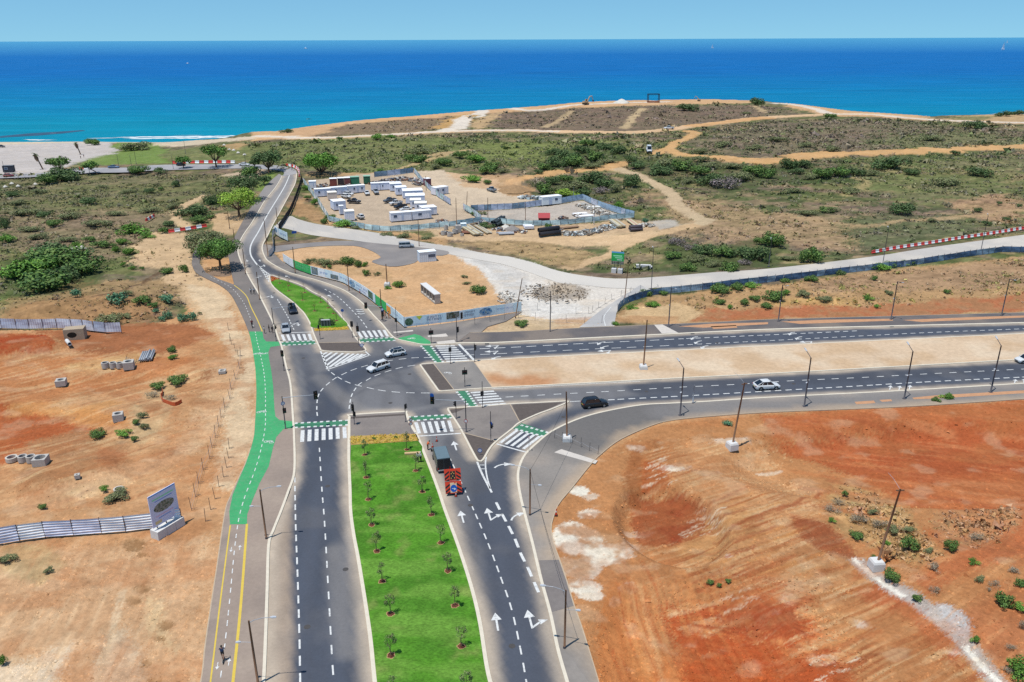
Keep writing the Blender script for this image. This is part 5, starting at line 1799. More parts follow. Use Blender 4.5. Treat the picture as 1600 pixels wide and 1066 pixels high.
bush(1462, 627, 14, 10, 'green', 'green weed on the pavement strip beside a lamp column, left of two')
bush(1481, 623, 18, 13, 'bright', 'larger green weed on the pavement strip beside a lamp column, right of two')
bush(1568, 944, 30, 26, 'green', 'big dark green bush low on the right edge of the earthworks')
bush(1592, 1050, 34, 28, 'bright', 'green bush in the bottom right corner of the earthworks')
bush(1486, 858, 20, 20, 'green', 'upright dark green bush on the red ridge above the channel')
bush(1520, 878, 15, 10, 'bright', 'low bright bush on the red ridge right of the upright one')
bush(1420, 855, 30, 24, 'green', 'green bush with straw around it near the leaning pole')
bush(1397, 905, 26, 20, 'green', 'green bush right below the white pole footing')
bush(1433, 936, 16, 12, 'green', 'small green plant beside the concrete channel')
bush(1525, 1000, 13, 11, 'bright', 'small bright plant near the lower channel')
bush(1110, 909, 12, 7, 'green', 'tiny green plant on the graded slope, leftmost of three')
bush(1124, 914, 8, 6, 'green', 'tiny green plant on the graded slope, lowest of three')
bush(1138, 908, 10, 6, 'green', 'tiny green plant on the graded slope, rightmost of three')
bush(1137, 662, 16, 9, 'teal', 'small green bush on the bank just below the lower pavement')
bush(1338, 838, 20, 12, 'green', 'dark green plant at the top of the scrub patch above the channel')
bushes([(183,472,26,20,'teal'),(222,472,26,14,'green'),(120,462,13,14,'teal'),(262,470,18,14,'teal'),(240,478,14,8,'green'),(200,460,14,12,'olive'),(288,425,12,14,'green'),(262,425,22,8,'green')],
'on the dry slope west of the cycle path', 'shrubs on the dry western slope')
bushes([(254,500,11,9,'teal'),(263,496,14,14,'teal'),(284,501,12,14,'teal'),(300,499,14,14,'teal'),(243,487,8,7,'teal'),(312,490,6,6,'olive'),(172,500,36,8,'olive'),(196,494,20,10,'olive')],
'above the end of the blue-grey fence', 'shrubs above the blue-grey fence')
bushes([(270,549,17,11,'green'),(270,559,12,8,'bright'),(278,597,28,16,'green'),(247,605,20,12,'green'),(222,650,12,12,'olive'),(213,660,14,9,'green'),(225,668,11,13,'olive'),(195,678,20,12,'bright'),(210,687,12,9,'green'),(150,680,28,8,'green'),(164,765,12,11,'bright'),(180,778,34,8,'olive'),(67,792,13,9,'green'),(10,875,22,16,'olive'),(75,892,13,10,'olive'),(4,1035,14,16,'bright'),(265,622,16,10,'grey'),(240,618,22,14,'grey')],
'on the sand west of the green cycle track', 'shrubs on the western sand')
bushes([(205,363,36,8,'bright'),(192,380,20,10,'bright'),(203,396,22,12,'bright'),(182,392,12,9,'bright'),(158,385,24,6,'green'),(176,384,12,5,'green'),(192,414,9,6,'bright'),(208,420,10,6,'bright'),(222,420,8,5,'green'),(228,370,18,7,'bright'),(256,363,15,10,'green'),(265,352,18,9,'dark'),(140,376,18,9,'green'),(118,384,16,8,'bright')],
'in the dry scrub west of the trees', 'bushes in the western scrub')
bushes([(40,335,34,11,'olive'),(85,352,24,10,'green'),(110,340,30,10,'olive'),(60,372,26,12,'olive'),(46,360,26,11,'olive'),(150,352,34,14,'olive'),(140,318,26,9,'dark'),(70,338,20,8,'dark'),(15,306,20,8,'dark'),(105,376,24,10,'olive'),(300,335,40,18,'dark'),(325,318,24,16,'dark'),(312,345,26,10,'green'),(270,325,26,12,'olive'),(235,330,24,9,'olive'),(180,335,22,8,'olive'),(330,340,12,6,'green'),(236,300,16,8,'dark'),(275,290,14,9,'dark'),(252,296,10,5,'green'),(200,300,16,7,'olive'),(160,292,14,6,'olive'),(60,300,20,7,'olive'),(30,318,22,8,'olive')],
'on the open slope above the western sand', 'scrub bushes on the western slope')
bushes([(865,240,20,10,'dark'),(885,246,26,14,'dark'),(905,238,26,12,'dark'),(870,258,24,16,'dark'),(900,258,34,18,'green'),(930,250,30,16,'green'),(950,254,22,10,'olive'),(967,239,20,13,'dark'),(915,226,22,8,'green'),(940,232,24,10,'dark'),(850,264,24,9,'green'),(925,262,26,10,'olive')],
'in the thicket left of the white van', 'thicket above the track')
bushes([(985,252,16,11,'dark'),(1000,262,26,12,'dark'),(1026,270,32,16,'dark'),(1040,258,34,16,'olive'),(1065,265,34,18,'green'),(1090,270,30,14,'green'),(1110,262,30,14,'olive'),(1110,288,34,20,'dark'),(1135,292,36,22,'purple'),(1160,280,34,18,'olive'),(1180,272,30,16,'green'),(1145,262,28,12,'olive'),(1200,276,26,16,'green'),(1228,261,24,16,'dark'),(1253,261,20,13,'dark'),(1245,270,20,9,'dark'),(1280,276,30,16,'green'),(1310,274,36,14,'green'),(1332,272,24,12,'dark'),(1265,278,22,9,'olive'),(1075,285,22,10,'olive'),(1095,250,24,9,'olive')],
'in the long thicket below the white van', 'long thicket right of the van')
bushes([(850,302,30,20,'green'),(875,300,22,14,'olive'),(900,292,30,16,'olive'),(925,285,34,20,'dark'),(950,292,28,18,'dark'),(962,298,20,16,'olive'),(915,304,20,13,'dark'),(890,305,26,10,'lime'),(865,286,22,12,'dark'),(940,300,24,12,'purple'),(880,282,26,10,'green'),(965,328,20,16,'bright'),(978,333,14,11,'green')],
'in the thicket right behind the fenced yard', 'thicket behind the fenced yard')
bushes([(1075,388,22,12,'purple'),(1060,380,22,16,'purple'),(1050,402,24,12,'green'),(1075,422,26,15,'green'),(1090,405,26,14,'olive'),(1105,396,30,18,'dark'),(1130,398,32,16,'green'),(1160,400,34,18,'dark'),(1185,405,30,24,'dark'),(1140,422,34,18,'green'),(1115,415,22,12,'olive'),(1165,412,22,10,'purple'),(1190,380,20,12,'green'),(1200,410,10,10,'dark')],
'in the roadside thicket by the green billboard', 'roadside thicket by the green billboard')
bushes([(1010,461,26,6,'green'),(1035,459,20,6,'green'),(1130,456,30,12,'green'),(1155,452,26,10,'green'),(1175,449,20,8,'bright'),(1125,473,18,8,'green'),(1165,475,14,10,'green'),(1180,468,16,9,'green'),(1140,480,10,6,'bright'),(1225,440,16,5,'green'),(1268,438,22,10,'green'),(1312,428,18,10,'dark'),(1375,420,26,7,'bright'),(1395,416,22,10,'green'),(1418,414,20,7,'green'),(1366,436,12,8,'green'),(1370,480,9,6,'bright'),(1210,466,36,9,'green'),(1255,460,24,9,'olive'),(1228,458,16,8,'bright'),(1290,468,20,8,'olive'),(1390,458,14,7,'olive'),(1480,457,11,7,'green'),(1355,466,14,6,'bright'),(1200,480,18,6,'green'),(1020,478,20,7,'bright'),(985,482,16,7,'bright'),(962,508,10,8,'bright')],
'on the bank below the blue fence', 'shrubs on the northern bank')
bushes([(481,411,13,12,'olive'),(490,408,9,8,'olive'),(506,411,24,13,'olive'),(540,412,22,15,'green'),(528,411,10,8,'olive'),(558,416,14,13,'green'),(570,416,10,9,'bright'),(516,418,9,6,'green'),(506,416,8,5,'olive'),(572,429,13,10,'green'),(590,429,8,8,'olive'),(725,433,10,7,'olive'),(729,443,11,6,'olive'),(605,450,10,4,'bright')],
'on the sand behind the printed hoarding', 'shrubs behind the hoarding')
bushes([(517,341,16,6,'green'),(535,354,26,7,'bright'),(508,349,14,10,'green'),(556,357,16,6,'olive'),(606,367,18,7,'olive'),(630,371,22,7,'olive'),(664,373,16,8,'olive'),(492,318,12,10,'bright'),(478,296,12,8,'bright'),(736,330,9,8,'green'),(743,336,12,7,'green'),(857,357,15,10,'green'),(1008,348,9,9,'teal'),(480,310,12,6,'green'),(756,334,10,6,'olive'),(760,354,20,8,'dark')],
'along the site fences of the yards', 'weeds along the site fences')
bushes([(1340,810,24,14,'grey'),(1372,818,26,16,'grey'),(1310,785,18,12,'grey'),(1395,828,20,14,'olive'),(1365,800,14,10,'olive'),(1320,772,9,8,'green'),(1300,795,24,12,'grey'),(1460,888,22,18,'grey'),(1461,922,16,12,'grey'),(1420,828,20,10,'olive'),(1385,850,12,10,'bright'),(1365,870,9,7,'green'),(1584,890,18,12,'grey'),(1530,905,14,12,'olive'),(1595,912,18,13,'green'),(1592,948,18,12,'bright'),(1598,980,14,18,'grey'),(1525,838,20,12,'grey'),(1580,1010,14,8,'grey'),(1576,1048,20,12,'grey'),(1545,920,10,8,'grey'),(1450,860,14,10,'olive'),(1555,912,16,10,'grey'),(1340,838,10,8,'green'),(1299,812,10,6,'bright')],
'on the red ground round the concrete channel', 'weeds on the red earthworks')
bushes([(1455,345,14,6,'olive'),(1530,330,12,7,'dark'),(1560,318,9,5,'dark'),(1590,322,9,5,'dark'),(1540,350,14,7,'dark'),(1570,343,12,6,'dark'),(1520,345,10,5,'olive'),(1300,330,24,8,'olive'),(1260,335,26,8,'olive'),(1290,330,20,7,'green'),(1370,392,14,9,'dark'),(1310,405,12,6,'olive'),(1230,405,20,8,'olive'),(1330,300,26,8,'olive'),(1240,300,26,8,'olive'),(1390,262,44,9,'dark'),(1360,272,26,9,'olive'),(1430,272,24,6,'dark'),(1525,272,28,8,'dark'),(1475,288,40,8,'olive'),(1300,235,24,9,'olive'),(1260,228,20,7,'olive'),(1215,220,26,8,'olive'),(1180,232,24,8,'olive'),(1130,228,26,8,'olive'),(1520,199,30,7,'dark'),(1455,218,26,6,'olive'),(1390,262,20,6,'green'),(1490,240,14,5,'dark'),(1417,250,20,6,'olive'),(1070,172,26,8,'dark'),(1095,238,24,6,'olive')],
'scattered on the dry headland', 'bushes on the headland scrub')
bushes([(486,196,26,5,'dark'),(448,207,16,4,'dark'),(530,217,10,4,'green'),(590,217,20,4,'bright'),(612,216,16,4,'bright'),(640,248,20,7,'green'),(655,252,30,8,'green'),(690,256,26,8,'green'),(720,245,24,7,'green'),(745,252,28,8,'bright'),(770,262,26,7,'green'),(760,270,30,8,'green'),(785,268,18,6,'olive'),(595,268,12,6,'bright'),(660,238,30,6,'olive'),(680,262,20,6,'olive'),(740,283,26,7,'bright'),(760,286,16,6,'green'),(1570,181,20,6,'dark'),(1590,179,18,6,'dark'),(840,270,16,6,'dark'),(1165,178,12,4,'olive'),(1300,184,18,4,'green')],
'on the grassy rise towards the sea', 'bushes on the grassy rise')

# loose low brush and dry grass tufts that nobody could count
def tuft_field(name,n_try,region_px,size,label,seed,dens=0.55,cat='brush',palette=('olive','grey','green','purple'),leaves=9,thr=0.45):
	rg = np.random.default_rng(seed)
	P = np.array([(p[0], p[1]) for p in GX(region_px)])
	lo, hi = P.min(0), P.max(0)
	X = rg.uniform(lo[0], hi[0], n_try)
	Y = rg.uniform(lo[1], hi[1], n_try)
	ok = inside(P, X, Y)
	X, Y = X[ok], Y[ok]
	nn = fbm(X / 14, Y / 9, seed, 4)
	# only where the ground itself carries scrub
	ix = np.clip(np.searchsorted(ROWS, Y), 1, len(ROWS) - 1)
	zd = np.maximum(Y, 40) * math.cos(PITCH) + CAMH * math.sin(PITCH)
	iu = np.clip(np.searchsorted(UCOL, X / zd), 0, len(UCOL) - 1)
	veg = VEG.reshape(SHP)[ix, iu]
	ok = (veg > rg.uniform(0.1, 0.75, len(X))) & (nn > rg.uniform(thr - 0.15, thr + 0.2, len(X)))
	X, Y, ix, iu = X[ok], Y[ok], ix[ok], iu[ok]
	tz = TZ.reshape(SHP)[ix, iu]
	base = TC.reshape(SHP + (3,))[ix, iu]
	m = len(X)
	s = 0.5 * size * np.exp(0.55 * rg.normal(size=m)) * np.clip(Y / 190, 0.8, 3.0) ** 0.6
	k = np.repeat(np.arange(m), leaves)
	d = rg.normal(size=(len(k), 3))
	d /= np.linalg.norm(d, axis=1, keepdims=True)
	d[:, 2] = np.abs(d[:, 2]) * 0.55
	c = np.column_stack([X[k], Y[k], tz[k]]) + d * (s[k] * rg.uniform(0.2, 1, len(k)))[:, None]
	nrm = d + rg.normal(size=d.shape) * 0.6
	a = np.cross(nrm, rg.normal(size=d.shape))
	a /= np.maximum(np.linalg.norm(a, axis=1, keepdims=True), 1e-6)
	b = np.cross(nrm / np.maximum(np.linalg.norm(nrm, axis=1, keepdims=True), 1e-6), a)
	q = (s[k] * 0.42)[:, None]
	V = np.stack([c - a * q - b * q * 0.6, c + a * q - b * q * 0.6, c + b * q], 1).reshape(-1, 3)
	F = np.arange(len(V)).reshape(-1, 3)
	pals = [np.asarray(PAL[p]) for p in palette]
	pk = rg.integers(0, len(pals), m)
	cc = (np.stack([pals[i][rg.integers(0, 4)] for i in pk]) * 0.4 + base * 0.6) * 1.6
	cc = cc[k] * rg.uniform(0.8, 1.2, (len(k), 1))
	o = share(name, np_mesh(name, V, F, m_leaf, np.repeat(cc, 3, 0)))
	tag(o, label, cat, None, 'stuff')
	return o


tuft_field('scrub_brush',44000,[(0,272),(420,270),(360,330),(300,365),(330,450),(240,500),(0,515),(-60,515),(-60,276)],0.55,'low dry brush covering the slope west of the trees',5,leaves=8)
tuft_field('headland_brush',80000,[(380,222),(560,214),(760,206),(1000,208),(1200,188),(1400,184),(1640,196),(1640,360),(1360,395),(1000,428),(870,415),(1050,362),(980,320),(720,262),(480,270),(420,262)],0.75,'low brush covering the headland between yards and sea',6,leaves=7)
tuft_field('bluff_brush',15000,[(500,204),(560,187),(720,178),(880,168),(1180,160),(1240,172),(1180,184),(1040,200),(800,200),(640,207)],0.8,'dry brown brush on the far headland bluff',8,leaves=6,palette=('purple','grey','olive'))
tuft_field('bank_brush',15000,[(966,500),(975,478),(1200,445),(1420,420),(1640,397),(1640,470),(1400,478),(1100,485)],0.5,'dry straw and brush on the bank above the upper carriageway',9,leaves=8,palette=('grey','olive','grey','lime'))
tuft_field('verge_brush',5000,[(455,333),(500,346),(560,356),(660,370),(720,382),(830,378),(930,392),(880,425),(760,396),(640,374),(520,352)],0.4,'dry weeds on the verge of the old road',10,leaves=7,palette=('grey','olive','lime'))
tuft_field('ridge_brush',12000,[(1285,765),(1340,745),(1440,800),(1600,790),(1700,850),(1700,1080),(1580,1060),(1480,960),(1360,880)],0.55,'dry weeds on the red ridge along the channel',12,leaves=8,thr=0.4,palette=('grey','olive','grey'))

# clods and small stones of the bare ground: too small to tell apart
def clods(n, seed=4):
	rg = np.random.default_rng(seed)
	idx = rg.choice(np.where((TY > 55) & (TY < 185) & (VEG < 0.3))[0], n * 2)
	X, Y = TX[idx] + rg.normal(size=2 * n) * 0.15, TY[idx] + rg.normal(size=2 * n) * 0.15
	bad = np.zeros(len(X), bool)
	for P in (ROAD_P, SIDE_W, SIDE_SE, SIDE_UP, CORNER):
		bad |= inside(P, X, Y)
	ok = ~bad & (fbm(X / 5, Y / 5, 7, 3) > rg.uniform(0.3, 0.62, len(X)))
	X, Y, idx = X[ok], Y[ok], idx[ok]
	m = len(X)
	s = 0.07 * np.exp(0.5 * rg.normal(size=m))
	base = np.column_stack([X, Y, TZ[idx] - 0.01])
	t = rg.uniform(0, 6.28, m)
	V = []
	for k in range(3):
		a = t + 2.094 * k
		V.append(base + np.column_stack([np.cos(a) * s * 1.3, np.sin(a) * s * 1.1, -0.02 + 0 * s]))
	V.append(base + np.column_stack([0 * s, 0 * s, s * rg.uniform(0.6, 1.5, m)]))
	V = np.stack(V, 1).reshape(-1, 3)
	b = (np.arange(m) * 4)[:, None]
	F = np.concatenate([b + np.array([0, 1, 3]), b + np.array([1, 2, 3]), b + np.array([2, 0, 3])])
	c = np.clip(TC[idx] * rg.uniform(0.7, 1.35, (m, 1)), 0.01, 0.8)
	tag(share('soil_clods',np_mesh('soil_clods',V,F,m_chunk0,np.repeat(c,4,0))),'clods and small stones strewn over the bare soil','clods',None,'stuff')


m_chunk0 = mat('soil_clod', (0.3, 0.2, 0.1), rough=0.95, var=0.15, scale=4, attr='Col', spec=0.1)
clods(34000)

# planting in the lawns
m_tie = mat('stake_wood', C(176, 146, 108), var=0.15, scale=3)
m_mulch_red = mat('bark_mulch', C(112, 62, 42), rough=0.95, var=0.3, scale=6, bump=0.6)


def sapling_proto(seed, pal, n):
	rg = np.random.default_rng(seed)
	e = empty('young_tree')
	tr = MB()
	tr.tube([(0, 0, -0.05), (0.03, 0.02, 0.9), (-0.02, 0.03, 1.7), (0.02, 0, 2.6)], [0.045, 0.036, 0.026, 0.01], 7)
	cen = []
	for k in range(9):
		z = rg.uniform(1.2, 2.7)
		a = rg.uniform(0, 6.28)
		r = 0.55 * (1 - abs(z - 1.9) / 1.6)
		c = (r * math.cos(a), r * math.sin(a), z + 0.2)
		tr.tube([(0, 0, z - 0.25), c], [0.016, 0.006], 5)
		cen.append(c)
	cen.append((0, 0, 2.7))
	tr.build('trunk', m_bark, e, True)
	V, F, c = leaf_cloud(cen, [0.26] * len(cen), n, 0.075, pal, rg, 1.0, 0.1)
	share('crown', np_mesh('crown', V, F, m_leaf, c), e)
	rv = []
	for k in range(16):
		a = 6.283 * k / 16
		q = 0.40 + rg.uniform(-0.06, 0.1)
		rv.append((q * math.cos(a), q * math.sin(a), 0.008))
	rv.append((0, 0, 0.05))
	mesh_obj('mulch_ring', rv, [(k, (k + 1) % 16, 16) for k in range(16)], m_mulch_red, e)
	rv2 = [(x * 1.22, y * 1.22, 0.004) for x, y, z in rv[:16]]
	mesh_obj('bare_soil_rim', rv2, [tuple(range(16))], mat('rim_soil', C(198, 160, 112), var=0.2, scale=4), e)
	MB().tube([(0.12, 0.0, -0.05), (0.12, 0.0, 1.35)], 0.022, 6).build('stake', m_tie, e)
	return e


SAP = [sapling_proto(s, PAL['green'] + PAL['olive'], n) for s, n in ((1, 460), (2, 380), (3, 300))]
SAP_RED = [sapling_proto(s, [C(128, 96, 62), C(146, 110, 70), C(110, 100, 60)], 90) for s in (7, 8)]


def plant_sapling(proto, px, py, label, group, sc=0.92, top=0.16):
	p = G(px, py)
	c = copy_tree(proto)
	c.location = (p[0], p[1], float(land(p[0], p[1])) + top)
	c.rotation_euler = (0, 0, random.uniform(0, 6.28))
	c.scale = (sc, sc, sc * random.uniform(0.92, 1.1))
	tag(c, label, 'tree', group)


for k,(x,y) in enumerate([(570,712),(572.5,747.5),(576,782),(581,822),(589,863),(597,910),(610,961),(611,1026),(616,1092)]):
	plant_sapling(SAP[k % 3],x,y,ORD[k] + ' young staked tree from the junction in the western row of the median lawn','western row of median trees')
for k,(x,y) in enumerate([(636,704),(650,737),(660,770),(674,806),(689,850),(700,894),(711,948),(721,1012),(729,1082)]):
	plant_sapling(SAP[(k + 1) % 3],x,y,ORD[k] + ' young staked tree from the junction in the eastern row of the median lawn','eastern row of median trees')
for k,(x,y) in enumerate([(437,443.5),(452,447),(451,455.5),(476,458.5),(473,470),(501,473.5),(513,482),(492,487),(521,491),(526,502)]):
	plant_sapling(SAP_RED[k % 2],x,y,ORD[k] + ' thin young tree from the pointed tip of the small lawn','young trees on the small lawn',0.85)
for e in SAP + SAP_RED:
	for ch in list(e.children):
		bpy.data.objects.remove(ch)
	bpy.data.objects.remove(e)


def flower_bed(name, px_poly, n, cols, label, h=0.22, base=C(200, 164, 88)):
	P = [(p[0], p[1]) for p in GX(px_poly)]
	bed = sheet(name, P, 0.150, mat(name + '_soil', base, rough=0.95, var=0.25, scale=3))
	tag(bed, label, 'flower bed')
	A = np.array(P)
	rg = np.random.default_rng(n)
	lo, hi = A.min(0), A.max(0)
	X, Y = rg.uniform(lo[0], hi[0], n * 3), rg.uniform(lo[1], hi[1], n * 3)
	ok = inside(A, X, Y)
	X, Y = X[ok][:n], Y[ok][:n]
	cen = np.column_stack([X, Y, land(X, Y) + 0.15 + h * 0.4])
	V, F, c = leaf_cloud(cen, np.full(len(X), h), len(X) * 12, 0.07, cols, rg, 0.7)
	o = share('flowers', np_mesh('flowers', V, F, m_leaf, c), bed)
	tag(o, None, None, None, 'stuff')
	return bed


flower_bed('flower_bed',[(547.5,683),(580,681.5),(650,679),(655,690),(600,693.5),(548.3,696.5)],240,[C(232,186,60),C(220,160,50),C(240,204,90),C(120,120,50)],'yellow flower bed across the top of the long median lawn')
flower_bed('flower_bed',[(490.5,514.5),(543.5,511.5),(546.5,516),(491.5,518.5)],120,[C(236,194,50),C(226,170,40),C(244,210,80)],'yellow flower bed along the south end of the small northern lawn')
flower_bed('flower_bed',[(423.5,433),(428,433.6),(437,436.5),(427,440.5),(424,441.5)],90,[C(206,84,50),C(190,66,40),C(150,96,50)],'red flower bed in the pointed north tip of the small lawn',base=C(160,96,66))
for x,y,l in ((585,687,'green shrub in the yellow median bed, the left one of two'),(618.5,685.5,'green shrub in the yellow median bed, the right one of two')):
	bush(x, y, 9, 7, 'green', l)
for x,y,w,h,l in ((503,508,9,13,'dark green hedge left of the lawn cabinet'),(516.5,509,10,14,'dark green hedge right of the lawn cabinet')):
	bush(x, y, w, h, 'dark', l, name='hedge')
# ------------------------------------------------------------------ vehicles
m_glass = mat('car_glass', (0.012, 0.016, 0.022), rough=0.08, var=0.05, spec=0.7)
m_tyre = mat('tyre', (0.012, 0.012, 0.012), rough=0.85, var=0.1)
m_rim = mat('rim', C(170, 172, 176), rough=0.35, metal=0.6, var=0.05)
m_black = mat('black_plastic', (0.014, 0.014, 0.015), rough=0.6, var=0.1)
m_lamp = mat('headlamp', C(226, 232, 236), rough=0.15, var=0.05, spec=0.6)
m_tail = mat('tail_lamp', C(176, 34, 30), rough=0.25, var=0.05)
m_plate = mat('number_plate', C(236, 206, 70), rough=0.5, var=0.05)


def paintm(name, rgb, rough=0.28):
	return mat('paint_' + name, rgb, rough=rough, var=0.04, scale=1.0, spec=0.55)


PAINT = {'white': C(238,240,240),'silver': C(178,184,190),'black': (0.012,0.013,0.016),'navy': (0.016,0.02,0.03),'grey': C(96,102,108),'blue': C(96,124,160),'steel': C(152,166,178),'red': C(160,50,44)}
_wheel = {}


def wheel_meshes(r, w):
	key = (round(r, 2), round(w, 2))
	if key not in _wheel:
		n = 16
		prof = [(r * 0.62, -w / 2), (r * 0.94, -w / 2), (r, -w * 0.34), (r, w * 0.34), (r * 0.94, w / 2), (r * 0.62, w / 2)]
		rings = [[(a * math.cos(6.2832 * k / n), b, a * math.sin(6.2832 * k / n)) for k in range(n)] for a, b in prof]
		t = MB().loft(rings, True, False)
		me = bpy.data.meshes.new('tyre')
		me.from_pydata(t.v, [], t.f)
		me.materials.append(m_tyre)
		q = MB()
		for s in (-1, 1):
			ring = [(r * 0.63 * math.cos(6.2832 * k / n), s * w * 0.40, r * 0.63 * math.sin(6.2832 * k / n)) for k in range(n)]
			hub = [(r * 0.15 * math.cos(6.2832 * k / n), s * w * 0.47, r * 0.15 * math.sin(6.2832 * k / n)) for k in range(n)]
			q.loft([ring, hub], True, True)
		m2 = bpy.data.meshes.new('rim')
		m2.from_pydata(q.v, [], q.f)
		m2.materials.append(m_rim)
		_wheel[key] = (me, m2)
	return _wheel[key]


SHAPES = {  # length, width, height, belt, hood, greenhouse base front/rear, roof front/rear (fractions of length), wheel radius, bonnet front height
'suv': (4.6, 1.86, 1.68, 1.02, 0.98, 0.235, -0.475, 0.085, -0.37, 0.35, 0.78),
'hatch': (4.2, 1.80, 1.56, 0.96, 0.92, 0.25, -0.47, 0.09, -0.34, 0.33, 0.72),
'sedan': (4.75, 1.84, 1.45, 0.92, 0.86, 0.22, -0.36, 0.06, -0.20, 0.33, 0.68),
'crossover': (4.75, 1.92, 1.62, 0.98, 0.90, 0.27, -0.47, 0.08, -0.22, 0.36, 0.70),
'mpv': (4.7, 1.88, 1.82, 1.05, 1.02, 0.30, -0.485, 0.20, -0.45, 0.33, 0.82),
'pickup': (5.3, 1.88, 1.80, 1.06, 1.02, 0.20, -0.15, 0.085, -0.09, 0.38, 0.86),
'van': (5.5, 2.05, 2.45, 1.25, 1.12, 0.40, -0.495, 0.28, -0.485, 0.35, 0.90),
}


def vehicle(name,label,px,py,tx,ty,shape='suv',paint='white',roof=None,scale=1.0,cat='car',group=None,dz=0.03,rack=False):
	L, W, H, belt, hood, gf, gr, rf, rr, wr, nose = SHAPES[shape]
	L, W, H, belt, hood, wr, nose = [q * scale for q in (L, W, H, belt, hood, wr, nose)]
	a, b = G(px, py), G(tx, ty)
	e = empty(name, (a[0], a[1], a[2] + dz), math.atan2(b[1] - a[1], b[0] - a[0]), label, cat, group)
	pm = paintm(paint, PAINT[paint])
	rm = paintm(roof, PAINT[roof]) if roof else pm
	w = W / 2
	gc = 0.2 * scale
	xs = [0.5, 0.485, 0.45, 0.36, gf, 0.05, -0.2, gr + 0.06, gr, -0.47, -0.49, -0.5]
	wf = [0.70, 0.84, 0.93, 0.985, 1, 1, 1, 1, 0.985, 0.95, 0.92, 0.86]
	zt = [nose * 0.86,nose * 0.97,nose,hood * 0.96,hood,belt,belt,belt * 1.01,belt * 1.01,belt * (1.0 if shape != 'sedan' else 0.99),belt * 0.97,belt * 0.84]
	zb = [gc + 0.14, gc + 0.06, gc, gc, gc, gc, gc, gc, gc, gc + 0.04, gc + 0.08, gc + 0.16]
	order = sorted(range(len(xs)), key=lambda i: -xs[i])
	rings = []
	for i in order:
		ww, t, bt, x = w * wf[i], zt[i], zb[i], xs[i] * L
		mid = bt + (t - bt) * 0.5
		half = [(ww * 0.86,bt),(ww * 0.98,bt + (t - bt) * 0.2),(ww,mid),(ww * 0.985,bt + (t - bt) * 0.8),(ww * 0.93,t - 0.02),(ww * 0.72,t + 0.015 * scale)]
		rings.append([(x, y, z) for y, z in half] + [(x, -y, z) for y, z in reversed(half)])
	body = MB().loft(rings).build('body', pm, e, True)
	# glasshouse
	xb0, xb1, xt0, xt1 = gf * L, gr * L, rf * L, rr * L
	zt_ = H - 0.05 * scale
	gb, gt = w * 0.93, w * 0.76
	gv = [(xb0,-gb * 0.9,belt - 0.06),(xb0,gb * 0.9,belt - 0.06),(xb1,gb * 0.93,belt - 0.06),(xb1,-gb * 0.93,belt - 0.06),
(xt0, -gt * 0.93, zt_), (xt0, gt * 0.93, zt_), (xt1, gt * 0.95, zt_), (xt1, -gt * 0.95, zt_)]
	mesh_obj('windscreen', [gv[0], gv[1], gv[5], gv[4]], [(0, 1, 2, 3)], m_glass, e)
	mesh_obj('rear_window',[gv[2],gv[3],gv[7],gv[6]],[(0,1,2,3)],m_glass,e) if shape != 'van' else mesh_obj('rear_door',[gv[2],gv[3],gv[7],gv[6]],[(0,1,2,3)],pm,e)
	for s, q in ((1, (1, 2, 6, 5)), (-1, (3, 0, 4, 7))):
		mesh_obj('side_window', [gv[i] for i in q], [(0, 1, 2, 3)], m_glass if shape != 'van' else pm, e)
	# roof panel, slightly domed
	rng_ = [[(xt0 + 0.04, y, zt_ - 0.01) for y in (-gt * 0.95, -gt * 0.5, gt * 0.5, gt * 0.95)]]
	for t, up in ((0.12, 0.045), (0.5, 0.065), (0.88, 0.045)):
		x = xt0 + (xt1 - xt0) * t
		rng_.append([(x,-gt * 0.985,zt_ + 0.005),(x,-gt * 0.55,zt_ + up * scale),(x,gt * 0.55,zt_ + up * scale),(x,gt * 0.985,zt_ + 0.005)])
	rng_.append([(xt1 - 0.05, y, zt_ - 0.01) for y in (-gt * 0.97, -gt * 0.5, gt * 0.5, gt * 0.97)])
	MB().loft(rng_, False, False).build('roof', rm, e, True)
	pil = MB()

	def bar(p, q, r=0.045):
		pil.tube([p, q], r * scale, 6)
	for s in (1, -1):
		i0, i1, i2, i3 = (1, 5, 2, 6) if s > 0 else (0, 4, 3, 7)
		bar(gv[i0], gv[i1])
		bar(gv[i2], gv[i3], 0.06)
		bar(gv[i1], gv[i3], 0.04)
		for t in ((0.40, 0.42), (0.74, 0.8)) if shape not in ('pickup',) else ((0.5, 0.5),):
			lo = Vector(gv[i0]).lerp(Vector(gv[i2]), t[0])
			hi = Vector(gv[i1]).lerp(Vector(gv[i3]), t[1])
			bar(lo, hi, 0.04)
	bar(gv[4], gv[5], 0.04)
	bar(gv[6], gv[7], 0.045)
	pil.build('pillars', pm, e, True)
	if shape == 'pickup':
		bx0, bx1 = gr * L - 0.12, -0.485 * L
		MB().box(bx1 + 0.1, bx0, -w * 0.8, w * 0.8, belt - 0.02, belt + 0.022).build('cargo_bed', m_black, e)
		rl = MB()
		for s in (1, -1):
			rl.box(bx1, bx0, min(s * w * 0.8, s * w * 0.94), max(s * w * 0.8, s * w * 0.94), belt - 0.04, belt + 0.09)
		rl.box(bx1, bx1 + 0.09, -w * 0.9, w * 0.9, belt - 0.04, belt + 0.09)
		rl.build('bed_rail', pm, e)
	tm, r2 = wheel_meshes(wr, 0.24 * scale)
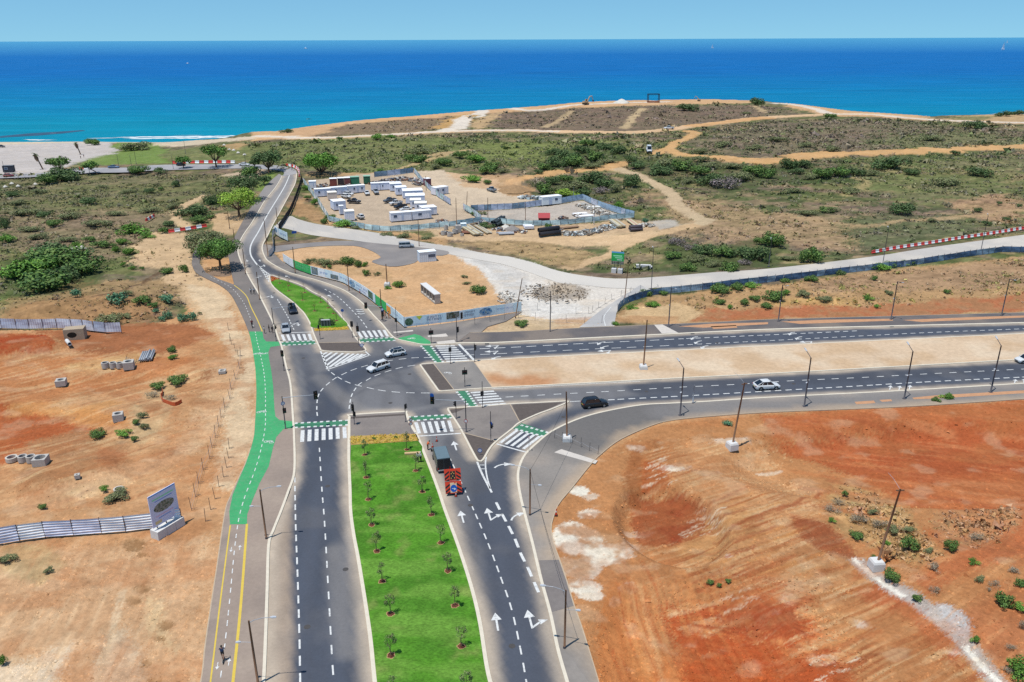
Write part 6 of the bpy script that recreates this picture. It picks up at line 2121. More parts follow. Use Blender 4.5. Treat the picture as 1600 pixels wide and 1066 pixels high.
	for x in (0.315 * L, -0.295 * L):
		for s in (1, -1):
			arch = [(x + wr * 1.18 * math.cos(t),s * (w + 0.004),wr + wr * 1.18 * math.sin(t)) for t in np.linspace(-0.25,math.pi + 0.25,12)]
			mesh_obj('wheel_arch', arch, [tuple(range(12)) if s < 0 else tuple(reversed(range(12)))], m_black, e)
			wh = share('wheel', tm, e, (x, s * (w - 0.07 * scale), wr))
			share('rim', r2, wh)
	for s in (1, -1):
		MB().box(0.452 * L,0.488 * L,min(s * w * 0.5,s * w * 0.84),max(s * w * 0.5,s * w * 0.84),nose * 0.82,nose * 0.97).build('headlight',m_lamp,e)
		MB().box(-0.503 * L,-0.47 * L,min(s * w * 0.55,s * w * 0.9),max(s * w * 0.55,s * w * 0.9),belt * 0.78,belt * 0.94).build('tail_light',m_tail,e)
		MB().box(gf * L - 0.32,gf * L - 0.14,min(s * w,s * (w + 0.2)),max(s * w,s * (w + 0.2)),belt - 0.02,belt + 0.14).build('mirror',pm if shape != 'suv' else m_black,e)
	MB().box(0.47 * L, 0.502 * L, -w * 0.5, w * 0.5, gc + 0.14, nose * 0.72).build('grille', m_black, e)
	MB().box(-0.506 * L, -0.49 * L, -w * 0.7, w * 0.7, gc + 0.08, gc + 0.24).build('rear_bumper', m_black, e)
	MB().box(-0.508 * L, -0.5 * L, -0.26, 0.26, belt * 0.62, belt * 0.62 + 0.12).build('number_plate', m_plate, e)
	if rack:
		rk = MB()
		for s in (1, -1):
			rk.tube([(xt0 - 0.2, s * gt * 0.9, zt_ + 0.1), (xt1 + 0.2, s * gt * 0.9, zt_ + 0.1)], 0.02, 5)
		rk.build('roof_rail', m_black, e)
	return e


vehicle('car','white SUV with black tyres turning through the junction, nearer of two',591,578,560,588,'suv','white',rack=True)
vehicle('car','white crossover with dark blue roof turning through the junction',618,556,585,562,'hatch','white','navy')
vehicle('car','black SUV entering the slip road at the pedestrian refuge',929,635,970,630,'suv','black',rack=True)
vehicle('car','white sloping-roof electric car on the lower eastern carriageway',1197,607,1240,604.5,'crossover','white')
vehicle('car', 'white car cut by the right edge of the picture', 1603, 566, 1560, 568, 'hatch', 'white')
vehicle('car', 'dark SUV driving down beside the small northern lawn', 457.5, 487.5, 462, 500, 'suv', 'navy')
vehicle('car', 'silver car waiting at the north-western zebra crossing', 446.5, 516.5, 448.5, 530, 'sedan', 'silver')
vehicle('car', 'silver minivan standing on the dark asphalt drive', 635, 387, 655, 386, 'mpv', 'silver', cat='minivan')
YC = [('white estate car in the yard behind the black pickup',545,305,560,306.5,'hatch','white'),('white car right behind the black pickup in the yard',541,309,556,310.5,'hatch','white'),
('black pickup parked beside the white-roofed cabin in the yard',553.5,317,575,318,'pickup','black'),('white saloon parked before the rear trailers, left of the silver pickup',573.5,303.5,578,312,'sedan','white'),
('silver pickup parked before the rear trailers of the yard',587.5,302,593,310,'pickup','silver'),('dark grey pickup at the back of the parked row in the yard',609,315.5,600,317,'pickup','grey'),
('white pickup second in the parked row of the yard',618.5,319.5,608,321,'pickup','white'),('black pickup third in the parked row of the yard',625.5,325,615,327,'pickup','black'),
('white car nearest the front trailers in the parked row',634,329,625,330,'sedan','white'),('white hatchback parked near the front fence of the yard',563.5,341,556,337,'hatch','white')]
for lab, x, y, tx, ty, sh, pa in YC:
	vehicle('pickup' if sh == 'pickup' else 'car',lab,x,y,tx,ty,sh,pa,cat='pickup' if sh == 'pickup' else 'car',group='vehicles parked in the yard')
vehicle('pickup','steel blue pickup on the dirt between the two yards',768,298.5,757,295,'pickup','steel',cat='pickup')
vehicle('pickup','white pickup driving on the far headland track',1045,202,1030,202.5,'pickup','white',cat='pickup',scale=1.2)
vehicle('van','white van parked on the scrub beside the orange track',1014,237.5,1016,243,'van','white',cat='van',scale=1.3)
vehicle('car','pale blue car on the beach road right of the leaning tree',178,263,195,262.4,'sedan','blue',scale=1.1)
vehicle('car', 'white car on the beach road near the road bend', 382, 259, 396, 259, 'sedan', 'white', scale=1.1)
vehicle('car', 'dark car at the left end of the beach car park', 2, 230, 20, 230, 'sedan', 'navy', scale=1.1)
vehicle('car','dark car passing under the small round tree on beach road',283,259.5,300,259.4,'hatch','black',scale=1.05)
vehicle('car', 'red car on the beach road at the left edge', 14, 276.5, 30, 275.6, 'hatch', 'red', scale=1.05)

# maintenance lorry with its striped warning trailer
p0, p1 = G(690, 727), G(681, 700)
ang = math.atan2(p1[1] - p0[1], p1[0] - p0[0])
lor = empty('work_van',(p0[0],p0[1],0.03),ang,'dark grey box van of the road crew stopped by the median lawn','van')
gm = mat('van_grey', C(74, 84, 90), rough=0.35, var=0.05, spec=0.5)
MB().box(-2.4, 1.45, -1.0, 1.0, 0.55, 2.35).build('cargo_body', gm, lor)
MB().box(-2.36,1.4,-0.94,0.94,2.352,2.42).build('roof',mat('van_roof',C(116,136,144),rough=0.4,var=0.08,scale=1.5),lor)
MB().loft([[(1.452,-0.95,0.5),(1.452,0.95,0.5),(1.452,0.93,2.2),(1.452,-0.93,2.2)],[(2.2,-0.95,0.5),(2.2,0.95,0.5),(2.0,0.86,2.05),(2.0,-0.86,2.05)],[(3.0,-0.9,0.5),(3.0,0.9,0.5),(2.95,0.85,1.15),(2.95,-0.85,1.15)]]).build('cab',gm,lor)
mesh_obj('windscreen',[(2.97,-0.78,1.2),(2.97,0.78,1.2),(2.05,0.76,2.03),(2.05,-0.76,2.03)],[(0,1,2,3)],m_glass,lor)
for s in (1, -1):
	mesh_obj('rear_door',[(-2.404,s * 0.04,0.6),(-2.404,s * 0.95,0.6),(-2.404,s * 0.95,2.25),(-2.404,s * 0.04,2.25)],[(0,1,2,3)],mat('van_door',(0.02,0.02,0.022),rough=0.4),lor)
	MB().box(-2.44, -2.40, min(s * 0.8, s * 0.98), max(s * 0.8, s * 0.98), 0.62, 0.9).build('tail_light', m_tail, lor)
	mesh_obj('side_window',[(1.55,s * 0.965,1.3),(2.45,s * 0.955,1.3),(2.15,s * 0.9,1.95),(1.55,s * 0.945,2.0)],[(0,1,2,3)],m_glass,lor)
	MB().box(2.2, 2.4, min(s * 0.98, s * 1.22), max(s * 0.98, s * 1.22), 1.25, 1.6).build('mirror', m_black, lor)
tm, r2 = wheel_meshes(0.36, 0.26)
for x in (2.1, -1.5):
	for s in (1, -1):
		wh = share('wheel', tm, lor, (x, s * 0.9, 0.36))
		share('rim', r2, wh)
MB().box(-2.55,-2.4,-0.95,0.95,0.42,0.56).build('rear_bumper',mat('steel_grey',C(180,184,188),rough=0.4,metal=0.4),lor)
p0, p1 = G(709, 773), G(703.5, 750)
ang = math.atan2(p1[1] - p0[1], p1[0] - p0[0])
trl = empty('warning_trailer',(p0[0],p0[1],0.03),ang,'red and black striped warning trailer with blue arrow behind the van','trailer')
m_or = mat('signal_red', C(232, 74, 44), rough=0.5, var=0.05)
MB().box(-0.1, 2.6, -0.95, 0.95, 0.5, 0.62).build('chassis', m_black, trl)
MB().tube([(2.6, 0, 0.56), (3.6, 0, 0.5)], 0.05, 8).build('tow_bar', m_black, trl)
tm, r2 = wheel_meshes(0.3, 0.2)
for s in (1, -1):
	wh = share('wheel', tm, trl, (1.2, s * 0.92, 0.3))
	share('rim', r2, wh)


def board_pt(u, v, off=0.0):
	"""point on the sloping warning board: u across (-1..1), v up (0..1)"""
	x0, z0, x1, z1 = -0.35, 0.4, 0.95, 3.6
	n = Vector((-(z1 - z0), 0, (x1 - x0))).normalized()
	return Vector((x0 + (x1 - x0) * v, -u * 1.16, z0 + (z1 - z0) * v)) + n * off


def board_quad(mb, pts, off):
	k = len(mb.v)
	mb.v += [tuple(board_pt(u, v, off)) for u, v in pts]
	mb.f.append(tuple(range(k, k + len(pts))))


for nm, v0, v1 in (('lower_board', 0.0, 0.485), ('upper_board', 0.515, 1.0)):
	bd = MB().loft([[tuple(board_pt(u,v,o)) for u,v in ((-1,v0),(1,v0),(1,v1),(-1,v1))] for o in (-0.05,0.0)]).build(nm,m_or,trl)
	n = 3
	for s in (-1, 1):
		for k in range(n):
			t0 = v0 + (v1 - v0) * (k + 0.05) / n
			t1 = t0 + (v1 - v0) / n * 0.5
			mb = MB()
			sl = 0.13
			pts = [(s * 0.98,min(max(t0 - sl,v0 + 0.005),v1 - 0.005)),(s * 0.98,min(max(t1 - sl,v0 + 0.006),v1 - 0.004)),(s * 0.42,min(t1,v1 - 0.004)),(s * 0.42,min(t0,v1 - 0.006))]
			board_quad(mb, pts, 0.012)
			mb.build('black_stripe', m_black, bd)
mb = MB()
board_quad(mb, [(-0.4, 0.03), (0.4, 0.03), (0.4, 0.44), (-0.4, 0.44)], 0.02)
mb.build('pale_panel', mat('panel_cream', C(236, 206, 170), var=0.08), trl)
mb = MB()
board_quad(mb, [(0.02 + 0.4 * math.cos(t), 0.20 + 0.15 * math.sin(t)) for t in np.linspace(0, 6.283, 20)[:-1]], 0.032)
disc = mb.build('blue_arrow_disc', mat('sign_blue', C(30, 96, 190), rough=0.5, var=0.05), trl)
mb = MB()
board_quad(mb, [(-0.2, 0.215), (0.1, 0.19), (0.1, 0.17), (-0.2, 0.195)], 0.04)
board_quad(mb, [(0.06, 0.225), (0.32, 0.165), (0.04, 0.13)], 0.04)
mb.build('arrow', m_white, disc)
mb = MB()
board_quad(mb, [(-0.36, 0.56), (0.36, 0.56), (0.3, 0.9), (-0.3, 0.9)], 0.02)
cl = mb.build('lamp_cluster', m_black, trl)
for u, v in ((-0.2, 0.62), (0.2, 0.62), (0, 0.7), (-0.16, 0.8), (0.16, 0.8), (0, 0.86)):
	mb = MB()
	board_quad(mb, [(u + 0.07 * math.cos(t), v + 0.026 * math.sin(t)) for t in np.linspace(0, 6.283, 9)[:-1]], 0.03)
	mb.build('lamp', mat('amber_lens', C(220, 170, 90), rough=0.3), cl)
mb = MB()
board_quad(mb, [(0.05, 0.40), (0.36, 0.40), (0.2, 0.475)], 0.032)
mb.build('warning_triangle', m_or, trl)

# ------------------------------------------------------------------ people: one skinned figure each
m_skin = mat('skin', C(196, 146, 116), rough=0.6, var=0.05)


def person(label,px,py,tx,ty,joints,cloth,hgt=1.72,dz=0.03,lift=0.0,group=None,hair=(0.02,0.015,0.012),cap=None):
	"""joints: dict of pose offsets; body is one continuous skinned mesh coloured by zone"""
	a, b = G(px, py), G(tx, ty)
	e = empty('person', (a[0], a[1], a[2] + dz + lift), math.atan2(b[1] - a[1], b[0] - a[0]), label, 'person', group)
	s = hgt / 1.72
	J = {'hip': (0,0,0.92),'belly': (0,0,1.08),'chest': (0,0,1.30),'neck': (0,0,1.46),'chin': (0.02,0,1.53),'head': (0.02,0,1.62),'crown': (0.01,0,1.69)}
	for sd, y in (('l', 1), ('r', -1)):
		J.update({'hipj' + sd: (0,0.10 * y,0.88),'knee' + sd: (0.03,0.11 * y,0.49),'ankle' + sd: (-0.02,0.11 * y,0.09),'toe' + sd: (0.15,0.12 * y,0.04),'sho' + sd: (0,0.18 * y,1.41),'elb' + sd: (-0.03,0.25 * y,1.13),'wri' + sd: (0.08,0.26 * y,0.90),'hand' + sd: (0.12,0.25 * y,0.81)})
	J.update(joints)
	R = {'hip': 0.15, 'belly': 0.135, 'chest': 0.155, 'neck': 0.06, 'chin': 0.075, 'head': 0.098, 'crown': 0.07}
	for sd in 'lr':
		R.update({'hipj' + sd: 0.098,'knee' + sd: 0.062,'ankle' + sd: 0.045,'toe' + sd: 0.04,'sho' + sd: 0.072,'elb' + sd: 0.046,'wri' + sd: 0.034,'hand' + sd: 0.038})
	E = [('hip', 'belly'), ('belly', 'chest'), ('chest', 'neck'), ('neck', 'chin'), ('chin', 'head'), ('head', 'crown')]
	for sd in 'lr':
		E += [('hip','hipj' + sd),('hipj' + sd,'knee' + sd),('knee' + sd,'ankle' + sd),('ankle' + sd,'toe' + sd),('chest','sho' + sd),('sho' + sd,'elb' + sd),('elb' + sd,'wri' + sd),('wri' + sd,'hand' + sd)]
	names = list(J)
	me = bpy.data.meshes.new('body')
	me.from_pydata([tuple(s * c for c in J[n]) for n in names], [(names.index(p), names.index(q)) for p, q in E], [])
	tmp = bpy.data.objects.new('body', me)
	COL.objects.link(tmp)
	md = tmp.modifiers.new('skin', 'SKIN')
	for i, n in enumerate(names):
		me.skin_vertices[0].data[i].radius = (R[n] * s, R[n] * s * (1.25 if n in ('chest', 'belly', 'hip') else 1.0))
		me.skin_vertices[0].data[i].use_root = (n == 'hip')
	tmp.modifiers.new('sub', 'SUBSURF').levels = 1
	dg = bpy.context.evaluated_depsgraph_get()
	fin = bpy.data.meshes.new_from_object(tmp.evaluated_get(dg))
	bpy.data.objects.remove(tmp)
	# colour by nearest joint: skin, shirt, trousers, shoes
	zone = {}
	for n in names:
		if n in ('chin', 'head'):
			zone[n] = C(196, 146, 116)
		elif n == 'neck':
			zone[n] = C(196, 146, 116)
		elif n == 'crown':
			zone[n] = np.asarray(cap if cap is not None else hair)
		elif n.startswith(('hand', 'wri')):
			zone[n] = C(196, 146, 116)
		elif n.startswith(('elb', 'sho')) or n in ('chest', 'belly'):
			zone[n] = np.asarray(cloth[0])
		elif n.startswith('toe'):
			zone[n] = np.asarray(cloth[2])
		else:
			zone[n] = np.asarray(cloth[1])
	if len(cloth) > 3:
		for sd in 'lr':
			zone['knee' + sd] = C(196, 146, 116)
			zone['ankle' + sd] = C(196, 146, 116)
			zone['elb' + sd] = C(196, 146, 116)
	JP = np.array([[s * c for c in J[n]] for n in names])
	vs = np.array([v.co for v in fin.vertices])
	near = np.argmin(((vs[:, None, :] - JP[None]) ** 2).sum(2), 1)
	set_col(fin, np.array([zone[names[i]] for i in near]))
	fin.materials.clear()
	fin.materials.append(mat('clothed_figure', (0.2, 0.2, 0.2), rough=0.8, var=0.08, scale=3, attr='Col'))
	fin.polygons.foreach_set('use_smooth', [True] * len(fin.polygons))
	share('body', fin, e)
	hd = Vector([s * c for c in J['head']])
	hv, hf = [], []
	for i in range(5):
		ph = 1.45 * i / 4
		for k in range(10):
			t = 6.2832 * k / 10
			hv.append((hd.x - 0.012 + 0.113 * s * math.cos(ph) * math.cos(t),hd.y + 0.108 * s * math.cos(ph) * math.sin(t),hd.z + 0.01 + 0.122 * s * math.sin(ph)))
	for i in range(4):
		for k in range(10):
			hf.append((i * 10 + k, i * 10 + (k + 1) % 10, (i + 1) * 10 + (k + 1) % 10, (i + 1) * 10 + k))
	hf.append(tuple(range(40, 50)))
	mesh_obj('hair' if cap is None else 'cap',hv,hf,mat('hair_dark' if cap is None else 'cap_%d' % (px % 97),hair if cap is None else cap,rough=0.8),e,True)
	return e


WALK = {'kneel': (0.16,0.11,0.50),'anklel': (0.20,0.11,0.09),'toel': (0.36,0.12,0.05),'kneer': (-0.06,-0.11,0.49),'ankler': (-0.28,-0.11,0.13),'toer': (-0.14,-0.12,0.04),'elbl': (-0.12,0.25,1.14),'wril': (-0.06,0.26,0.92),'handl': (-0.02,0.25,0.83),'elbr': (0.08,-0.25,1.14),'wrir': (0.22,-0.25,0.96),'handr': (0.28,-0.24,0.88)}
RIDE = {'elbl': (0.16,0.28,1.16),'wril': (0.36,0.26,1.08),'handl': (0.42,0.24,1.06),'elbr': (0.16,-0.28,1.16),'wrir': (0.36,-0.26,1.08),'handr': (0.42,-0.24,1.06),'kneel': (0.1,0.09,0.5),'anklel': (0.05,0.06,0.09),'toel': (0.2,0.06,0.05),'kneer': (-0.08,-0.09,0.5),'ankler': (-0.16,-0.06,0.09),'toer': (-0.01,-0.06,0.05)}
NAVY, BLK, DRK = C(52, 74, 110), (0.02, 0.02, 0.024), (0.03, 0.03, 0.035)


def scooter(label, px, py, tx, ty, dz):
	a, b = G(px, py), G(tx, ty)
	e = empty('kick_scooter', (a[0], a[1], a[2] + dz), math.atan2(b[1] - a[1], b[0] - a[0]), label, 'scooter')
	MB().box(-0.45, 0.32, -0.08, 0.08, 0.12, 0.17).build('deck', m_black, e)
	MB().tube([(0.32, 0, 0.15), (0.46, 0, 0.2), (0.40, 0, 1.06)], 0.022, 7).build('stem', m_black, e)
	MB().tube([(0.40, -0.28, 1.06), (0.41, 0, 1.07), (0.40, 0.28, 1.06)], 0.016, 6).build('handlebar', m_black, e)
	tm, r2 = wheel_meshes(0.11, 0.05)
	for x in (0.48, -0.5):
		wh = share('wheel', tm, e, (x, 0, 0.11))
		share('rim', r2, wh)


scooter('electric scooter under the rider on the yellow-lined cycle path', 349.5, 1034, 352, 1010, 0.125)
person('person in dark blue shirt riding a scooter on the yellow-lined cycle path',349.5,1034,352,1010,RIDE,(NAVY,BLK,DRK,1),1.78,0.125,0.17)
scooter('electric scooter at the start of the green cycle track', 394.5, 513, 390, 495, 0.125)
person('person in dark red shirt riding onto the green cycle track',394.5,513,390,495,RIDE,(C(120,40,52),BLK,DRK),1.75,0.125,0.17)
person('person in white shirt waiting left of the first signal post',413.5,522,430,520,{},(C(216,214,212),BLK,DRK),1.7,0.125)
person('person in black beside the person in white at the signal', 421, 520, 430, 520, {}, (BLK, BLK, DRK), 1.72, 0.125)
person('person in dark clothes next to the north-western signal post',426,521,436,524,{},(C(60,60,66),BLK,DRK),1.68,0.125)
person('person in white and grey walking along the north pavement, left of two',392.5,460.5,398,470,WALK,(C(220,220,220),C(60,62,70),DRK),1.7,0.125)
person('person in dark trousers walking along the north pavement, right of two',397.5,460.5,403,470,WALK,(C(196,200,206),BLK,DRK),1.74,0.125)
ORG = C(236, 112, 58)
HIVIS = C(240, 130, 50)
person('road worker in orange bending beside the cab of the dark van',668.5,703.5,680,700,{'neck': (0.22,0,1.36),'chest': (0.14,0,1.24),'chin': (0.28,0,1.40),'head': (0.34,0,1.46),'crown': (0.40,0,1.5),'wril': (0.34,0.2,0.9),'handl': (0.4,0.2,0.84),'wrir': (0.34,-0.2,0.9),'handr': (0.4,-0.2,0.84),'elbl': (0.2,0.25,1.06),'elbr': (0.2,-0.25,1.06),'shol': (0.16,0.18,1.34),'shor': (0.16,-0.18,1.34)},(ORG,C(90,70,60),DRK),1.72,0.03)
person('road worker in white shirt on the median lawn, left of two',653,724,660,720,{},(C(206,210,206),C(44,56,50),DRK),1.74,0.16)
person('road worker in white helmet on the median lawn, right of two',657.5,723.5,665,720,{},(C(214,216,212),C(40,44,46),DRK),1.74,0.16,cap=C(240,240,236))
person('worker in orange vest standing by the hoarding near signal post',602,497.5,590,497,WALK,(HIVIS,C(206,110,60),DRK),1.8,0.125,cap=C(230,100,50))
person('worker in orange and yellow next to the green hoarding panel',608,498.5,600,500,{},(C(232,150,60),HIVIS,DRK),1.75,0.125)
person('person walking on the beach car park, left of two',126.5,248.5,130,246,WALK,(C(60,62,66),C(40,42,50),DRK),1.75,0.05)
person('person walking on the beach car park, right of two',131.3,246.5,136,245,WALK,(C(150,96,90),C(40,42,50),DRK),1.72,0.05)
# ------------------------------------------------------------------ posts, lamps and signals
m_wood = mat('old_wood', C(112, 84, 64), rough=0.9, var=0.2, scale=3, bump=0.3)
m_galv = mat('galvanised', C(150, 154, 160), rough=0.5, metal=0.3, var=0.08)
m_dgrey = mat('dark_grey_metal', C(86, 84, 90), rough=0.5, var=0.08)
m_lampw = mat('lamp_head', C(206, 210, 216), rough=0.4, var=0.05)
m_conc = mat('concrete', C(206, 200, 192), rough=0.9, var=0.14, scale=3, bump=0.3)
m_wconc = mat('white_concrete', C(240, 238, 234), rough=0.85, var=0.08, scale=3)
m_signal = mat('signal_black', (0.012, 0.013, 0.014), rough=0.5, var=0.1)
m_blue = mat('sign_blue', C(30, 96, 190))
LENS = {'red': mat('lens_red',C(150,30,26),rough=0.25),'amber': mat('lens_amber',C(170,120,30),rough=0.25),'green': mat('lens_green',C(24,120,90),rough=0.25)}


def rise(base, top_y):
	"""height in metres of an upright thing whose top is seen at picture row top_y"""
	p = np.array(base)
	lo, hi = 0.0, 40.0
	for _ in range(30):
		m = (lo + hi) / 2
		if project(p + np.array([0, 0, m]))[1] > top_y:
			lo = m
		else:
			hi = m
	return lo


def face_dir(a, b):
	return math.atan2(b[1] - a[1], b[0] - a[0])


def arm_lamp(parent, z, reach, up, r=0.035, head=0.55, name='arm'):
	"""curved bracket towards local +x with a flat lamp head"""
	pts = [(0, 0, z), (reach * 0.25, 0, z + up * 0.55), (reach * 0.62, 0, z + up * 0.92), (reach, 0, z + up)]
	a = MB().tube(pts, [r * 1.2, r, r, r * 0.9], 7).build(name, m_galv, parent)
	h = MB().loft([[(reach - 0.05,-0.06,z + up - 0.03),(reach - 0.05,0.06,z + up - 0.03),(reach - 0.05,0.06,z + up + 0.05),(reach - 0.05,-0.06,z + up + 0.05)],
[(reach + head * 0.4,-0.15,z + up - 0.03),(reach + head * 0.4,0.15,z + up - 0.03),(reach + head * 0.4,0.13,z + up + 0.09),(reach + head * 0.4,-0.13,z + up + 0.09)],
[(reach + head,-0.11,z + up - 0.01),(reach + head,0.11,z + up - 0.01),(reach + head,0.10,z + up + 0.06),(reach + head,-0.10,z + up + 0.06)]]).build('lamp_head',m_lampw,a)
	return a


def wood_lamp(px,py,top_y,tx,ty,label,group,arms=True,top=0.12,rad=0.115,lean=0.0,foot=False,m=None,cat='lamp post',name='lamp_post'):
	"""round wooden post; long bracket towards picture point tx, ty and a short one lower on the other side"""
	p = G(px, py)
	p[2] += top
	h = rise(p, top_y)
	rz = face_dir(p, G(tx, ty))
	e = empty(name, p, rz, label, cat, group)
	MB().tube([(0,0,-0.3),(lean * 0.5,0,h * 0.5),(lean,0,h)],[rad * 1.1,rad,rad * 0.72],10).build('post',m or m_wood,e,True)
	MB().tube([(lean * 0.05, 0, 0.0), (lean * 0.05, 0, 0.25)], [rad * 1.5, rad * 1.3], 10).build('collar', m_dgrey, e)
	if arms:
		arm_lamp(e, h - 0.25, 2.1, 0.55)
		b = arm_lamp(e, h * 0.66, 1.1, 0.12, 0.025, 0.45)
		b.rotation_euler = (0, 0, math.pi)
	if foot:
		MB().loft([[(-0.75,-0.75,-0.3),(0.75,-0.75,-0.3),(0.75,0.75,-0.3),(-0.75,0.75,-0.3)],[(-0.72,-0.72,0.7),(0.72,-0.72,0.7),(0.72,0.72,0.7),(-0.72,0.72,0.7)],[(-0.6,-0.6,0.95),(0.6,-0.6,0.95),(0.6,0.6,0.95),(-0.6,0.6,0.95)]]).build('footing',m_wconc,e)
	return e


GRP = 'wooden lamp posts along the main road'
for x,y,t,tx,ty,lab in ((416.5,843,765,500,838,'wooden lamp post left of the road, beside the end of green track'),(403.5,1070,970,500,1066,'wooden lamp post at the bottom edge, left of the road'),
(828,806,733,780,800,'wooden lamp post on the right pavement near the right-turn arrow'),(882,1014,922,840,1010,'wooden lamp post on the right pavement near the picture bottom'),
(406,469,425,425,466,'wooden post beside two walkers on the north pavement'),(384,429,389,395,428,'wooden post on the kerb right of the round tree'),(367.5,384,358,378,382,'wooden post behind the round tree crown'),
(359,357,330,372,355,'wooden post near the lime green tree'),(419,401.5,342,405,400,'tall wooden post on the right kerb of the north bend'),(434,351,324,425,350,'wooden post by the right kerb where the old road branches off'),
(461.5,427.5,386,450,431,'wooden post in front of the green hoarding panel'),(545.6,455,412,535,460,'wooden post in front of the curved hoarding'),(597,500.5,452,585,503,'wooden post before the green end of the hoarding')):
	wood_lamp(x, y, t, tx, ty, lab, GRP, arms=y > 600)
for x,y,t,tx,ty,lean,lab in ((886,689,612,880,689,0.3,'wooden pole on a white concrete block beside the slip road'),(1005,577,500,1010,577,0.2,'wooden pole on a white block in the sandy eastern median'),
(1143.5,699,600,1170,697,1.1,'leaning wooden pole on a white block on the bank below lower carriageway'),(1369,885,765,1400,880,1.2,'leaning wooden pole on a white block beside the concrete channel'),
(605, 447, 413, 612, 447, 0.0, 'short pole on a white block in the bare sand triangle')):
	e = wood_lamp(x,y,t,tx,ty,lab,'wooden poles on concrete blocks',False,0.0,0.14,lean,True,cat='pole',name='utility_pole')
	if x > 1100:
		h = rise(G(x, y), t)
		MB().box(-0.5 + lean, 0.5 + lean, -0.06, 0.06, h - 0.25, h - 0.12).build('cross_arm', m_wood, e)
		MB().tube([(lean,0,h - 0.1),(lean - 0.3,1.2,h + 0.7),(lean - 0.4,2.2,h + 0.9)],0.02,5).build('bracket',m_galv,e)
for x,y,t,lean,mm,lab in ((805,497,435,1.6,m_wood,'leaning brown pole at the right end of the hoarding'),(859.5,519,455,0,m_dgrey,'grey post on the dark pavement below the rubble patch'),(976,467,415,0.5,m_wood,'brown post where the blue fence bends by the old road'),
(713.5,353,309,0,m_wood,'brown post at the front fence of the container yard'),(762.5,345,309,0,m_wood,'brown post inside the grey yard near its left end'),(821,343,315,0,m_wood,'brown post inside the grey yard near the red shed'),
(729,322,299,0.4,m_wood,'brown post at the yard gateway'),(655,385,344,0,m_wood,'brown post behind the white kiosk'),(666,297,275,0,m_wood,'brown post at the right fence of the container yard'),(928,350,320,0,m_galv,'thin grey pole by the front fence of the grey yard'),
(1082.5,631,602,0,m_galv,'thin sign pole on the kerb beside a tall lamp column'),(896,313,292,0,m_galv,'thin pole rising behind the grey yard'),(456,266,250,0,m_galv,'thin pole at the top of the road bend')):
	wood_lamp(x, y, t, x + 10, y, lab, 'single posts', False, 0.05, 0.11, lean, False, mm, 'pole', 'post')


def column_lamp(px, py, top_y, tx, ty, label, group, reach=2.0, up=0.9, rad=0.14, second=True):
	p = G(px, py)
	p[2] += 0.12
	h = rise(p, top_y)
	e = empty('lamp_column', p, face_dir(p, G(tx, ty)), label, 'street lamp', group)
	MB().tube([(0,0,-0.2),(0,0,h * 0.5),(0,0,h)],[rad,rad * 0.85,rad * 0.7],10).build('column',m_dgrey,e,True)
	MB().box(-0.28, 0.28, -0.28, 0.28, -0.1, 0.04).build('base_plate', m_dgrey, e)
	a = MB().tube([(0, 0, h - 0.05), (reach, 0, h + up)], [0.06, 0.045], 7).build('arm', m_dgrey, e)
	MB().loft([[(reach * 0.7,-0.1,h + up * 0.7 - 0.03),(reach * 0.7,0.1,h + up * 0.7 - 0.03),(reach * 0.7,0.1,h + up * 0.7 + 0.06),(reach * 0.7,-0.1,h + up * 0.7 + 0.06)],[(reach * 1.05,-0.14,h + up * 1.05 - 0.03),(reach * 1.05,0.14,h + up * 1.05 - 0.03),(reach * 1.05,0.14,h + up * 1.05 + 0.06),(reach * 1.05,-0.14,h + up * 1.05 + 0.06)]]).build('lamp_head',m_lampw,a)
	if second:
		b = arm_lamp(e, h * 0.52, 0.6, 0.05, 0.03, 0.5)
		b.rotation_euler = (0, 0, math.pi * 0.75)
	return e


for k, (x, y, t) in enumerate(((1062.5, 650, 575), (1256.5, 636, 559), (1412.5, 624, 549), (1547.5, 614, 540))):
	column_lamp(x,y,t,x - 40,y - 30,ORD[k] + ' grey lamp column from the junction along the lower eastern pavement','lamp columns of the lower pavement')
for k, (x, y, t) in enumerate(((1044.5, 511, 450), (1216, 503, 445), (1392, 500, 440), (1564.5, 494, 436))):
	column_lamp(x,y,t,x + 30,y + 10,ORD[k] + ' grey lamp column from the junction along the upper eastern pavement','lamp columns of the upper pavement',1.5,0.1)
for k, (x, y, t) in enumerate(((1017.5, 452, 389), (1201, 417, 375), (1379, 414, 357), (1531.5, 397, 337))):
	column_lamp(x,y,t,x - 10,y - 12,ORD[k] + ' slim lamp post from the left along the pale old road','lamps of the old road',1.2,0.3,0.10,False)
for k,(x,y) in enumerate(((140,270),(206,263),(271,264),(384,258),(8,272),(290,240),(213,256),(186,262))):
	column_lamp(x,y,y - 20,x + 2,y + 20,'slim lamp post by the beach road ' + ('beside the leaning tree','right of the pale blue car','left of the small round tree','near the road bend','by the dark kiosk','up on the shore lawn','at the lawn corner','next to the pale blue car')[k],'lamps of the beach road',0.9,0.15,0.10,False)


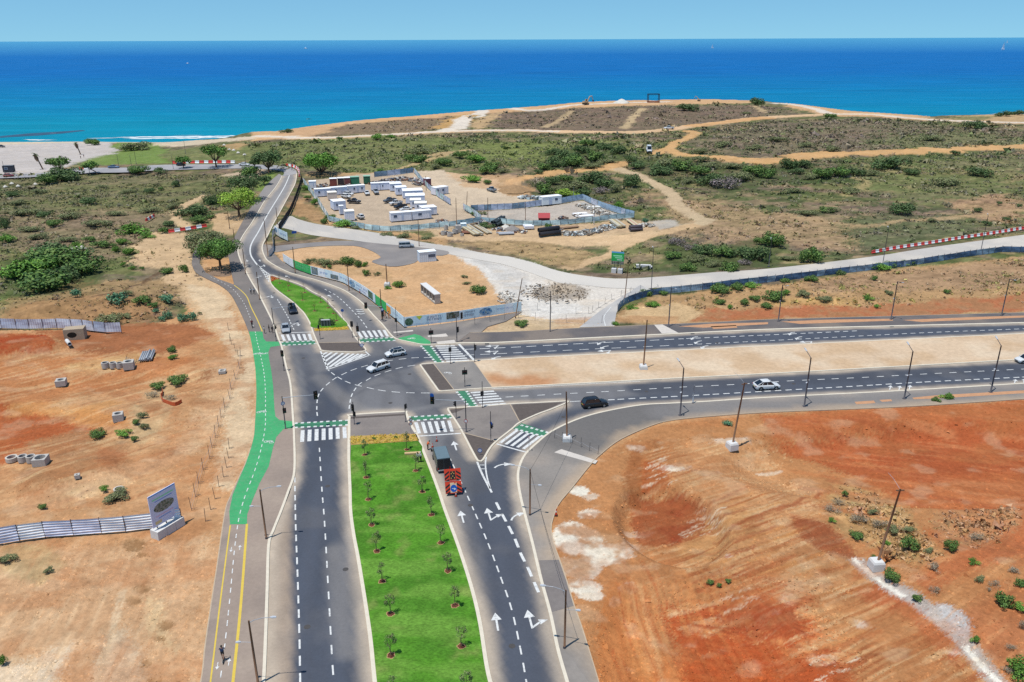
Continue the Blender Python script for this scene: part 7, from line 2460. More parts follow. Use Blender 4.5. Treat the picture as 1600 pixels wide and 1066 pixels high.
def signal_head(parent, x, y, z, yaw, n=3, s=1.0, name='signal_head'):
	"""black signal box with hooded lenses, facing local yaw"""
	w, d, hh = 0.36 * s, 0.24 * s, 0.36 * n * s
	b = MB().box(-d / 2, d / 2, -w / 2, w / 2, 0, hh)
	o = b.build(name, m_signal, parent, loc=(x, y, z), rz=yaw)
	bk = MB().box(-0.015, 0.0, -w * 0.8, w * 0.8, -0.1 * s, hh + 0.1 * s).build('backing_board', m_signal, o)
	for k, c in enumerate(('green', 'amber', 'red')[:n] if n == 3 else ('green', 'red')):
		zc = 0.18 * s + 0.36 * s * k
		ring = [(d / 2 + 0.004, 0.12 * s * math.cos(t), zc + 0.12 * s * math.sin(t)) for t in np.linspace(0, 6.283, 11)[:-1]]
		mesh_obj('lens', ring, [tuple(range(10))], LENS[c], o)
		hood = MB()
		pr = [(0.14 * s * math.cos(t), 0.14 * s * math.sin(t)) for t in np.linspace(0.1, math.pi - 0.1, 7)]
		hood.loft([[(d / 2, a, zc + q) for a, q in pr], [(d / 2 + 0.2 * s, a, zc + q) for a, q in pr]], False, False)
		hood.build('hood', m_signal, o)
	return o


def sign_disc(parent, x, y, z, yaw, m, r=0.35, ring=None, name='round_sign'):
	o = mesh_obj(name,[(0,r * math.cos(t),r * math.sin(t)) for t in np.linspace(0,6.283,17)[:-1]] + [(-0.02,r * math.cos(t),r * math.sin(t)) for t in np.linspace(0,6.283,17)[:-1]],[tuple(range(16)),tuple(reversed(range(16,32)))] + [(i,i + 16,(i + 1) % 16 + 16,(i + 1) % 16) for i in range(16)],m,parent,loc=(x,y,z),rz=yaw)
	if ring is not None:
		mesh_obj('symbol',[(0.006,r * 0.74 * math.cos(t),r * 0.74 * math.sin(t)) for t in np.linspace(0,6.283,17)[:-1]],[tuple(range(16))],ring,o)
	return o


def signal(px, py, top_y, label, heads, facing, arm=None, signs=(), top=0.12, rad=0.06, buttons=True):
	"""heads: (fraction of height, side offset, n lenses); facing: picture point the lenses look at; arm: (px, py of arm end on the ground plane below)"""
	p = G(px, py)
	p[2] += top
	h = rise(p, top_y)
	e = empty('traffic_signal', p, 0, label, 'traffic light', 'traffic signals of the junction')
	yaw = face_dir(p, G(*facing))
	MB().tube([(0,0,-0.2),(0,0,h)],[rad * (1.7 if arm else 1.0),rad * (1.1 if arm else 0.9)],9).build('pole',m_dgrey,e,True)
	MB().tube([(0, 0, -0.02), (0, 0, 0.12)], [rad * 2.6, rad * 2.0], 9).build('base_flange', m_dgrey, e)
	for fr, off, n in heads:
		nx, ny = -math.sin(yaw) * off, math.cos(yaw) * off
		signal_head(e, nx + math.cos(yaw) * 0.14, ny + math.sin(yaw) * 0.14, h * fr, yaw, n)
	if arm:
		ln, az = arm[0], arm[1]
		ax, ay = ln * math.cos(az), ln * math.sin(az)
		MB().tube([(0,0,h * 0.94),(ax * 0.5,ay * 0.5,h * 0.97),(ax,ay,h * 0.985)],[0.07,0.055,0.04],8).build('mast_arm',m_galv,e)
		signal_head(e, ax + math.cos(yaw) * 0.14, ay + math.sin(yaw) * 0.14, h * 0.985 - 0.62, yaw, 3, 1.15)
		if len(arm) > 2:
			sign_disc(e,ax + math.cos(yaw) * 0.2,ay + math.sin(yaw) * 0.2,h * 0.985 + 0.85,yaw,m_blue,0.34,None,'blue_sign')
	for fr, m1, m2 in signs:
		sign_disc(e, math.cos(yaw) * 0.09, math.sin(yaw) * 0.09, h * fr, yaw, m1, 0.34, m2)
	if buttons:
		MB().box(-0.06, 0.06, -0.15, 0.15, 1.0, 1.28).build('push_button', m_signal, e)
	return e


m_rsign = mat('sign_red', C(196, 60, 60), var=0.05)
m_wsign = mat('sign_white', C(238, 238, 240), var=0.04)
signal(446.5,671,619,'mast arm traffic light reaching over the south-west carriageway',[(0.5,0.1,2)],(520,760),(5.3,0.12),[(0.78,m_blue,m_wsign)])
signal(444, 580, 547, 'traffic light on the west kerb beyond the green cycle track', [(0.72, 0, 3)], (430, 640))
signal(431.7, 534, 505, 'pedestrian light at the north-west zebra crossing, pavement side', [(0.68, 0, 2)], (460, 530))
signal(427.5, 508, 481, 'slim mast arm traffic light over the north-west approach', [], (450, 440), (4.2, 0.35))
signal(500.5, 531, 507, 'pedestrian light on the paved island south of small lawn', [(0.72, 0, 2)], (460, 530))
signal(551, 528, 504, 'traffic light at the right corner of the paved north island', [(0.72, 0, 3)], (560, 450))
signal(560.7, 540, 504, 'tall traffic light by the brown planter of the north island', [(0.62, 0, 3)], (520, 640))
signal(598.5,503,478,'mast arm traffic light with blue signs beside the hoarding corner',[(0.35,0.0,3)],(600,560),(3.8,3.0),[(0.62,m_blue,None),(0.78,m_blue,m_wsign)])
signal(620.5, 525.5, 480, 'slim traffic light before the hoarding near green cycle patch', [(0.5, 0, 2)], (600, 540))
signal(674,537,513,'double pedestrian light right of the green cycle patch',[(0.62,0.2,2),(0.62,-0.2,2)],(690,570))
signal(714,535.5,496,'mast arm traffic light at the upper eastern crossing',[(0.4,0.25,3)],(780,550),(1.7,1.0))
signal(704, 569.5, 538, 'slim traffic light at the foot of upper eastern crossing', [(0.62, 0, 2)], (690, 540))
signal(741.5, 566.5, 536, 'large traffic light on the median beside the upper stop line', [(0.62, 0, 3)], (820, 556))
signal(726.5,605,574,'double pedestrian light on the paved eastern nose',[(0.66,0.2,2),(0.66,-0.2,2)],(740,640),top=0.14)
signal(754, 638, 596, 'slim traffic light at the foot of lower eastern crossing', [(0.45, 0, 2)], (735, 612))
signal(713, 655, 626, 'pedestrian light at the top left of the splitter island', [(0.72, 0, 2)], (680, 660))
signal(728.5,676,624,'mast arm traffic light with blue sign on the splitter island',[],(690,740),(5.3,math.pi - 0.02,1),[(0.34,m_rsign,m_wsign)])
signal(767,691,643,'slim traffic light with blue sign at the slip road crossing',[(0.45,0,2)],(800,680),None,[(0.6,m_blue,None)])
signal(554,664,628,'large black traffic light on the top left of the median',[(0.62,0,3),(0.4,0.22,2)],(500,700))
signal(634, 660, 632, 'small traffic light on the top right of the median', [(0.78, 0, 2)], (670, 670))


def sign_post(px, py, top_y, label, items, facing, top=0.12, cat='sign'):
	p = G(px, py)
	p[2] += top
	h = rise(p, top_y)
	e = empty('road_sign', p, 0, label, cat)
	yaw = face_dir(p, G(*facing))
	MB().tube([(0, 0, -0.2), (0, 0, h)], 0.035, 7).build('pole', m_galv, e)
	for fr, m1, m2, r in items:
		sign_disc(e, math.cos(yaw) * 0.06, math.sin(yaw) * 0.06, h * fr, yaw, m1, r, m2)
	return e


sign_post(642.5,679.5,654,'post with two round prohibition signs beside the flower bed',[(0.92,m_rsign,m_wsign,0.34),(0.68,m_rsign,m_wsign,0.34)],(690,740))
sign_post(536,502,484,'blue round arrow sign on the edge of the small lawn',[(0.92,m_blue,m_wsign,0.36)],(560,470))
sign_post(750,712,703,'low blue arrow sign on the tip of the splitter island',[(0.9,m_blue,m_wsign,0.36)],(748,780))
sign_post(565.8,547.5,538,'low blue sign at the corner of the north island planter',[(0.85,m_blue,m_wsign,0.4)],(540,640))
sign_post(826.5,706.5,680,'red and white sign pole at the slip road crossing',[(0.85,m_rsign,m_wsign,0.22)],(780,720))
e = sign_post(461, 377, 356, 'blue rectangular direction board beside the old road', [], (470, 460), 0.0)
MB().box(-0.03, 0.03, -0.75, 0.75, 2.5, 3.3).build('direction_board', m_blue, e, rz=-1.2)
MB().tube([(0.5, -1.2, -0.2), (0.5, -1.2, 2.6)], 0.03, 6).build('pole', m_galv, e)

# bollard rows with base plates on the western sand: temporary fence posts
def post_fence(name, px_pts, h, label, rails=True, m=None, tilt=0.15):
	P = GX(px_pts)
	e = empty(name, P[0], 0, label, 'fence')
	o = P[0]
	m = m or m_dgrey
	rg = random.Random(int(px_pts[0][0]))
	for i, p in enumerate(P):
		q = p - o
		dx, dy = rg.uniform(-tilt, tilt), rg.uniform(-tilt, tilt)
		mb = MB()
		mb.tube([(q[0], q[1], q[2] - 0.3), (q[0] + dx, q[1] + dy, q[2] + h * rg.uniform(0.9, 1.05))], 0.035, 6)
		mb.tube([(q[0], q[1], q[2] + 0.02), (q[0] + 0.75, q[1] + 0.2, q[2] + 0.02)], 0.03, 5)
		mb.build('post', m, e)
		if rails and i + 1 < len(P):
			n = P[i + 1] - o
			for zz in (0.05, h * 0.55):
				MB().tube([(q[0], q[1], q[2] + zz), (n[0], n[1], n[2] + zz * 0.8)], 0.014, 4).build('rail', m_galv, e)
	return e


post_fence('post_fence',[(376,556),(374,575),(368,592),(361,607),(359,622),(351,636),(345,651),(341,665),(336,681),(331,697),(327,714),(317,732),(310,754),(305,774),(299,795)],1.9,'line of thin fence posts on the sand, farther from the cycle track')
post_fence('post_fence',[(358,700),(357,715),(354,730),(349,745),(342,760),(336,779),(329,796),(321,814)],1.9,'line of thin dark posts on the sand, nearer the cycle track',False)
post_fence('post_fence',[(357,515),(359,532),(362,538),(368,548),(372,556)],1.7,'short run of thin posts above the long post line',False)
post_fence('wire_fence',[(866,686),(878,690),(892,694),(908,700),(921,706),(934,711)],1.8,'wire fence across the unfinished pavement by the slip road',True)
post_fence('wire_fence',[(742,508),(766,504),(788,500),(810,498),(836,500),(860,503),(885,504),(913,506),(940,505)],2.0,'wire fence between the pale old crossing and the dark pavement',True)
post_fence('wire_fence',[(925,488),(935,481),(945,475),(956,468),(970,463),(985,458),(1000,455)],1.6,'low wire fence along the branch of the old road',True)
post_fence('wire_fence',[(811,486),(840,484),(862,487),(900,490),(920,490)],1.6,'wire fence right of the hoarding end',True)

# ------------------------------------------------------------------ sheet metal fences
def panel_fence(name, px_pts, h, pitch, label, m_list, lean=0.0, corr='v', post_m=None, post_h=0.15, wob=0.06):
	L = smooth_line(GX(px_pts), 0.5) if len(px_pts) > 2 else resample(np.array([G(*p)[:2] for p in px_pts]), 0.5)
	n = max(1, int(round((len(L) - 1) * 0.5 / pitch)))
	idx = np.linspace(0, len(L) - 1, n + 1).astype(int)
	o = np.array([L[0][0], L[0][1], float(land(*L[0]))])
	e = empty(name, tuple(o), 0, label, 'fence')
	rg = random.Random(int(px_pts[0][0] + px_pts[0][1]))
	for i in range(n):
		a, b = L[idx[i]], L[idx[i + 1]]
		za, zb = float(land(*a)), float(land(*b))
		d = b - a
		ln = np.linalg.norm(d)
		u = d / max(ln, 1e-6)
		nn = np.array([-u[1], u[0]])
		mb = MB()
		k = 13
		dh0, dh1, tl = rg.uniform(-wob, wob), rg.uniform(-wob, wob), rg.uniform(-0.06, 0.06) + lean
		rows = []
		nz = 13 if corr == 'h' else 4
		for iz in range(nz):
			t = iz / (nz - 1)
			row = []
			for j in range(k if corr == 'v' else 3):
				s = j / ((k if corr == 'v' else 3) - 1)
				p = a + d * (0.01 + 0.98 * s)
				w = 0.035 * (1 if j % 2 else -1) if corr == 'v' else 0.06 * (1 if iz % 2 else -1)
				w += tl * t + 0.05 * math.sin(3 * s + 5 * t + i)
				z = za + (zb - za) * s + 0.04 + (h + dh0 + (dh1 - dh0) * s) * t
				row.append((p[0] + nn[0] * w - o[0], p[1] + nn[1] * w - o[1], z - o[2]))
			rows.append(row)
		mb.loft(rows, False, False)
		mb.build('panel', rg.choice(m_list), e)
	for i in range(n + 1):
		a = L[idx[i]]
		za = float(land(*a)) - o[2]
		MB().box(-0.04,0.04,-0.04,0.04,-0.3,h + post_h).build('post',post_m or m_dgrey,e,loc=(a[0] - o[0],a[1] - o[1],za))
	return e


m_fgrey = mat('fence_grey', C(168, 178, 196), rough=0.5, var=0.12, scale=1.5, metal=0.1)
m_fgrey2 = mat('fence_grey_worn', C(186, 190, 200), rough=0.5, var=0.16, scale=1.2)
m_fblue = mat('fence_blue', C(70, 94, 122), rough=0.6, var=0.15, scale=1.2)
m_fblue2 = mat('fence_blue_faded', C(112, 134, 152), rough=0.6, var=0.2, scale=1.2)
m_fteal = mat('fence_teal', C(140, 162, 168), rough=0.7, var=0.22, scale=0.8)
m_fteal2 = mat('fence_teal_pale', C(172, 192, 192), rough=0.7, var=0.22, scale=0.8)
m_fdark = mat('netting_dark', C(62, 62, 64), rough=0.9, var=0.2, scale=1)
panel_fence('corrugated_fence',[(-60,860),(0,850),(60,840),(140,834),(220,828),(285,818)],2.3,3.4,'ribbed silver sheet fence in front of the sand at lower left',[mat('ribbed_silver',C(224,226,234),rough=0.45,var=0.12,scale=1.2,metal=0.15),mat('ribbed_silver_worn',C(206,208,220),rough=0.5,var=0.18,scale=1.0,metal=0.1)],corr='h',post_h=0.05)
panel_fence('sheet_fence',[(-60,513),(0,513),(48,514),(90,513),(128,515),(160,519),(190,519)],2.2,3.0,'blue-grey sheet fence left of the concrete culvert block',[m_fgrey,m_fgrey2],lean=0.12)
panel_fence('sheet_fence',[(965,487),(972,479),(982,473),(1000,467),(1020,461.5),(1072,456),(1125,450),(1200,441.5),(1320,427),(1425,415),(1500,403),(1550,396),(1566,394),(1640,396)],1.65,2.6,'long blue sheet fence below the pale old road',[m_fblue,m_fblue,m_fblue2],post_h=0.35)
panel_fence('sheet_fence',[(514,345),(555,355),(592,361),(630,360),(660,358),(691,355),(720,352),(752,346)],1.7,3.4,'pale teal sheet fence along the front of the container yard',[m_fteal,m_fteal2],lean=0.3,post_h=0.0,wob=0.2)
panel_fence('sheet_fence',[(474,286),(488,305),(500,322),(514,345)],2.1,3.2,'white sheet fence along the left side of the container yard',[mat('fence_white',C(222,224,222),rough=0.6,var=0.15,scale=1),m_fteal2],lean=0.1,post_h=0.0)
panel_fence('sheet_fence',[(585,277),(615,274),(646,270)],2.4,3.0,'blue-grey sheet fence at the back right of the container yard',[m_fblue2,m_fgrey])
panel_fence('sheet_fence',[(647,270),(654,278),(662,288)],2.2,3.0,'white sheet fence at the back corner of the container yard',[m_fgrey2,m_fteal2])
panel_fence('sheet_fence',[(662,288),(681,305),(704,320)],2.2,2.6,'pale panel fence along the right side of the container yard',[m_fgrey,m_fteal2],post_h=0.1)
panel_fence('sheet_fence',[(724,327),(738,335),(752,346)],2.2,2.2,'pale fence at the gateway between the two yards',[m_fgrey2,m_fteal2])
panel_fence('sheet_fence',[(736,330),(775,328),(810,326),(847,321)],2.2,2.7,'blue-grey fence along the back of grey yard, left of cabin',[m_fgrey,m_fblue2],post_h=0.3)
panel_fence('sheet_fence',[(877,318),(910,312)],2.2,2.7,'light blue fence along the back of grey yard, right of cabin',[mat('fence_sky',C(146,168,186),rough=0.6,var=0.14,scale=1)],post_h=0.2)
panel_fence('sheet_fence',[(910,312),(941,325),(991,340)],2.2,2.7,'light blue fence along the right side of the grey yard',[MATS['fence_sky'],m_fgrey2],post_h=0.1)
panel_fence('sheet_fence',[(752,347),(820,352),(870,352),(912,348),(957,343),(991,340)],1.7,3.2,'teal sheet fence along the front of the grey yard',[m_fteal,m_fteal2,m_fteal],lean=0.2,post_h=0.1,wob=0.15)
panel_fence('mesh_fence',[(436,360),(446,345),(455,330),(463,310),(469,292),(472,280)],2.0,2.4,'dark netting fence curving beside the north road',[m_fdark],post_h=0.1)

# printed hoarding round the corner plot
class Hoard:
	def __init__(self, px_pts, h):
		P = GX(px_pts)
		self.L = smooth_line(P, 0.25) if len(px_pts) > 2 else resample(np.array([p[:2] for p in P]), 0.25)
		self.px = [project((q[0], q[1], float(land(*q))))[0] for q in self.L]
		self.h = h
		T = np.gradient(self.L, axis=0)
		T /= np.linalg.norm(T, axis=1, keepdims=True)
		self.N = np.stack([T[:, 1], -T[:, 0]], 1)        # faces the road

	def at(self, px, v, off=0.0):
		i = np.interp(px, self.px, np.arange(len(self.L)))
		x = np.interp(i, np.arange(len(self.L)), self.L[:, 0])
		y = np.interp(i, np.arange(len(self.L)), self.L[:, 1])
		k = int(round(i))
		n = self.N[min(k, len(self.N) - 1)]
		return (x + n[0] * off, y + n[1] * off, float(land(x, y)) + 0.14 + v * self.h)


def hoarding(px_pts, h, label, panels, pics, texts):
	H = Hoard(px_pts, h)
	o = Vector(H.at(px_pts[0][0], 0))
	e = empty('printed_hoarding', o, 0, label, 'hoarding')

	def surf(nm, x0, x1, v0, v1, off, m, par, n=6, shape=None):
		mb = MB()
		if shape:
			mb.v = [tuple(Vector(H.at(x0 + (x1 - x0) * u, v0 + (v1 - v0) * w, off)) - o) for u, w in shape]
			mb.f = [tuple(range(len(shape)))]
		else:
			rows = []
			for q in (v0, v1):
				rows.append([tuple(Vector(H.at(x0 + (x1 - x0) * j / n, q, off)) - o) for j in range(n + 1)])
			mb.loft(rows, False, False)
		return mb.build(nm, m, par)
	for x0, x1, m in panels:
		pn = MB()
		rows = []
		for v, off in ((0, 0), (1, 0.0), (1, -0.06), (0, -0.06)):
			rows.append([tuple(Vector(H.at(x0 + (x1 - x0) * j / 6, v, off)) - o) for j in range(7)])
		pn.loft(rows + rows[:1], False, False)
		pn.build('panel', m, e)
	for x0, x1, v0, v1, m, rnd in pics:
		sh = [(0.5 + 0.5 * math.cos(t),0.5 + 0.5 * math.sin(t)) for t in np.linspace(0,6.283,13)[:-1]] if rnd == 1 else ([(0,1),(1,1),(0.5,0)] if rnd == 2 else None)
		surf('printed_picture', x0, x1, v0, v1, 0.02, m, e, shape=sh)
	rg = random.Random(5)
	for x0, x1, v0, v1, m in texts:
		x = x0
		mb = MB()
		while x < x1:
			w = rg.uniform(0.5, 1.0)
			if rg.random() > 0.14:
				k = rg.random()
				for a,b,c,d in (((0,0.75,0.8,1.0),(0.62,0.0,0.8,0.8)) if k < 0.4 else ((0,0,0.25,1),(0,0.8,0.8,1)) if k < 0.7 else ((0,0,0.8,0.22),(0.58,0.1,0.8,1),(0,0.8,0.7,1))):
					q = len(mb.v)
					mb.v += [tuple(Vector(H.at(x + w * uu,v0 + (v1 - v0) * vv,0.022)) - o) for uu,vv in ((a,b),(c,b),(c,d),(a,d))]
					mb.f.append((q, q + 1, q + 2, q + 3))
			x += w * 1.15
		mb.build('lettering', m, e)
	for k in range(0, len(H.L), 11):
		q = H.L[k] - H.N[k] * 0.12
		MB().box(-0.04,0.04,-0.04,0.04,-0.4,h + 0.1).build('post',m_dgrey,e,loc=(q[0] - o[0],q[1] - o[1],float(land(*q)) + 0.1 - o[2]))
	return e


def picture_mat(name, cols, scale):
	m = bpy.data.materials.new(name)
	m.use_nodes = True
	N, L = m.node_tree.nodes, m.node_tree.links
	tc = N.new('ShaderNodeTexCoord')
	vo = N.new('ShaderNodeTexNoise')
	vo.inputs['Scale'].default_value = scale
	vo.inputs['Detail'].default_value = 5
	cr = N.new('ShaderNodeValToRGB')
	e = cr.color_ramp.elements
	while len(e) < len(cols):
		e.new(0.5)
	for i, (el, c) in enumerate(zip(e, cols)):
		el.position = 0.3 + 0.4 * i / (len(cols) - 1)
		el.color = (*c, 1)
	L.new(tc.outputs['Object'], vo.inputs['Vector'])
	L.new(vo.outputs['Fac'], cr.inputs['Fac'])
	L.new(cr.outputs['Color'], N['Principled BSDF'].inputs['Base Color'])
	N['Principled BSDF'].inputs['Roughness'].default_value = 0.6
	MATS[name] = m
	return m


m_pale = mat('hoard_pale_blue', C(204, 220, 246), rough=0.6, var=0.10, scale=0.4)
m_pale2 = mat('hoard_white_blue', C(222, 232, 248), rough=0.6, var=0.10, scale=0.4)
m_hgreen = mat('hoard_green', C(60, 172, 92), rough=0.6, var=0.06, scale=0.6)
m_navyt = mat('print_navy', C(44, 54, 104), rough=0.6)
m_gpale = mat('print_pale_green', C(140, 206, 160), rough=0.6)
m_bpale = mat('print_soft_blue', C(120, 146, 200), rough=0.6)
pic_tree = picture_mat('print_tree', [C(40, 70, 50), C(70, 110, 70), C(120, 150, 120), C(50, 80, 90)], 2.2)
pic_city = picture_mat('print_city', [C(60, 90, 120), C(150, 170, 180), C(110, 120, 100), C(200, 206, 206)], 1.6)
pic_street = picture_mat('print_street', [C(120, 80, 70), C(60, 90, 60), C(170, 160, 150), C(70, 80, 90)], 1.8)
pic_sea = picture_mat('print_sea', [C(40, 100, 170), C(80, 150, 200), C(200, 220, 230), C(60, 110, 130)], 1.5)
WP = [(443,451,m_pale2),(451.2,459,m_pale2),(459.2,472,m_hgreen),(472.2,486,m_hgreen)] + [(486.2 + k * 11.2,486.2 + (k + 1) * 11.2 - 0.2,m_pale2 if k % 2 else m_pale) for k in range(9)] + [(587.2,594.2,m_hgreen),(594.4,604,m_hgreen)] + [(604.2,613,m_pale),(613.2,622,m_pale),(622.2,632,m_pale)]
hoarding(HOARD_W, 2.3, 'curved printed hoarding along the north-east pavement, with green panel', WP,
[(487.5,497,0.1,0.95,pic_city,0),(517,529,0.08,0.6,pic_city,0),(546,555,0.05,0.85,pic_sea,1),(576,583,0.1,0.9,pic_tree,0),(604.5,611,0.1,0.8,mat('print_orange',C(236,150,60)),0)],
[(500,512,0.4,0.6,m_bpale),(531,544,0.35,0.6,m_bpale),(557,574,0.5,0.72,m_bpale),(557,572,0.2,0.36,m_bpale),(462,484,0.62,0.78,m_gpale),(463,482,0.3,0.48,m_gpale),(615,628,0.45,0.6,m_bpale)])
SP = [(632.3 + k * 13.05, 632.3 + (k + 1) * 13.05 - 0.2, m_pale if k % 3 else m_pale2) for k in range(14)]
hoarding(HOARD_S, 2.3, 'straight pale blue printed hoarding facing the junction', SP,
[(632.8,646,0.08,0.86,pic_tree,1),(650.5,661,0.58,0.97,mat('print_yellow',C(206,206,70)),2),(698,718,0.3,0.97,pic_street,0),(749,769,0.15,0.9,pic_sea,1)],
[(667,691,0.62,0.82,m_navyt),(667,690,0.36,0.56,m_navyt),(726,742,0.6,0.82,m_navyt),(724,741,0.3,0.52,m_navyt),(776,802,0.5,0.62,m_bpale),(650,690,0.12,0.2,m_bpale)])
# short hoarding and concrete wall by the north road
hoarding([(429,365),(436,370),(450,377)],2.6,'short white and blue hoarding panel beside the north road',[(429.2,436,m_pale2),(436.2,443,m_pale),(443.2,450,m_pale)],[(430,434,0.3,0.9,pic_sea,1)],[(438,447,0.4,0.6,m_bpale)])
panel_fence('sheet_fence',[(421,402),(428,392),(426,372),(430,366)],1.9,4.0,'plain grey site wall on the right of the north bend',[mat('site_wall',C(196,196,194),rough=0.9,var=0.1,scale=0.8)],post_h=0,wob=0.02)

# ------------------------------------------------------------------ barriers, boards, cabins
BAR = {}


def barrier_mesh(col):
	if col not in BAR:
		m = mat('barrier_' + col, C(204, 66, 62) if col == 'red' else C(238, 234, 228), rough=0.55, var=0.08)
		prof = [(-0.26, 0), (-0.26, 0.14), (-0.12, 0.36), (-0.09, 0.86), (0.09, 0.86), (0.12, 0.36), (0.26, 0.14), (0.26, 0)]
		b = MB().loft([[(x, y, z) for y, z in prof] for x in (-0.72, -0.68, 0.68, 0.72)])
		me = bpy.data.meshes.new('barrier')
		me.from_pydata(b.v, [], b.f)
		me.materials.append(m)
		BAR[col] = me
	return BAR[col]


def barrier_row(px_pts, where, group, pitch=1.5, sc=1.0):
	L = smooth_line(GX(px_pts), 0.1) if len(px_pts) > 2 else resample(np.array([G(*p)[:2] for p in px_pts]), 0.1)
	n = int((len(L) - 1) * 0.1 / (pitch * sc))
	T = np.gradient(L, axis=0)
	cnt = {'red': 0, 'white': 0}
	for k in range(n):
		i = int((k + 0.5) * pitch * sc / 0.1)
		col = 'red' if k % 2 == 0 else 'white'
		p = L[i]
		o = share('road_barrier',barrier_mesh(col),None,(p[0],p[1],float(land(*p)) + 0.0),math.atan2(T[i][1],T[i][0]),(sc,sc,sc))
		w = ORD[cnt[col]] if cnt[col] < len(ORD) else 'farther'
		cnt[col] += 1
		tag(o, '%s %s road barrier from the left %s' % (w, col, where), 'barrier', group)


barrier_row([(1362,396),(1400,389),(1450,381.5),(1500,373.5),(1550,366),(1600,358),(1640,352)],'along the far side of old road','barriers along the old road',1.5)
barrier_row([(264,364),(296,359),(327,354)],'near the trees west of the road','barriers west of the trees',1.5,1.25)
barrier_row([(228, 346), (242, 338)], 'lying in the western scrub', 'barriers in the western scrub', 1.5, 1.1)
barrier_row([(270, 256), (330, 255), (372, 255)], 'along the beach road', 'barriers along the beach road', 1.6, 1.6)
barrier_row([(447,259.5),(460,262),(467,268),(468,278)],'round the outside of the road bend','barriers round the road bend',1.5,1.4)
barrier_row([(124, 265), (140, 264)], 'beside the beach road kiosk works', 'barriers by the beach road works', 1.5, 1.4)


def along(px_a, px_b):
	a, b = G(*px_a), G(*px_b)
	return a, face_dir(a, b), (b - a).length


def billboard(label, pa, pb, z0, h, board_m, n_blocks, block, prints, block_m=None, depth=0.0):
	a, rz, ln = along(pa, pb)
	e = empty('billboard', a, rz, label, 'billboard')
	bd = MB().box(0, ln, -0.05, 0.05, z0, z0 + h).build('board', board_m, e)
	for x0, x1, q0, q1, m, rnd in prints:
		pts = [(0.5 + 0.5 * math.cos(t),0.5 + 0.5 * math.sin(t)) for t in np.linspace(0,6.283,15)[:-1]] if rnd else [(0,0),(1,0),(1,1),(0,1)]
		mesh_obj('print',[(ln * (x0 + (x1 - x0) * u),-0.056,z0 + h * (q0 + (q1 - q0) * v)) for u,v in pts],[tuple(range(len(pts)))],m,bd)
	for k in range(n_blocks):
		c = ln * (k + 0.5) / n_blocks
		w = block / 2
		MB().loft([[(c - w,-0.75,-0.3),(c + w,-0.75,-0.3),(c + w,0.75,-0.3),(c - w,0.75,-0.3)],[(c - w * 0.96,-0.72,0.95),(c + w * 0.96,-0.72,0.95),(c + w * 0.96,0.72,0.95),(c - w * 0.96,0.72,0.95)]]).build('concrete_block',block_m or m_wconc,e)
		MB().box(c - 0.05, c + 0.05, 0.06, 0.16, 0.9, z0 + h * 0.95).build('post', m_dgrey, e)
		MB().tube([(c, 0.6, 0.9), (c, 0.12, z0 + h * 0.6)], 0.035, 6).build('brace', m_dgrey, e)
	return e


pic_map = picture_mat('print_map', [C(60, 70, 50), C(110, 120, 96), C(176, 170, 160), C(80, 84, 70)], 2.5)
a, rz, ln = along((241, 843), (284, 815))
billboard('tall white printed billboard on white concrete blocks beside the silver fence',(242,840),(283,815),1.35,4.6,mat('board_lilac',C(196,198,222),rough=0.55,var=0.05),3,1.45,
[(0.02,0.98,0.955,0.995,mat('print_top_blue',C(110,150,206)),0),(0.12,0.9,0.80,0.84,m_gpale,0),(0.2,0.84,0.73,0.76,m_bpale,0),(0.12,0.88,0.36,0.68,pic_map,1),(0.15,0.8,0.27,0.30,mat('print_pink',C(206,170,190)),0),(0.25,0.7,0.20,0.23,m_bpale,0),(0.1,0.34,0.05,0.15,mat('print_gold',C(206,186,140)),0)])
billboard('green billboard on white concrete blocks beside the old road',(954.5,424),(974,425),2.1,3.6,mat('board_green',C(36,150,72),rough=0.55,var=0.06),2,1.3,
[(0,1,0.88,1.0,mat('print_cap_blue',C(90,150,190)),0),(0.15,0.85,0.62,0.72,m_gpale,0),(0.3,0.9,0.48,0.56,m_gpale,0),(0.45,0.85,0.34,0.40,m_wsign,0),(0,1,0,0.26,pic_street,0)])


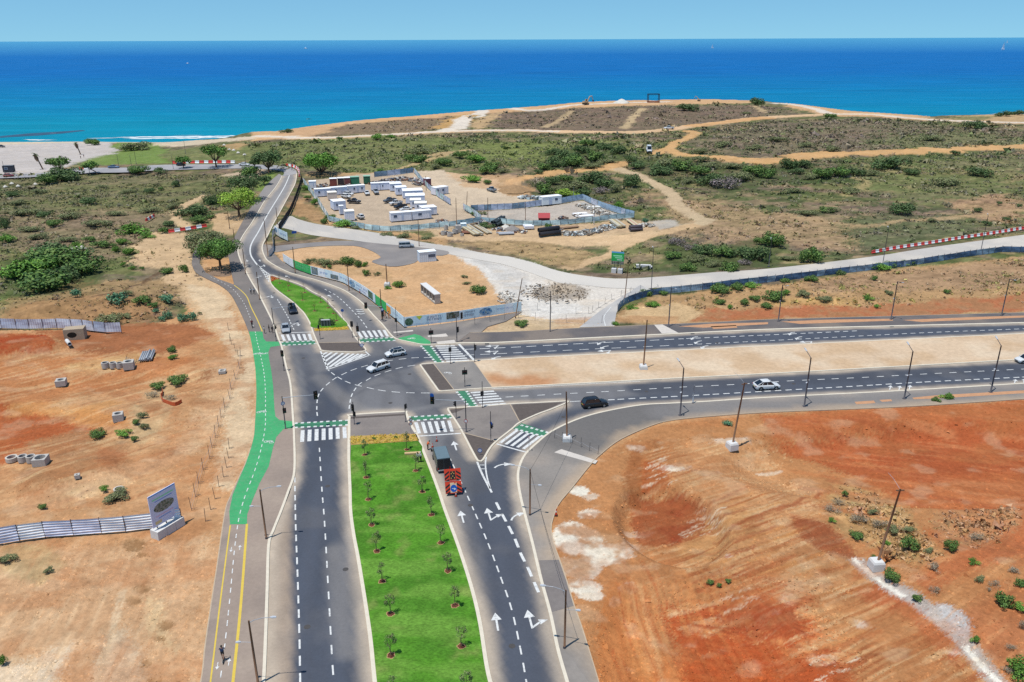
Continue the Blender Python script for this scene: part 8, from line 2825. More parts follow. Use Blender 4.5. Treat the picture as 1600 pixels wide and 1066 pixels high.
def cabin(name,label,pa,pb,depth,h,wall,roof_m,cat='cabin',group=None,win=((0.2,0.34),),door=(0.6,0.74),legs=True):
	"""container-like cabin; pa, pb: ends of its near long side"""
	a, rz, ln = along(pa, pb)
	e = empty(name, a, rz, label, cat, group)
	z0 = 0.12 if legs else 0.0
	n = max(6, int(ln / 0.3))
	b = MB()
	pts = []
	for k in range(n + 1):
		x = ln * k / n
		pts.append((x, 0.03 if k % 2 else 0.0))
	ring = pts + [(ln, depth)] + [(ln * k / 4, depth) for k in (3, 2, 1)] + [(0, depth)]
	b.loft([[(x, y, z0) for x, y in ring], [(x, y, z0 + h) for x, y in ring]])
	b.build('wall', wall, e)
	MB().box(-0.08, ln + 0.08, -0.08, depth + 0.08, z0 + h + 0.002, z0 + h + 0.10).build('roof', roof_m, e)
	for x0, x1 in win:
		f = MB().box(ln * x0,ln * x1,-0.03,-0.002,z0 + h * 0.42,z0 + h * 0.78).build('window',mat('cabin_frame',C(210,214,220)),e)
		MB().box(ln * x0 + 0.06,ln * x1 - 0.06,-0.036,-0.031,z0 + h * 0.42 + 0.06,z0 + h * 0.78 - 0.06).build('pane',mat('cabin_pane',C(70,84,104),rough=0.2),f)
	if door:
		d = MB().box(ln * door[0],ln * door[1],-0.03,-0.002,z0 + 0.04,z0 + h * 0.8).build('door',mat('cabin_door',C(176,186,204),rough=0.5),e)
		MB().box(ln * door[0] + 0.06,ln * door[0] + 0.14,-0.06,-0.03,z0 + h * 0.38,z0 + h * 0.44).build('handle',m_black,d)
	if legs:
		for x in (0.2, ln - 0.2):
			for y in (0.2, depth - 0.2):
				MB().box(x - 0.12, x + 0.12, y - 0.12, y + 0.12, -0.4, z0).build('foot', m_conc, e)
	return e


m_cw = mat('cabin_white', C(204, 210, 226), rough=0.55, var=0.08, scale=1)
m_cw2 = mat('cabin_offwhite', C(216, 216, 222), rough=0.55, var=0.10, scale=1)
m_cr = mat('cabin_roof_white', C(238, 234, 226), rough=0.6, var=0.08, scale=1)
GY = 'site cabins of the container yard'
cabin('site_cabin','white site cabin at the left end of the rear cabin row',(492.5,308),(517.5,306),2.6,2.9,m_cw,m_cr,group=GY)
cabin('site_cabin','white site cabin second in the rear row of the yard',(518.2,305.5),(543.5,303),2.6,2.9,m_cw,m_cr,group=GY)
cabin('site_cabin','white site cabin third in the rear row, before the green containers',(544.5,302.5),(571,300),2.6,2.8,m_cw2,m_cr,group=GY,win=((0.3,0.42),(0.75,0.87)),door=(0.5,0.62))
cabin('site_cabin','white site cabin behind the silver pickup',(580,298),(594,297.3),2.6,2.8,m_cw,m_cr,group=GY,win=())
cabin('site_cabin','white site cabin at the right end of the rear row',(594.4,297.2),(609,296.4),2.6,2.8,m_cw,m_cr,group=GY,door=None)
cabin('site_cabin','flat-roofed cabin at the top of the right-hand cabin line',(610,299),(628,298),5.5,2.8,m_cw,m_cr,group=GY)
cabin('site_cabin','flat-roofed cabin second down the right-hand line',(619,305),(636,304),5.0,2.8,m_cw,m_cr,group=GY)
cabin('site_cabin','wide flat-roofed cabin third down the right-hand line',(630,310.5),(661,309),6.0,2.8,m_cw,m_cr,group=GY,win=((0.1,0.2),(0.6,0.7)))
cabin('site_cabin','wide flat-roofed cabin fourth down the right-hand line',(634,318.5),(664,317.5),6.0,2.8,m_cw,m_cr,group=GY)
cabin('site_cabin','cream-roofed cabin fifth down the right-hand line',(641,324.5),(658,324),4.5,2.6,m_cw2,mat('cabin_roof_cream',C(228,218,206),var=0.1),group=GY)
cabin('site_cabin','cream-roofed cabin sixth down the right-hand line',(648,329.5),(667,329),4.5,2.6,m_cw2,MATS['cabin_roof_cream'],group=GY)
cabin('site_cabin','white cabin at the lower end of the right-hand line',(660,337),(683,335),4.5,2.6,m_cw2,m_cr,group=GY)
cabin('site_cabin','front white cabin of the yard, left of two',(611.5,347),(643.5,344.3),2.8,2.9,m_cw2,m_cr,group=GY,win=((0.12,0.3),),door=(0.5,0.62))
cabin('site_cabin','front white cabin of the yard, right of two',(644.5,344),(674.5,341),2.8,2.8,m_cw2,m_cr,group=GY,win=((0.3,0.5),),door=(0.9,0.97))
cabin('site_cabin','white-roofed tall cabin beside the black pickup',(522,329),(541,327),5.0,3.1,m_cw,m_cr,group=GY)
cabin('site_cabin','small beige cabin behind the white-roofed tall cabin',(513,313),(527,312),3.5,2.8,mat('cabin_beige',C(206,190,176),var=0.1),MATS['cabin_roof_cream'],group=GY,win=(),door=None)
cabin('toilet_cabin','narrow toilet cabin right of the white-roofed tall cabin',(531,335.5),(537.5,335),1.8,3.0,m_cw2,m_cr,cat='cabin',group=GY,win=(),door=(0.2,0.8))
cabin('site_cabin','white caravan cabin with rooftop tank near the front fence',(540,345.5),(554.5,344.5),3.6,3.2,m_cw2,MATS['cabin_roof_cream'],group=GY,win=(),door=None)
cabin('site_cabin','small pale cabin at the back left corner of the yard',(483,295),(494,294.5),3.0,2.8,m_cw2,m_cr,group=GY,win=())
GC = 'shipping containers at the back of the yard'
for lab,pa,pb,col,rf in (('rust red shipping container, leftmost at the back of the yard',(516,291),(527,290.3),C(126,66,58),m_cr),('dark shipping container with open front beside the red one',(528,290),(538,289.5),C(60,50,50),m_cr),('brown shipping container in the middle of the back row',(538.5,289.5),(547.5,289),C(120,70,66),m_cr),
('green shipping container left of the scrap heap',(549,288.5),(562,287.5),C(52,120,92),mat('roof_mint',C(160,206,180))),('dark green shipping container next to the scrap heap',(568.5,287),(579,286.5),C(44,96,72),MATS['roof_mint']),('purple-brown container shed at the right yard fence',(666.5,291),(674,290),C(112,62,76),m_cr)):
	cabin('shipping_container',lab,pa,pb,3.0,3.0,mat('cont_' + lab[:9].replace(' ','_') + str(pa[0]),col,rough=0.6,var=0.15),rf,'container',GC,win=(),door=None,legs=False)
cabin('site_cabin','white cabin with flat roof along the right yard fence',(681,305.5),(701,302),3.5,2.8,m_cw2,m_cr,win=((0.1,0.25),(0.5,0.65)))
cabin('site_cabin','white cabin at the back fence of the grey yard',(847.5,321.5),(877.5,318),3.0,3.0,mat('cabin_bright',C(220,224,232),rough=0.55,var=0.06),m_cr,win=((0.64,0.8),),door=(0.34,0.5))
cabin('kiosk','white transformer kiosk at the edge of the dark asphalt drive',(656,410.5),(682,408),2.6,2.9,mat('kiosk_wall',C(196,204,212),var=0.06),mat('kiosk_roof',C(216,222,226),var=0.06),'kiosk',None,((0.5,0.96),),None,False)
cabin('ticket_booth','dark booth at the left end of the beach car park',(5,269.5),(21,269),3.0,3.0,mat('booth_dark',C(70,74,84),var=0.1),mat('booth_roof',C(120,124,130),var=0.1),'booth',None,((0.2,0.5),),None,False)
# red lean-to shed
a, rz, ln = along((841.5, 346.5), (859, 346.5))
e = empty('red_shed', a, rz, 'small red lean-to shed in the grey yard', 'shed')
MB().loft([[(0,0,0),(0,2.4,0),(0,2.4,2.4),(0,0,1.3)],[(ln,0,0),(ln,2.4,0),(ln,2.4,2.4),(ln,0,1.3)]]).build('wall',mat('shed_dark_red',C(130,44,50),var=0.1),e)
mesh_obj('roof',[(-0.15,-0.2,1.25),(ln + 0.15,-0.2,1.25),(ln + 0.15,2.6,2.52),(-0.15,2.6,2.52),(-0.15,-0.2,1.33),(ln + 0.15,-0.2,1.33),(ln + 0.15,2.6,2.6),(-0.15,2.6,2.6)],[(0,1,2,3),(4,5,6,7),(0,1,5,4),(1,2,6,5),(2,3,7,6),(3,0,4,7)],mat('shed_roof_red',C(196,84,86),var=0.1),e)
# white frame unit on the bare sand
a, rz, ln = along((657.5, 456), (679.5, 474))
e = empty('shelter_frame', a, rz, 'white concrete shelter with dark openings on the bare sand', 'shelter')
MB().box(0, ln, 0, 1.5, -0.2, 0.15).build('floor_slab', m_conc, e)
MB().box(-0.08, ln + 0.08, -0.08, 1.58, 2.05, 2.25).build('roof', m_wconc, e)
for k in range(6):
	x = ln * k / 5
	MB().box(max(x - 0.12, 0), min(x + 0.12, ln), 0.02, 1.48, 0.152, 2.048).build('upright', m_conc, e)
for k in range(5):
	MB().box(ln * k / 5 + 0.13,ln * (k + 1) / 5 - 0.13,0.9,0.96,0.16,2.04).build('dark_panel',mat('panel_dark',C(84,92,100),rough=0.3),e)
# black steel frame, excavator and heap on the brow of the headland
a, rz, ln = along((1013, 160), (1030, 160))
e = empty('steel_frame', a, rz, 'black open steel frame standing on the brow of the headland', 'frame')
for x in (0, ln):
	for y in (0, 4):
		MB().box(x - 0.22, x + 0.22, y - 0.22, y + 0.22, -0.4, 6.6).build('post', m_black, e)
for y in (0, 4):
	MB().box(-0.25, ln + 0.25, y - 0.25, y + 0.25, 6.2, 6.7).build('beam', m_black, e)
for x in (0, ln):
	MB().box(x - 0.2, x + 0.2, 0.3, 3.7, 6.22, 6.68).build('beam', m_black, e)
MB().box(-0.3, ln + 0.3, -0.3, 4.3, -0.3, 0.6).build('base', mat('rust_base', C(150, 84, 66), var=0.2), e)


def excavator(px, py, label, s=1.0, rz=0.3):
	p = G(px, py)
	e = empty('excavator', p, rz, label, 'excavator')
	e.scale = (s, s, s)
	y = mat('digger_sand', C(206, 178, 140), var=0.12)
	for sd in (-1, 1):
		MB().loft([[(x,sd * 1.2 - 0.3,z) for x,z in ((-1.7,0.3),(-1.4,0),(1.4,0),(1.7,0.3),(1.4,0.8),(-1.4,0.8))],[(x,sd * 1.2 + 0.3,z) for x,z in ((-1.7,0.3),(-1.4,0),(1.4,0),(1.7,0.3),(1.4,0.8),(-1.4,0.8))]]).build('track',m_black,e)
	MB().box(-1.7, 1.2, -1.2, 1.2, 0.9, 2.0).build('body', y, e)
	c = MB().box(0.2, 1.3, 0.2, 1.15, 2.0, 3.1).build('cab', y, e)
	MB().box(0.3, 1.32, 0.18, 1.1, 2.2, 2.9).build('window', m_glass, c)
	MB().tube([(1.0, -0.3, 1.8), (2.6, -0.3, 4.6), (4.2, -0.3, 4.9)], [0.32, 0.3, 0.22], 8).build('boom', y, e)
	MB().tube([(4.1, -0.3, 5.0), (5.2, -0.3, 2.4)], [0.24, 0.16], 8).build('stick', y, e)
	MB().loft([[(4.9,-0.8,2.5),(5.6,-0.8,2.3),(5.3,-0.8,1.5),(4.7,-0.8,1.7)],[(4.9,0.2,2.5),(5.6,0.2,2.3),(5.3,0.2,1.5),(4.7,0.2,1.7)]]).build('bucket',m_dgrey,e)


excavator(915, 163.5, 'sand coloured excavator with raised arm on the headland brow', 1.35, 0.5)
excavator(1092, 158, 'small brown excavator right of the black steel frame', 0.8, 2.8)


def heap(name, px, py, r, h, m, label, cat='heap', seed=0, sq=1.0):
	p = G(px, py)
	rg = np.random.default_rng(seed + int(px))
	v, f = [], []
	nr_, na = 7, 18
	for i in range(nr_):
		t = i / (nr_ - 1)
		for k in range(na):
			a = 6.2832 * k / na
			q = r * (1 - t) * (1 + rg.uniform(-0.16, 0.16))
			v.append((q * math.cos(a), sq * q * math.sin(a), -0.4 + (h + 0.4) * (t ** 0.8) + rg.uniform(-0.08, 0.08) * h))
	for i in range(nr_ - 1):
		for k in range(na):
			f.append((i * na + k, i * na + (k + 1) % na, (i + 1) * na + (k + 1) % na, (i + 1) * na + k))
	o = mesh_obj(name, v, f, m, None, True, loc=p)
	return tag(o, label, cat)


m_chunk = mat('rubble_chunks', (0.4, 0.4, 0.4), rough=0.95, var=0.2, scale=2, attr='Col')
RCOL = {'dump': [C(140,118,94),C(176,156,132),C(116,102,88),C(206,192,172),C(100,90,80)],'white': [C(232,226,214),C(206,200,190),C(240,236,226),C(170,162,150),C(150,130,110)],
'scrap': [C(206,196,186),C(130,110,96),C(86,84,88),C(166,120,96),C(232,228,220),C(120,132,146)],'teal': [C(186,204,208),C(220,224,222),C(150,160,164),C(130,116,104)]}


def rubble(px, py, rx, ry, h, n, pal, label, seed=0, size=0.35):
	rg = np.random.default_rng(seed + int(px * 7))
	p = G(px, py)
	V, F, K = [], [], []
	cols = RCOL[pal]
	cube = np.array([(x, y, z) for x in (-1, 1) for y in (-1, 1) for z in (-1, 1)], float)
	fc = [(0, 1, 3, 2), (4, 6, 7, 5), (0, 4, 5, 1), (2, 3, 7, 6), (0, 2, 6, 4), (1, 5, 7, 3)]
	for k in range(n):
		a, r = rg.uniform(0, 6.28), rg.uniform(0, 1) ** 0.6
		s = size * rg.uniform(0.35, 1.5) * np.array([rg.uniform(0.6, 2.2), rg.uniform(0.5, 1.2), rg.uniform(0.25, 0.8)])
		q = (cube + rg.uniform(-0.25, 0.25, cube.shape)) * s
		t, u = rg.uniform(0, 6.28), rg.uniform(-0.5, 0.5)
		x, y, z = q.T
		x, z = x * math.cos(u) - z * math.sin(u), x * math.sin(u) + z * math.cos(u)
		x, y = x * math.cos(t) - y * math.sin(t), x * math.sin(t) + y * math.cos(t)
		c = np.array([rx * r * math.cos(a), ry * r * math.sin(a), h * (1 - r) * rg.uniform(0.3, 1) - 0.1])
		b = len(V)
		V += (np.column_stack([x, y, z]) + c).tolist()
		F += [tuple(i + b for i in f) for f in fc]
		K += [np.asarray(cols[rg.integers(0, len(cols))]) * rg.uniform(0.8, 1.15)] * 8
	o = mesh_obj('rubble_heap', V, F, m_chunk, None, False, loc=p)
	set_col(o.data, np.array(K))
	return tag(o, label, 'rubble', None, 'stuff')


m_rubw = mat('rubble_white', C(232, 226, 214), rough=0.95, var=0.25, scale=1.5, bump=0.6)
m_rubb = mat('rubble_brown', C(150, 124, 102), rough=0.95, var=0.3, scale=1.2, bump=0.7)
heap('gravel_heap', 971, 160.5, 7, 3, m_rubw, 'white gravel heap left of the black steel frame')
heap('stone_heap', 340, 427, 4.4, 0.7, m_rubb, 'heap of dry clippings round the foot of the round tree', sq=0.8)
heap('gravel_heap',803,297,7,2.2,mat('brown_gravel',C(176,142,104),rough=0.95,var=0.25,scale=1,bump=0.5),'brown earth heap behind the steel blue pickup',sq=0.8)
heap('gravel_heap',800,358,3.2,1.3,mat('grey_gravel',C(160,152,146),rough=0.95,var=0.25,scale=1.5,bump=0.5),'grey gravel heap on the storage strip left of black pipes',sq=0.8)
heap('gravel_heap', 790, 356, 2.4, 1.2, m_rubw, 'pale sand heap beside the grey gravel heap', sq=0.8)
rubble(870,455,9.5,8.5,0.2,420,'dump','broad heap of broken rubble and brush dumped on the pale old crossing',1,0.12)
rubble(790, 463, 2.6, 5, 0.4, 70, 'white', 'trail of white rubble left of the broad rubble dump', 2, 0.16)
rubble(800, 472, 3, 3, 0.4, 60, 'white', 'white rubble patch near the right end of the hoarding', 3, 0.16)
for k,(x,y,r,h) in enumerate(((589,286,3.5,1.0),(603,284,4.2,1.4),(616,281,4.2,1.4),(629,279,3.8,1.2),(648,281,3.0,1.2),(655,287,3.0,1.2))):
	rubble(x, y, r, r, h, 110, 'scrap', '%s scrap heap from the left at the back of the container yard' % ORD[k], k, 0.3)
for k, (x, y, r) in enumerate(((500, 290.5, 3.0), (507, 289.5, 3.0), (533, 292.5, 3.0), (545, 291, 3.0))):
	rubble(x,y,r,2.2,1.0,60,'scrap','%s clutter heap from the left before the shipping containers' % ORD[k],k,0.26)
for k, (x, y, r) in enumerate(((912, 321, 3.2), (924, 325, 3.6), (937, 331, 3.4), (951, 336, 3.4), (966, 338, 3.2))):
	rubble(x, y, r, r, 1.0, 90, 'white', '%s white rubble heap from the left inside the grey yard' % ORD[k], k, 0.26)
for k,(x,y,r) in enumerate(((884,364,3.2),(898,365,3.6),(912,364,3.6),(926,361,3.6),(940,358,3.6),(952,354,3.4),(1010,352,3.2))):
	rubble(x,y,r,r * 0.8,0.9,90,'teal' if k % 2 else 'white','%s rubble heap from the left along the front of the grey yard' % ORD[k],k,0.26)
for k, (x, y) in enumerate(((738, 361), (782, 358), (812, 362), (700, 364), (868, 357))):
	rubble(x,y,2.8,2.0,0.7,50,'scrap','small clutter heap on the storage strip, ' + ('beside the crate','by the grey boards','under the teal fence','among the concrete rings','behind the black pipes')[k],k,0.25)
for k, (x, y) in enumerate(((690, 346), (755, 347), (878, 342), (906, 337))):
	rubble(x,y,2.0,1.4,0.9,34,'scrap','small machinery scrap ' + ('in the front right of the container yard','at the fence corner between yards','beside the red shed','near the concrete slabs')[k],k,0.4)
rubble(826, 309, 5, 1.2, 0.8, 60, 'teal', 'row of pale debris behind the grey yard fence', 4, 0.5)
for k, (x, y) in enumerate(((120, 388), (128, 387), (112, 389))):
	heap('pale_stone',x,y,1.2,0.7,m_rubw,'%s pale stone from the left in the western scrub' % ORD[sorted([120,128,112]).index(x)],'stone',seed=k)
for k,(x,y) in enumerate(((8,291),(18,286),(28,290),(55,287),(338,236),(350,226),(358,233),(365,234),(372,238),(382,241))):
	heap('pale_stone',x,y,1.0,0.5,m_rubw,ORD[k] + ' pale limestone boulder from the left in the scrub by the beach road','stone',seed=k)['group'] = 'pale boulders by the beach road'

# stacked building material
m_pipe = mat('black_pipe', C(64, 62, 66), rough=0.45, var=0.1)


def pipes(label, pa, pb, r, rows, m, name='pipe_stack', part='pipe'):
	a, rz, ln = along(pa, pb)
	e = empty(name, a, rz, label, 'pipes')
	for x, z in rows:
		mb = MB()
		n = 14
		ro, ri = r, r * 0.86
		rings = []
		for rr, y in ((ro, 0), (ro, ln), (ri, ln), (ri, 0)):
			rings.append([(y,x * r + rr * math.cos(6.2832 * k / n),r + z * r + rr * math.sin(6.2832 * k / n)) for k in range(n)])
		mb.loft(rings + rings[:1], True, False)
		mb.build(part, m, e, True)
	return e


pipes('two large black pipes stacked on the storage strip', (843, 370), (875, 366), 0.75, ((0, 0), (1.0, 1.7)), m_pipe)
pipes('bundle of short dark pipes beside the orange barrier sheets',(985,361),(1004,359),0.45,((0,0),(2,0),(4,0),(1,1.7),(3,1.7)),mat('purple_grey_pipe',C(100,92,98),rough=0.6))
pipes('stack of dark tubes behind the timber beams',(775,354),(790,345),0.5,((0,0),(2,0),(1,1.7),(3,1.7)),mat('dark_tube',C(70,78,80),rough=0.6))
pipes('row of white and black pipes lying on the western sand',(236,563),(242,549),0.16,((0,0),(2.3,0),(4.6,0),(6.9,0),(9.2,0),(11.5,0),(13.8,0),(1.2,1.8),(5.5,1.8)),mat('light_pipe',C(196,200,206),rough=0.5))


def plank_stack(label, pa, pb, n, w, m, layers=2, seed=1):
	a, rz, ln = along(pa, pb)
	e = empty('plank_stack', a, rz, label, 'planks')
	rg = random.Random(seed)
	for l in range(layers):
		for k in range(n):
			d = rg.uniform(-0.4, 0.4)
			MB().box(d,ln + d,k * (w + 0.04),k * (w + 0.04) + w,l * 0.32 + rg.uniform(0,0.02),l * 0.32 + 0.28).build('plank',m[(k + l) % len(m)],e)


m_pl = [mat('beam_cream',C(226,214,178),var=0.12,scale=2),mat('beam_pale',C(206,200,184),var=0.12,scale=2),mat('beam_tan',C(190,168,130),var=0.12,scale=2)]
plank_stack('long cream timber beams lying by the front yard fence', (756, 367), (733, 353), 6, 0.55, m_pl, 2, 2)
plank_stack('second batch of timber beams right of the long cream beams',(769,364.5),(748,352),4,0.5,m_pl[1:],1,3)
plank_stack('rusty brown sheets lying left of the timber beams',(723,365),(742,364.5),3,0.9,[mat('rust_sheet',C(150,100,76),var=0.2)],1,4)
plank_stack('grey boards lying right of the timber beams',(779,367),(803,366),4,0.7,[mat('board_grey',C(150,152,156),var=0.12)],1,5)
plank_stack('cream slabs leaning at the front fence of the grey yard', (978, 355), (963, 345), 4, 0.7, m_pl, 2, 6)
plank_stack('pink and cream planks right of the cream slabs',(1001,354),(986,344),3,0.6,[m_pl[0],mat('plank_pink',C(216,170,150),var=0.1)],1,7)
plank_stack('pale concrete slabs inside the grey yard near its right end',(906,341),(927,339),3,2.2,[m_conc,m_cr],2,8)
plank_stack('white slabs stacked at the back of the grey yard', (918, 326.5), (938, 326), 3, 1.2, [m_cr, m_pl[1]], 2, 9)
plank_stack('brown boards lying in front of the grey yard',(876,358),(905,355),3,0.6,[mat('board_brown',C(140,112,88),var=0.15)],1,10)
plank_stack('white crate box in front of the teal fence', (820, 358), (834, 357.6), 2, 1.5, [m_cw2], 3, 11)
plank_stack('wooden plank lying across the top of the median lawn',(632.5,713),(657,711.5),1,0.5,[mat('plank_tan',C(222,190,140),var=0.12)],1,12)
plank_stack('pale concrete beam lying right of the green billboard',(995,419),(1018,418.5),1,1.0,[m_wconc],3,13)
bpy.data.objects['plank_stack.010'].location.z += 0.16 if 'plank_stack.010' in bpy.data.objects else 0


def conc_ring(px, py, r, h, label, group, m=None, lying=False):
	p = G(px, py)
	b = MB().ring(0, 0, -0.2, h, r, r * 0.72, 18)
	o = b.build('concrete_ring', m or m_conc, None, False, loc=p)
	if lying:
		o.rotation_euler = (math.radians(70), 0, 0.4)
	return tag(o, label, 'concrete ring', group)


def conc_box(px, py, w, h, label, group, rz=0.2, hole=0.32):
	p = G(px, py)
	n = 16
	sq, ci = [], []
	for k in range(n):
		a = 6.2832 * k / n + math.pi / 4
		s = w / 2 / max(abs(math.cos(a)), abs(math.sin(a)))
		sq.append((s * math.cos(a), s * math.sin(a)))
		ci.append((w * hole * math.cos(a), w * hole * math.sin(a)))
	b = MB().loft([[(x,y,-0.2) for x,y in sq],[(x,y,h) for x,y in sq],[(x,y,h) for x,y in ci],[(x,y,0.05) for x,y in ci]],True,False)
	b.add([(x, y, 0.05) for x, y in ci], [tuple(range(n))])
	o = b.build('manhole_box', m_conc, None, False, loc=p, rz=rz)
	return tag(o, label, 'concrete box', group)


GR = 'concrete manhole parts on the western sand'
conc_ring(18.5,718,0.85,0.45,'flat pale concrete ring, leftmost of the lower left group',GR,mat('pale_ring',C(224,214,200),var=0.1))
conc_ring(36, 719, 0.68, 0.75, 'grey concrete ring second in the lower left group', GR)
conc_ring(49, 719.5, 0.68, 0.8, 'grey concrete ring beside the square trough in lower left group', GR)
conc_box(64.5, 723, 1.9, 0.95, 'square concrete trough at the right end of lower left group', GR, 0.15, 0.4)
conc_ring(165, 573, 0.72, 0.9, 'grey concrete ring, first of three above the sand ridge', GR)
conc_ring(177, 573, 0.66, 0.9, 'grey concrete ring, middle of three above the sand ridge', GR)
conc_ring(187.5, 573, 0.66, 0.85, 'grey concrete ring, last of three above the sand ridge', GR)
conc_box(202, 574, 1.9, 1.3, 'concrete box with dark bars at the end of three rings', GR, 0.3)
conc_box(96, 600, 1.75, 0.9, 'single manhole box on the orange ground at far left', GR, 0.3)
conc_box(185.5, 655, 1.6, 1.1, 'single manhole box in the middle of the western sand', GR, 0.35)
conc_box(347.5, 581, 1.3, 0.35, 'flat white manhole frame on dark earth near the cycle track', GR, 0.2)
conc_ring(186, 766, 0.75, 0.3, 'low white concrete ring among weeds near the tall billboard', GR, MATS['pale_ring'])
conc_box(121, 745, 0.7, 0.4, 'small grey block on the brown heap', GR, 0.4, 0.2)
p = G(119, 527)
b = MB().loft([[(-2.0,-1.2,-0.3),(2.0,-1.2,-0.3),(2.0,-1.2,2.2),(-2.0,-1.2,2.2)],[(-2.0,1.2,-0.3),(2.0,1.2,-0.3),(2.0,1.2,2.2),(-2.0,1.2,2.2)]])
cv = b.build('culvert_block',mat('culvert_tan',C(196,176,150),rough=0.9,var=0.14,scale=1.5),None,False,p,0.25)
tag(cv, 'tan concrete culvert block in front of the blue-grey fence', 'concrete block')
mesh_obj('opening',[(-0.4 + 0.95 * math.cos(t),-1.204,0.95 + 0.62 * math.sin(t)) for t in np.linspace(0,6.283,17)[:-1]],[tuple(range(16))],mat('hole_dark',(0.02,0.016,0.012),rough=1),cv)
pipes('short white pipe piece lying below the culvert block', (105, 535), (110, 543), 0.4, ((0, 0),), m_wconc)
post_fence('bar_bundle',[(196,560),(203,562),(211,566),(219,563)],0.5,'crossed dark steel bars behind the concrete box',True,m_black,0.8)
# rings and tanks by the container yard front
GQ = 'concrete rings by the front yard fence'
for k,(x,y,r,h) in enumerate(((693,366,0.9,1.0),(703,368,0.95,0.9),(711,364,0.9,1.2),(697,358,0.7,1.3),(722,367.5,0.6,0.5))):
	conc_ring(x,y,r,h,('large grey ring left in the group by the yard fence','dark-mouthed ring at the front of the group by the yard fence','ring with flat top right in the group by yard fence','narrow ring at the back of the group by yard fence','small low ring beside the rusty sheets')[k],GQ)
conc_box(716, 362, 1.8, 2.2, 'tall grey concrete box among the rings by the yard fence', GQ, 0.2, 0.2)
cabin('crate_box','pale blue crate beside the timber beams',(720.5,357),(729,356.6),1.6,1.5,mat('crate_blue',C(186,210,226),var=0.08),mat('crate_lid',C(216,230,238),var=0.06),'crate',None,(),None,False)

# orange mesh lying on the sand, cone, lawn cabinet
L = smooth_line(GX([(254, 610), (252, 622), (262, 629), (274, 632), (284, 627)]), 0.5)
o = strip('orange_netting', L, 0.05, 0.4, mat('net_orange', C(232, 112, 66), rough=0.8, var=0.2, scale=2))
tag(o, 'crumpled orange safety netting on the western sand', 'netting')


def cone(px, py, label, h=0.75, top=0.03):
	p = G(px, py)
	e = empty('traffic_cone', (p[0], p[1], p[2] + top), 0, label, 'cone', 'traffic cones')
	MB().box(-0.2, 0.2, -0.2, 0.2, 0, 0.04).build('base', m_black, e)
	MB().tube([(0, 0, 0.04), (0, 0, h)], [0.15, 0.03], 10).build('body', m_or, e)
	MB().tube([(0, 0, h * 0.45), (0, 0, h * 0.65)], [0.106, 0.078], 10).build('band', m_white, e)


cone(869, 806, 'orange cone on the outer edge of the right pavement', 1.0, 0.12)
cone(682.5, 690, 'red cone in front of the dark work van', 0.9)
cone(676, 699, 'second orange cone left of the work van front', 0.7)
cone(712.5, 776, 'red cone just behind the striped warning trailer', 0.8)
cone(562.5, 457.5, 'orange cone at the foot of the curved hoarding', 0.9, 0.12)
p = G(509.5, 510)
e = empty('utility_cabinet',(p[0],p[1],0.16),0.1,'grey utility cabinet with dark doors on the small lawn','cabinet')
MB().box(-0.95, 0.95, -0.3, 0.3, 0, 1.35).build('body', mat('cabinet_dark', C(70, 78, 76), var=0.1), e)
MB().box(-1.0, 1.0, -0.34, 0.34, 1.352, 1.42).build('top', mat('cabinet_top', C(196, 200, 200), var=0.08), e)
for x in (-1.0, -0.33, 0.33, 0.94):
	MB().box(x, x + 0.06, -0.36, -0.302, 0, 1.36).build('door_frame', MATS['cabinet_top'], e)
# drain grates in the kerb channel
GD = 'drain grates along the kerb'
for k,(x,y,tx,ty,lab) in enumerate(((451,766,454,759,'dark drain grate by the south-west kerb, uppermost of four'),(449.5,771,452,764,'dark drain grate by the south-west kerb, second of four'),(447.5,776,450,769,'dark drain grate by the south-west kerb, third of four'),(445.5,781,448,774,'dark drain grate by the south-west kerb, lowest of four'),
(1082,521.8,1090,521.3,'dark drain grate at the upper kerb near the second lamp column'),(1393,510.8,1402,510.4,'dark drain grate at the upper kerb near the third lamp column'),(761,537.8,770,537.6,'dark drain grate at the upper kerb beside the turn arrows'))):
	p, q = G(x, y), G(tx, ty)
	e = empty('drain_grate', (p[0], p[1], 0.036), face_dir(p, q), lab, 'drain', GD)
	for j in range(5):
		MB().box(-0.4, 0.4, -0.25 + j * 0.11, -0.19 + j * 0.11, -0.02, 0.02).build('bar', m_black, e)
	MB().box(-0.45, 0.45, -0.29, 0.33, -0.02, 0.004).build('frame', m_dgrey, e)

# ------------------------------------------------------------------ boats far out
def sea_pt(px, py):
	q = flat(px, py, SEA_Z)
	return Vector((q[0], q[1], SEA_Z))


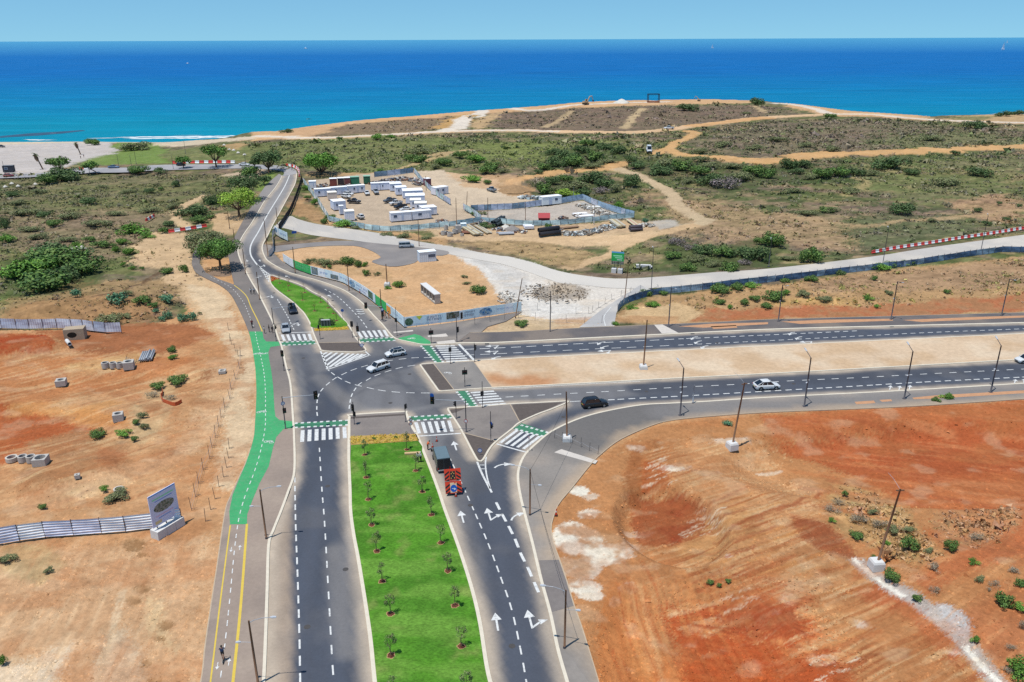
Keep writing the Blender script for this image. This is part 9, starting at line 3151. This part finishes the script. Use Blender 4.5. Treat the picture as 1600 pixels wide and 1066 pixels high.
def sailboat(px, py, h_px, label):
	p = sea_pt(px, py)
	s = h_px / ppm(p) / 10.0
	e = empty('sailing_boat', p, 0.5, label, 'sailboat')
	e.scale = (s, s, s)
	w = mat('boat_white', C(236, 240, 242), var=0.04)
	MB().loft([[(-3.2,-0.8,0.9),(-3.2,0.8,0.9),(-3.0,0.3,0),(-3.0,-0.3,0)],[(0,-1.1,0.9),(0,1.1,0.9),(0,0.5,-0.1),(0,-0.5,-0.1)],[(3.6,-0.05,1.1),(3.6,0.05,1.1),(3.3,0.03,0.2),(3.3,-0.03,0.2)]]).build('hull',w,e)
	MB().tube([(0.4, 0, 0.9), (0.4, 0, 10)], 0.09, 6).build('mast', m_galv, e)
	MB().loft([[(0.3,0.0,1.6),(0.3,0.05,1.6),(0.36,0.03,9.6)],[(-3.0,0.35,1.7),(-3.0,0.4,1.7),(0.28,0.06,9.6)]]).build('mainsail',w,e)
	MB().loft([[(0.6,0,1.4),(0.6,0.05,1.4),(0.45,0.03,8.6)],[(3.4,0.1,1.2),(3.4,0.15,1.2),(0.47,0.05,8.6)]]).build('jib',w,e)


sailboat(1567, 78.5, 12, 'white sailing boat near the horizon at the far right')
sailboat(1573.5, 67.5, 5, 'small white sailing boat just above the larger one at far right')
sailboat(1113, 76, 7, 'white sailing boat near the horizon right of the middle')


def motorboat(px, py, w_px, label):
	p = sea_pt(px, py)
	s = w_px / ppm(p) / 8.0
	e = empty('motor_boat', p, 0.2, label, 'boat')
	e.scale = (s, s, s)
	MB().loft([[(-4,-1.2,1.0),(-4,1.2,1.0),(-4,0.8,0),(-4,-0.8,0)],[(0,-1.3,1.1),(0,1.3,1.1),(0,0.8,-0.1),(0,-0.8,-0.1)],[(4,-0.05,1.4),(4,0.05,1.4),(3.4,0.03,0.2),(3.4,-0.03,0.2)]]).build('hull',MATS['boat_white'],e)
	MB().loft([[(-2.0,-0.9,1.1),(-2.0,0.9,1.1),(-1.8,0.7,2.3),(-1.8,-0.7,2.3)],[(1.2,-0.8,1.1),(1.2,0.8,1.1),(0.4,0.6,2.2),(0.4,-0.6,2.2)]]).build('cabin',MATS['boat_white'],e)


motorboat(293.5, 100, 6, 'white motor boat on the deep blue water at the left')
motorboat(478, 76.5, 7, 'white motor boat near the horizon left of the middle')
# overhead wires of the wooden poles
for lab,pts in (('thin overhead wire running along the right pavement',[((828,806),7.0),((882,1014),7.2)]),('thin overhead wire from the wooden pole block to the right pavement post',[((886,689),7.6),((828,806),7.0)])):
	P = [G(*a) + Vector((0, 0, h)) for a, h in pts]
	q = [P[0].lerp(P[1], t) - Vector((0, 0, 2.2 * t * (1 - t))) for t in np.linspace(0, 1, 9)]
	o = MB().tube(q, 0.018, 4).build('overhead_wire', m_black)
	tag(o, lab, 'wire')
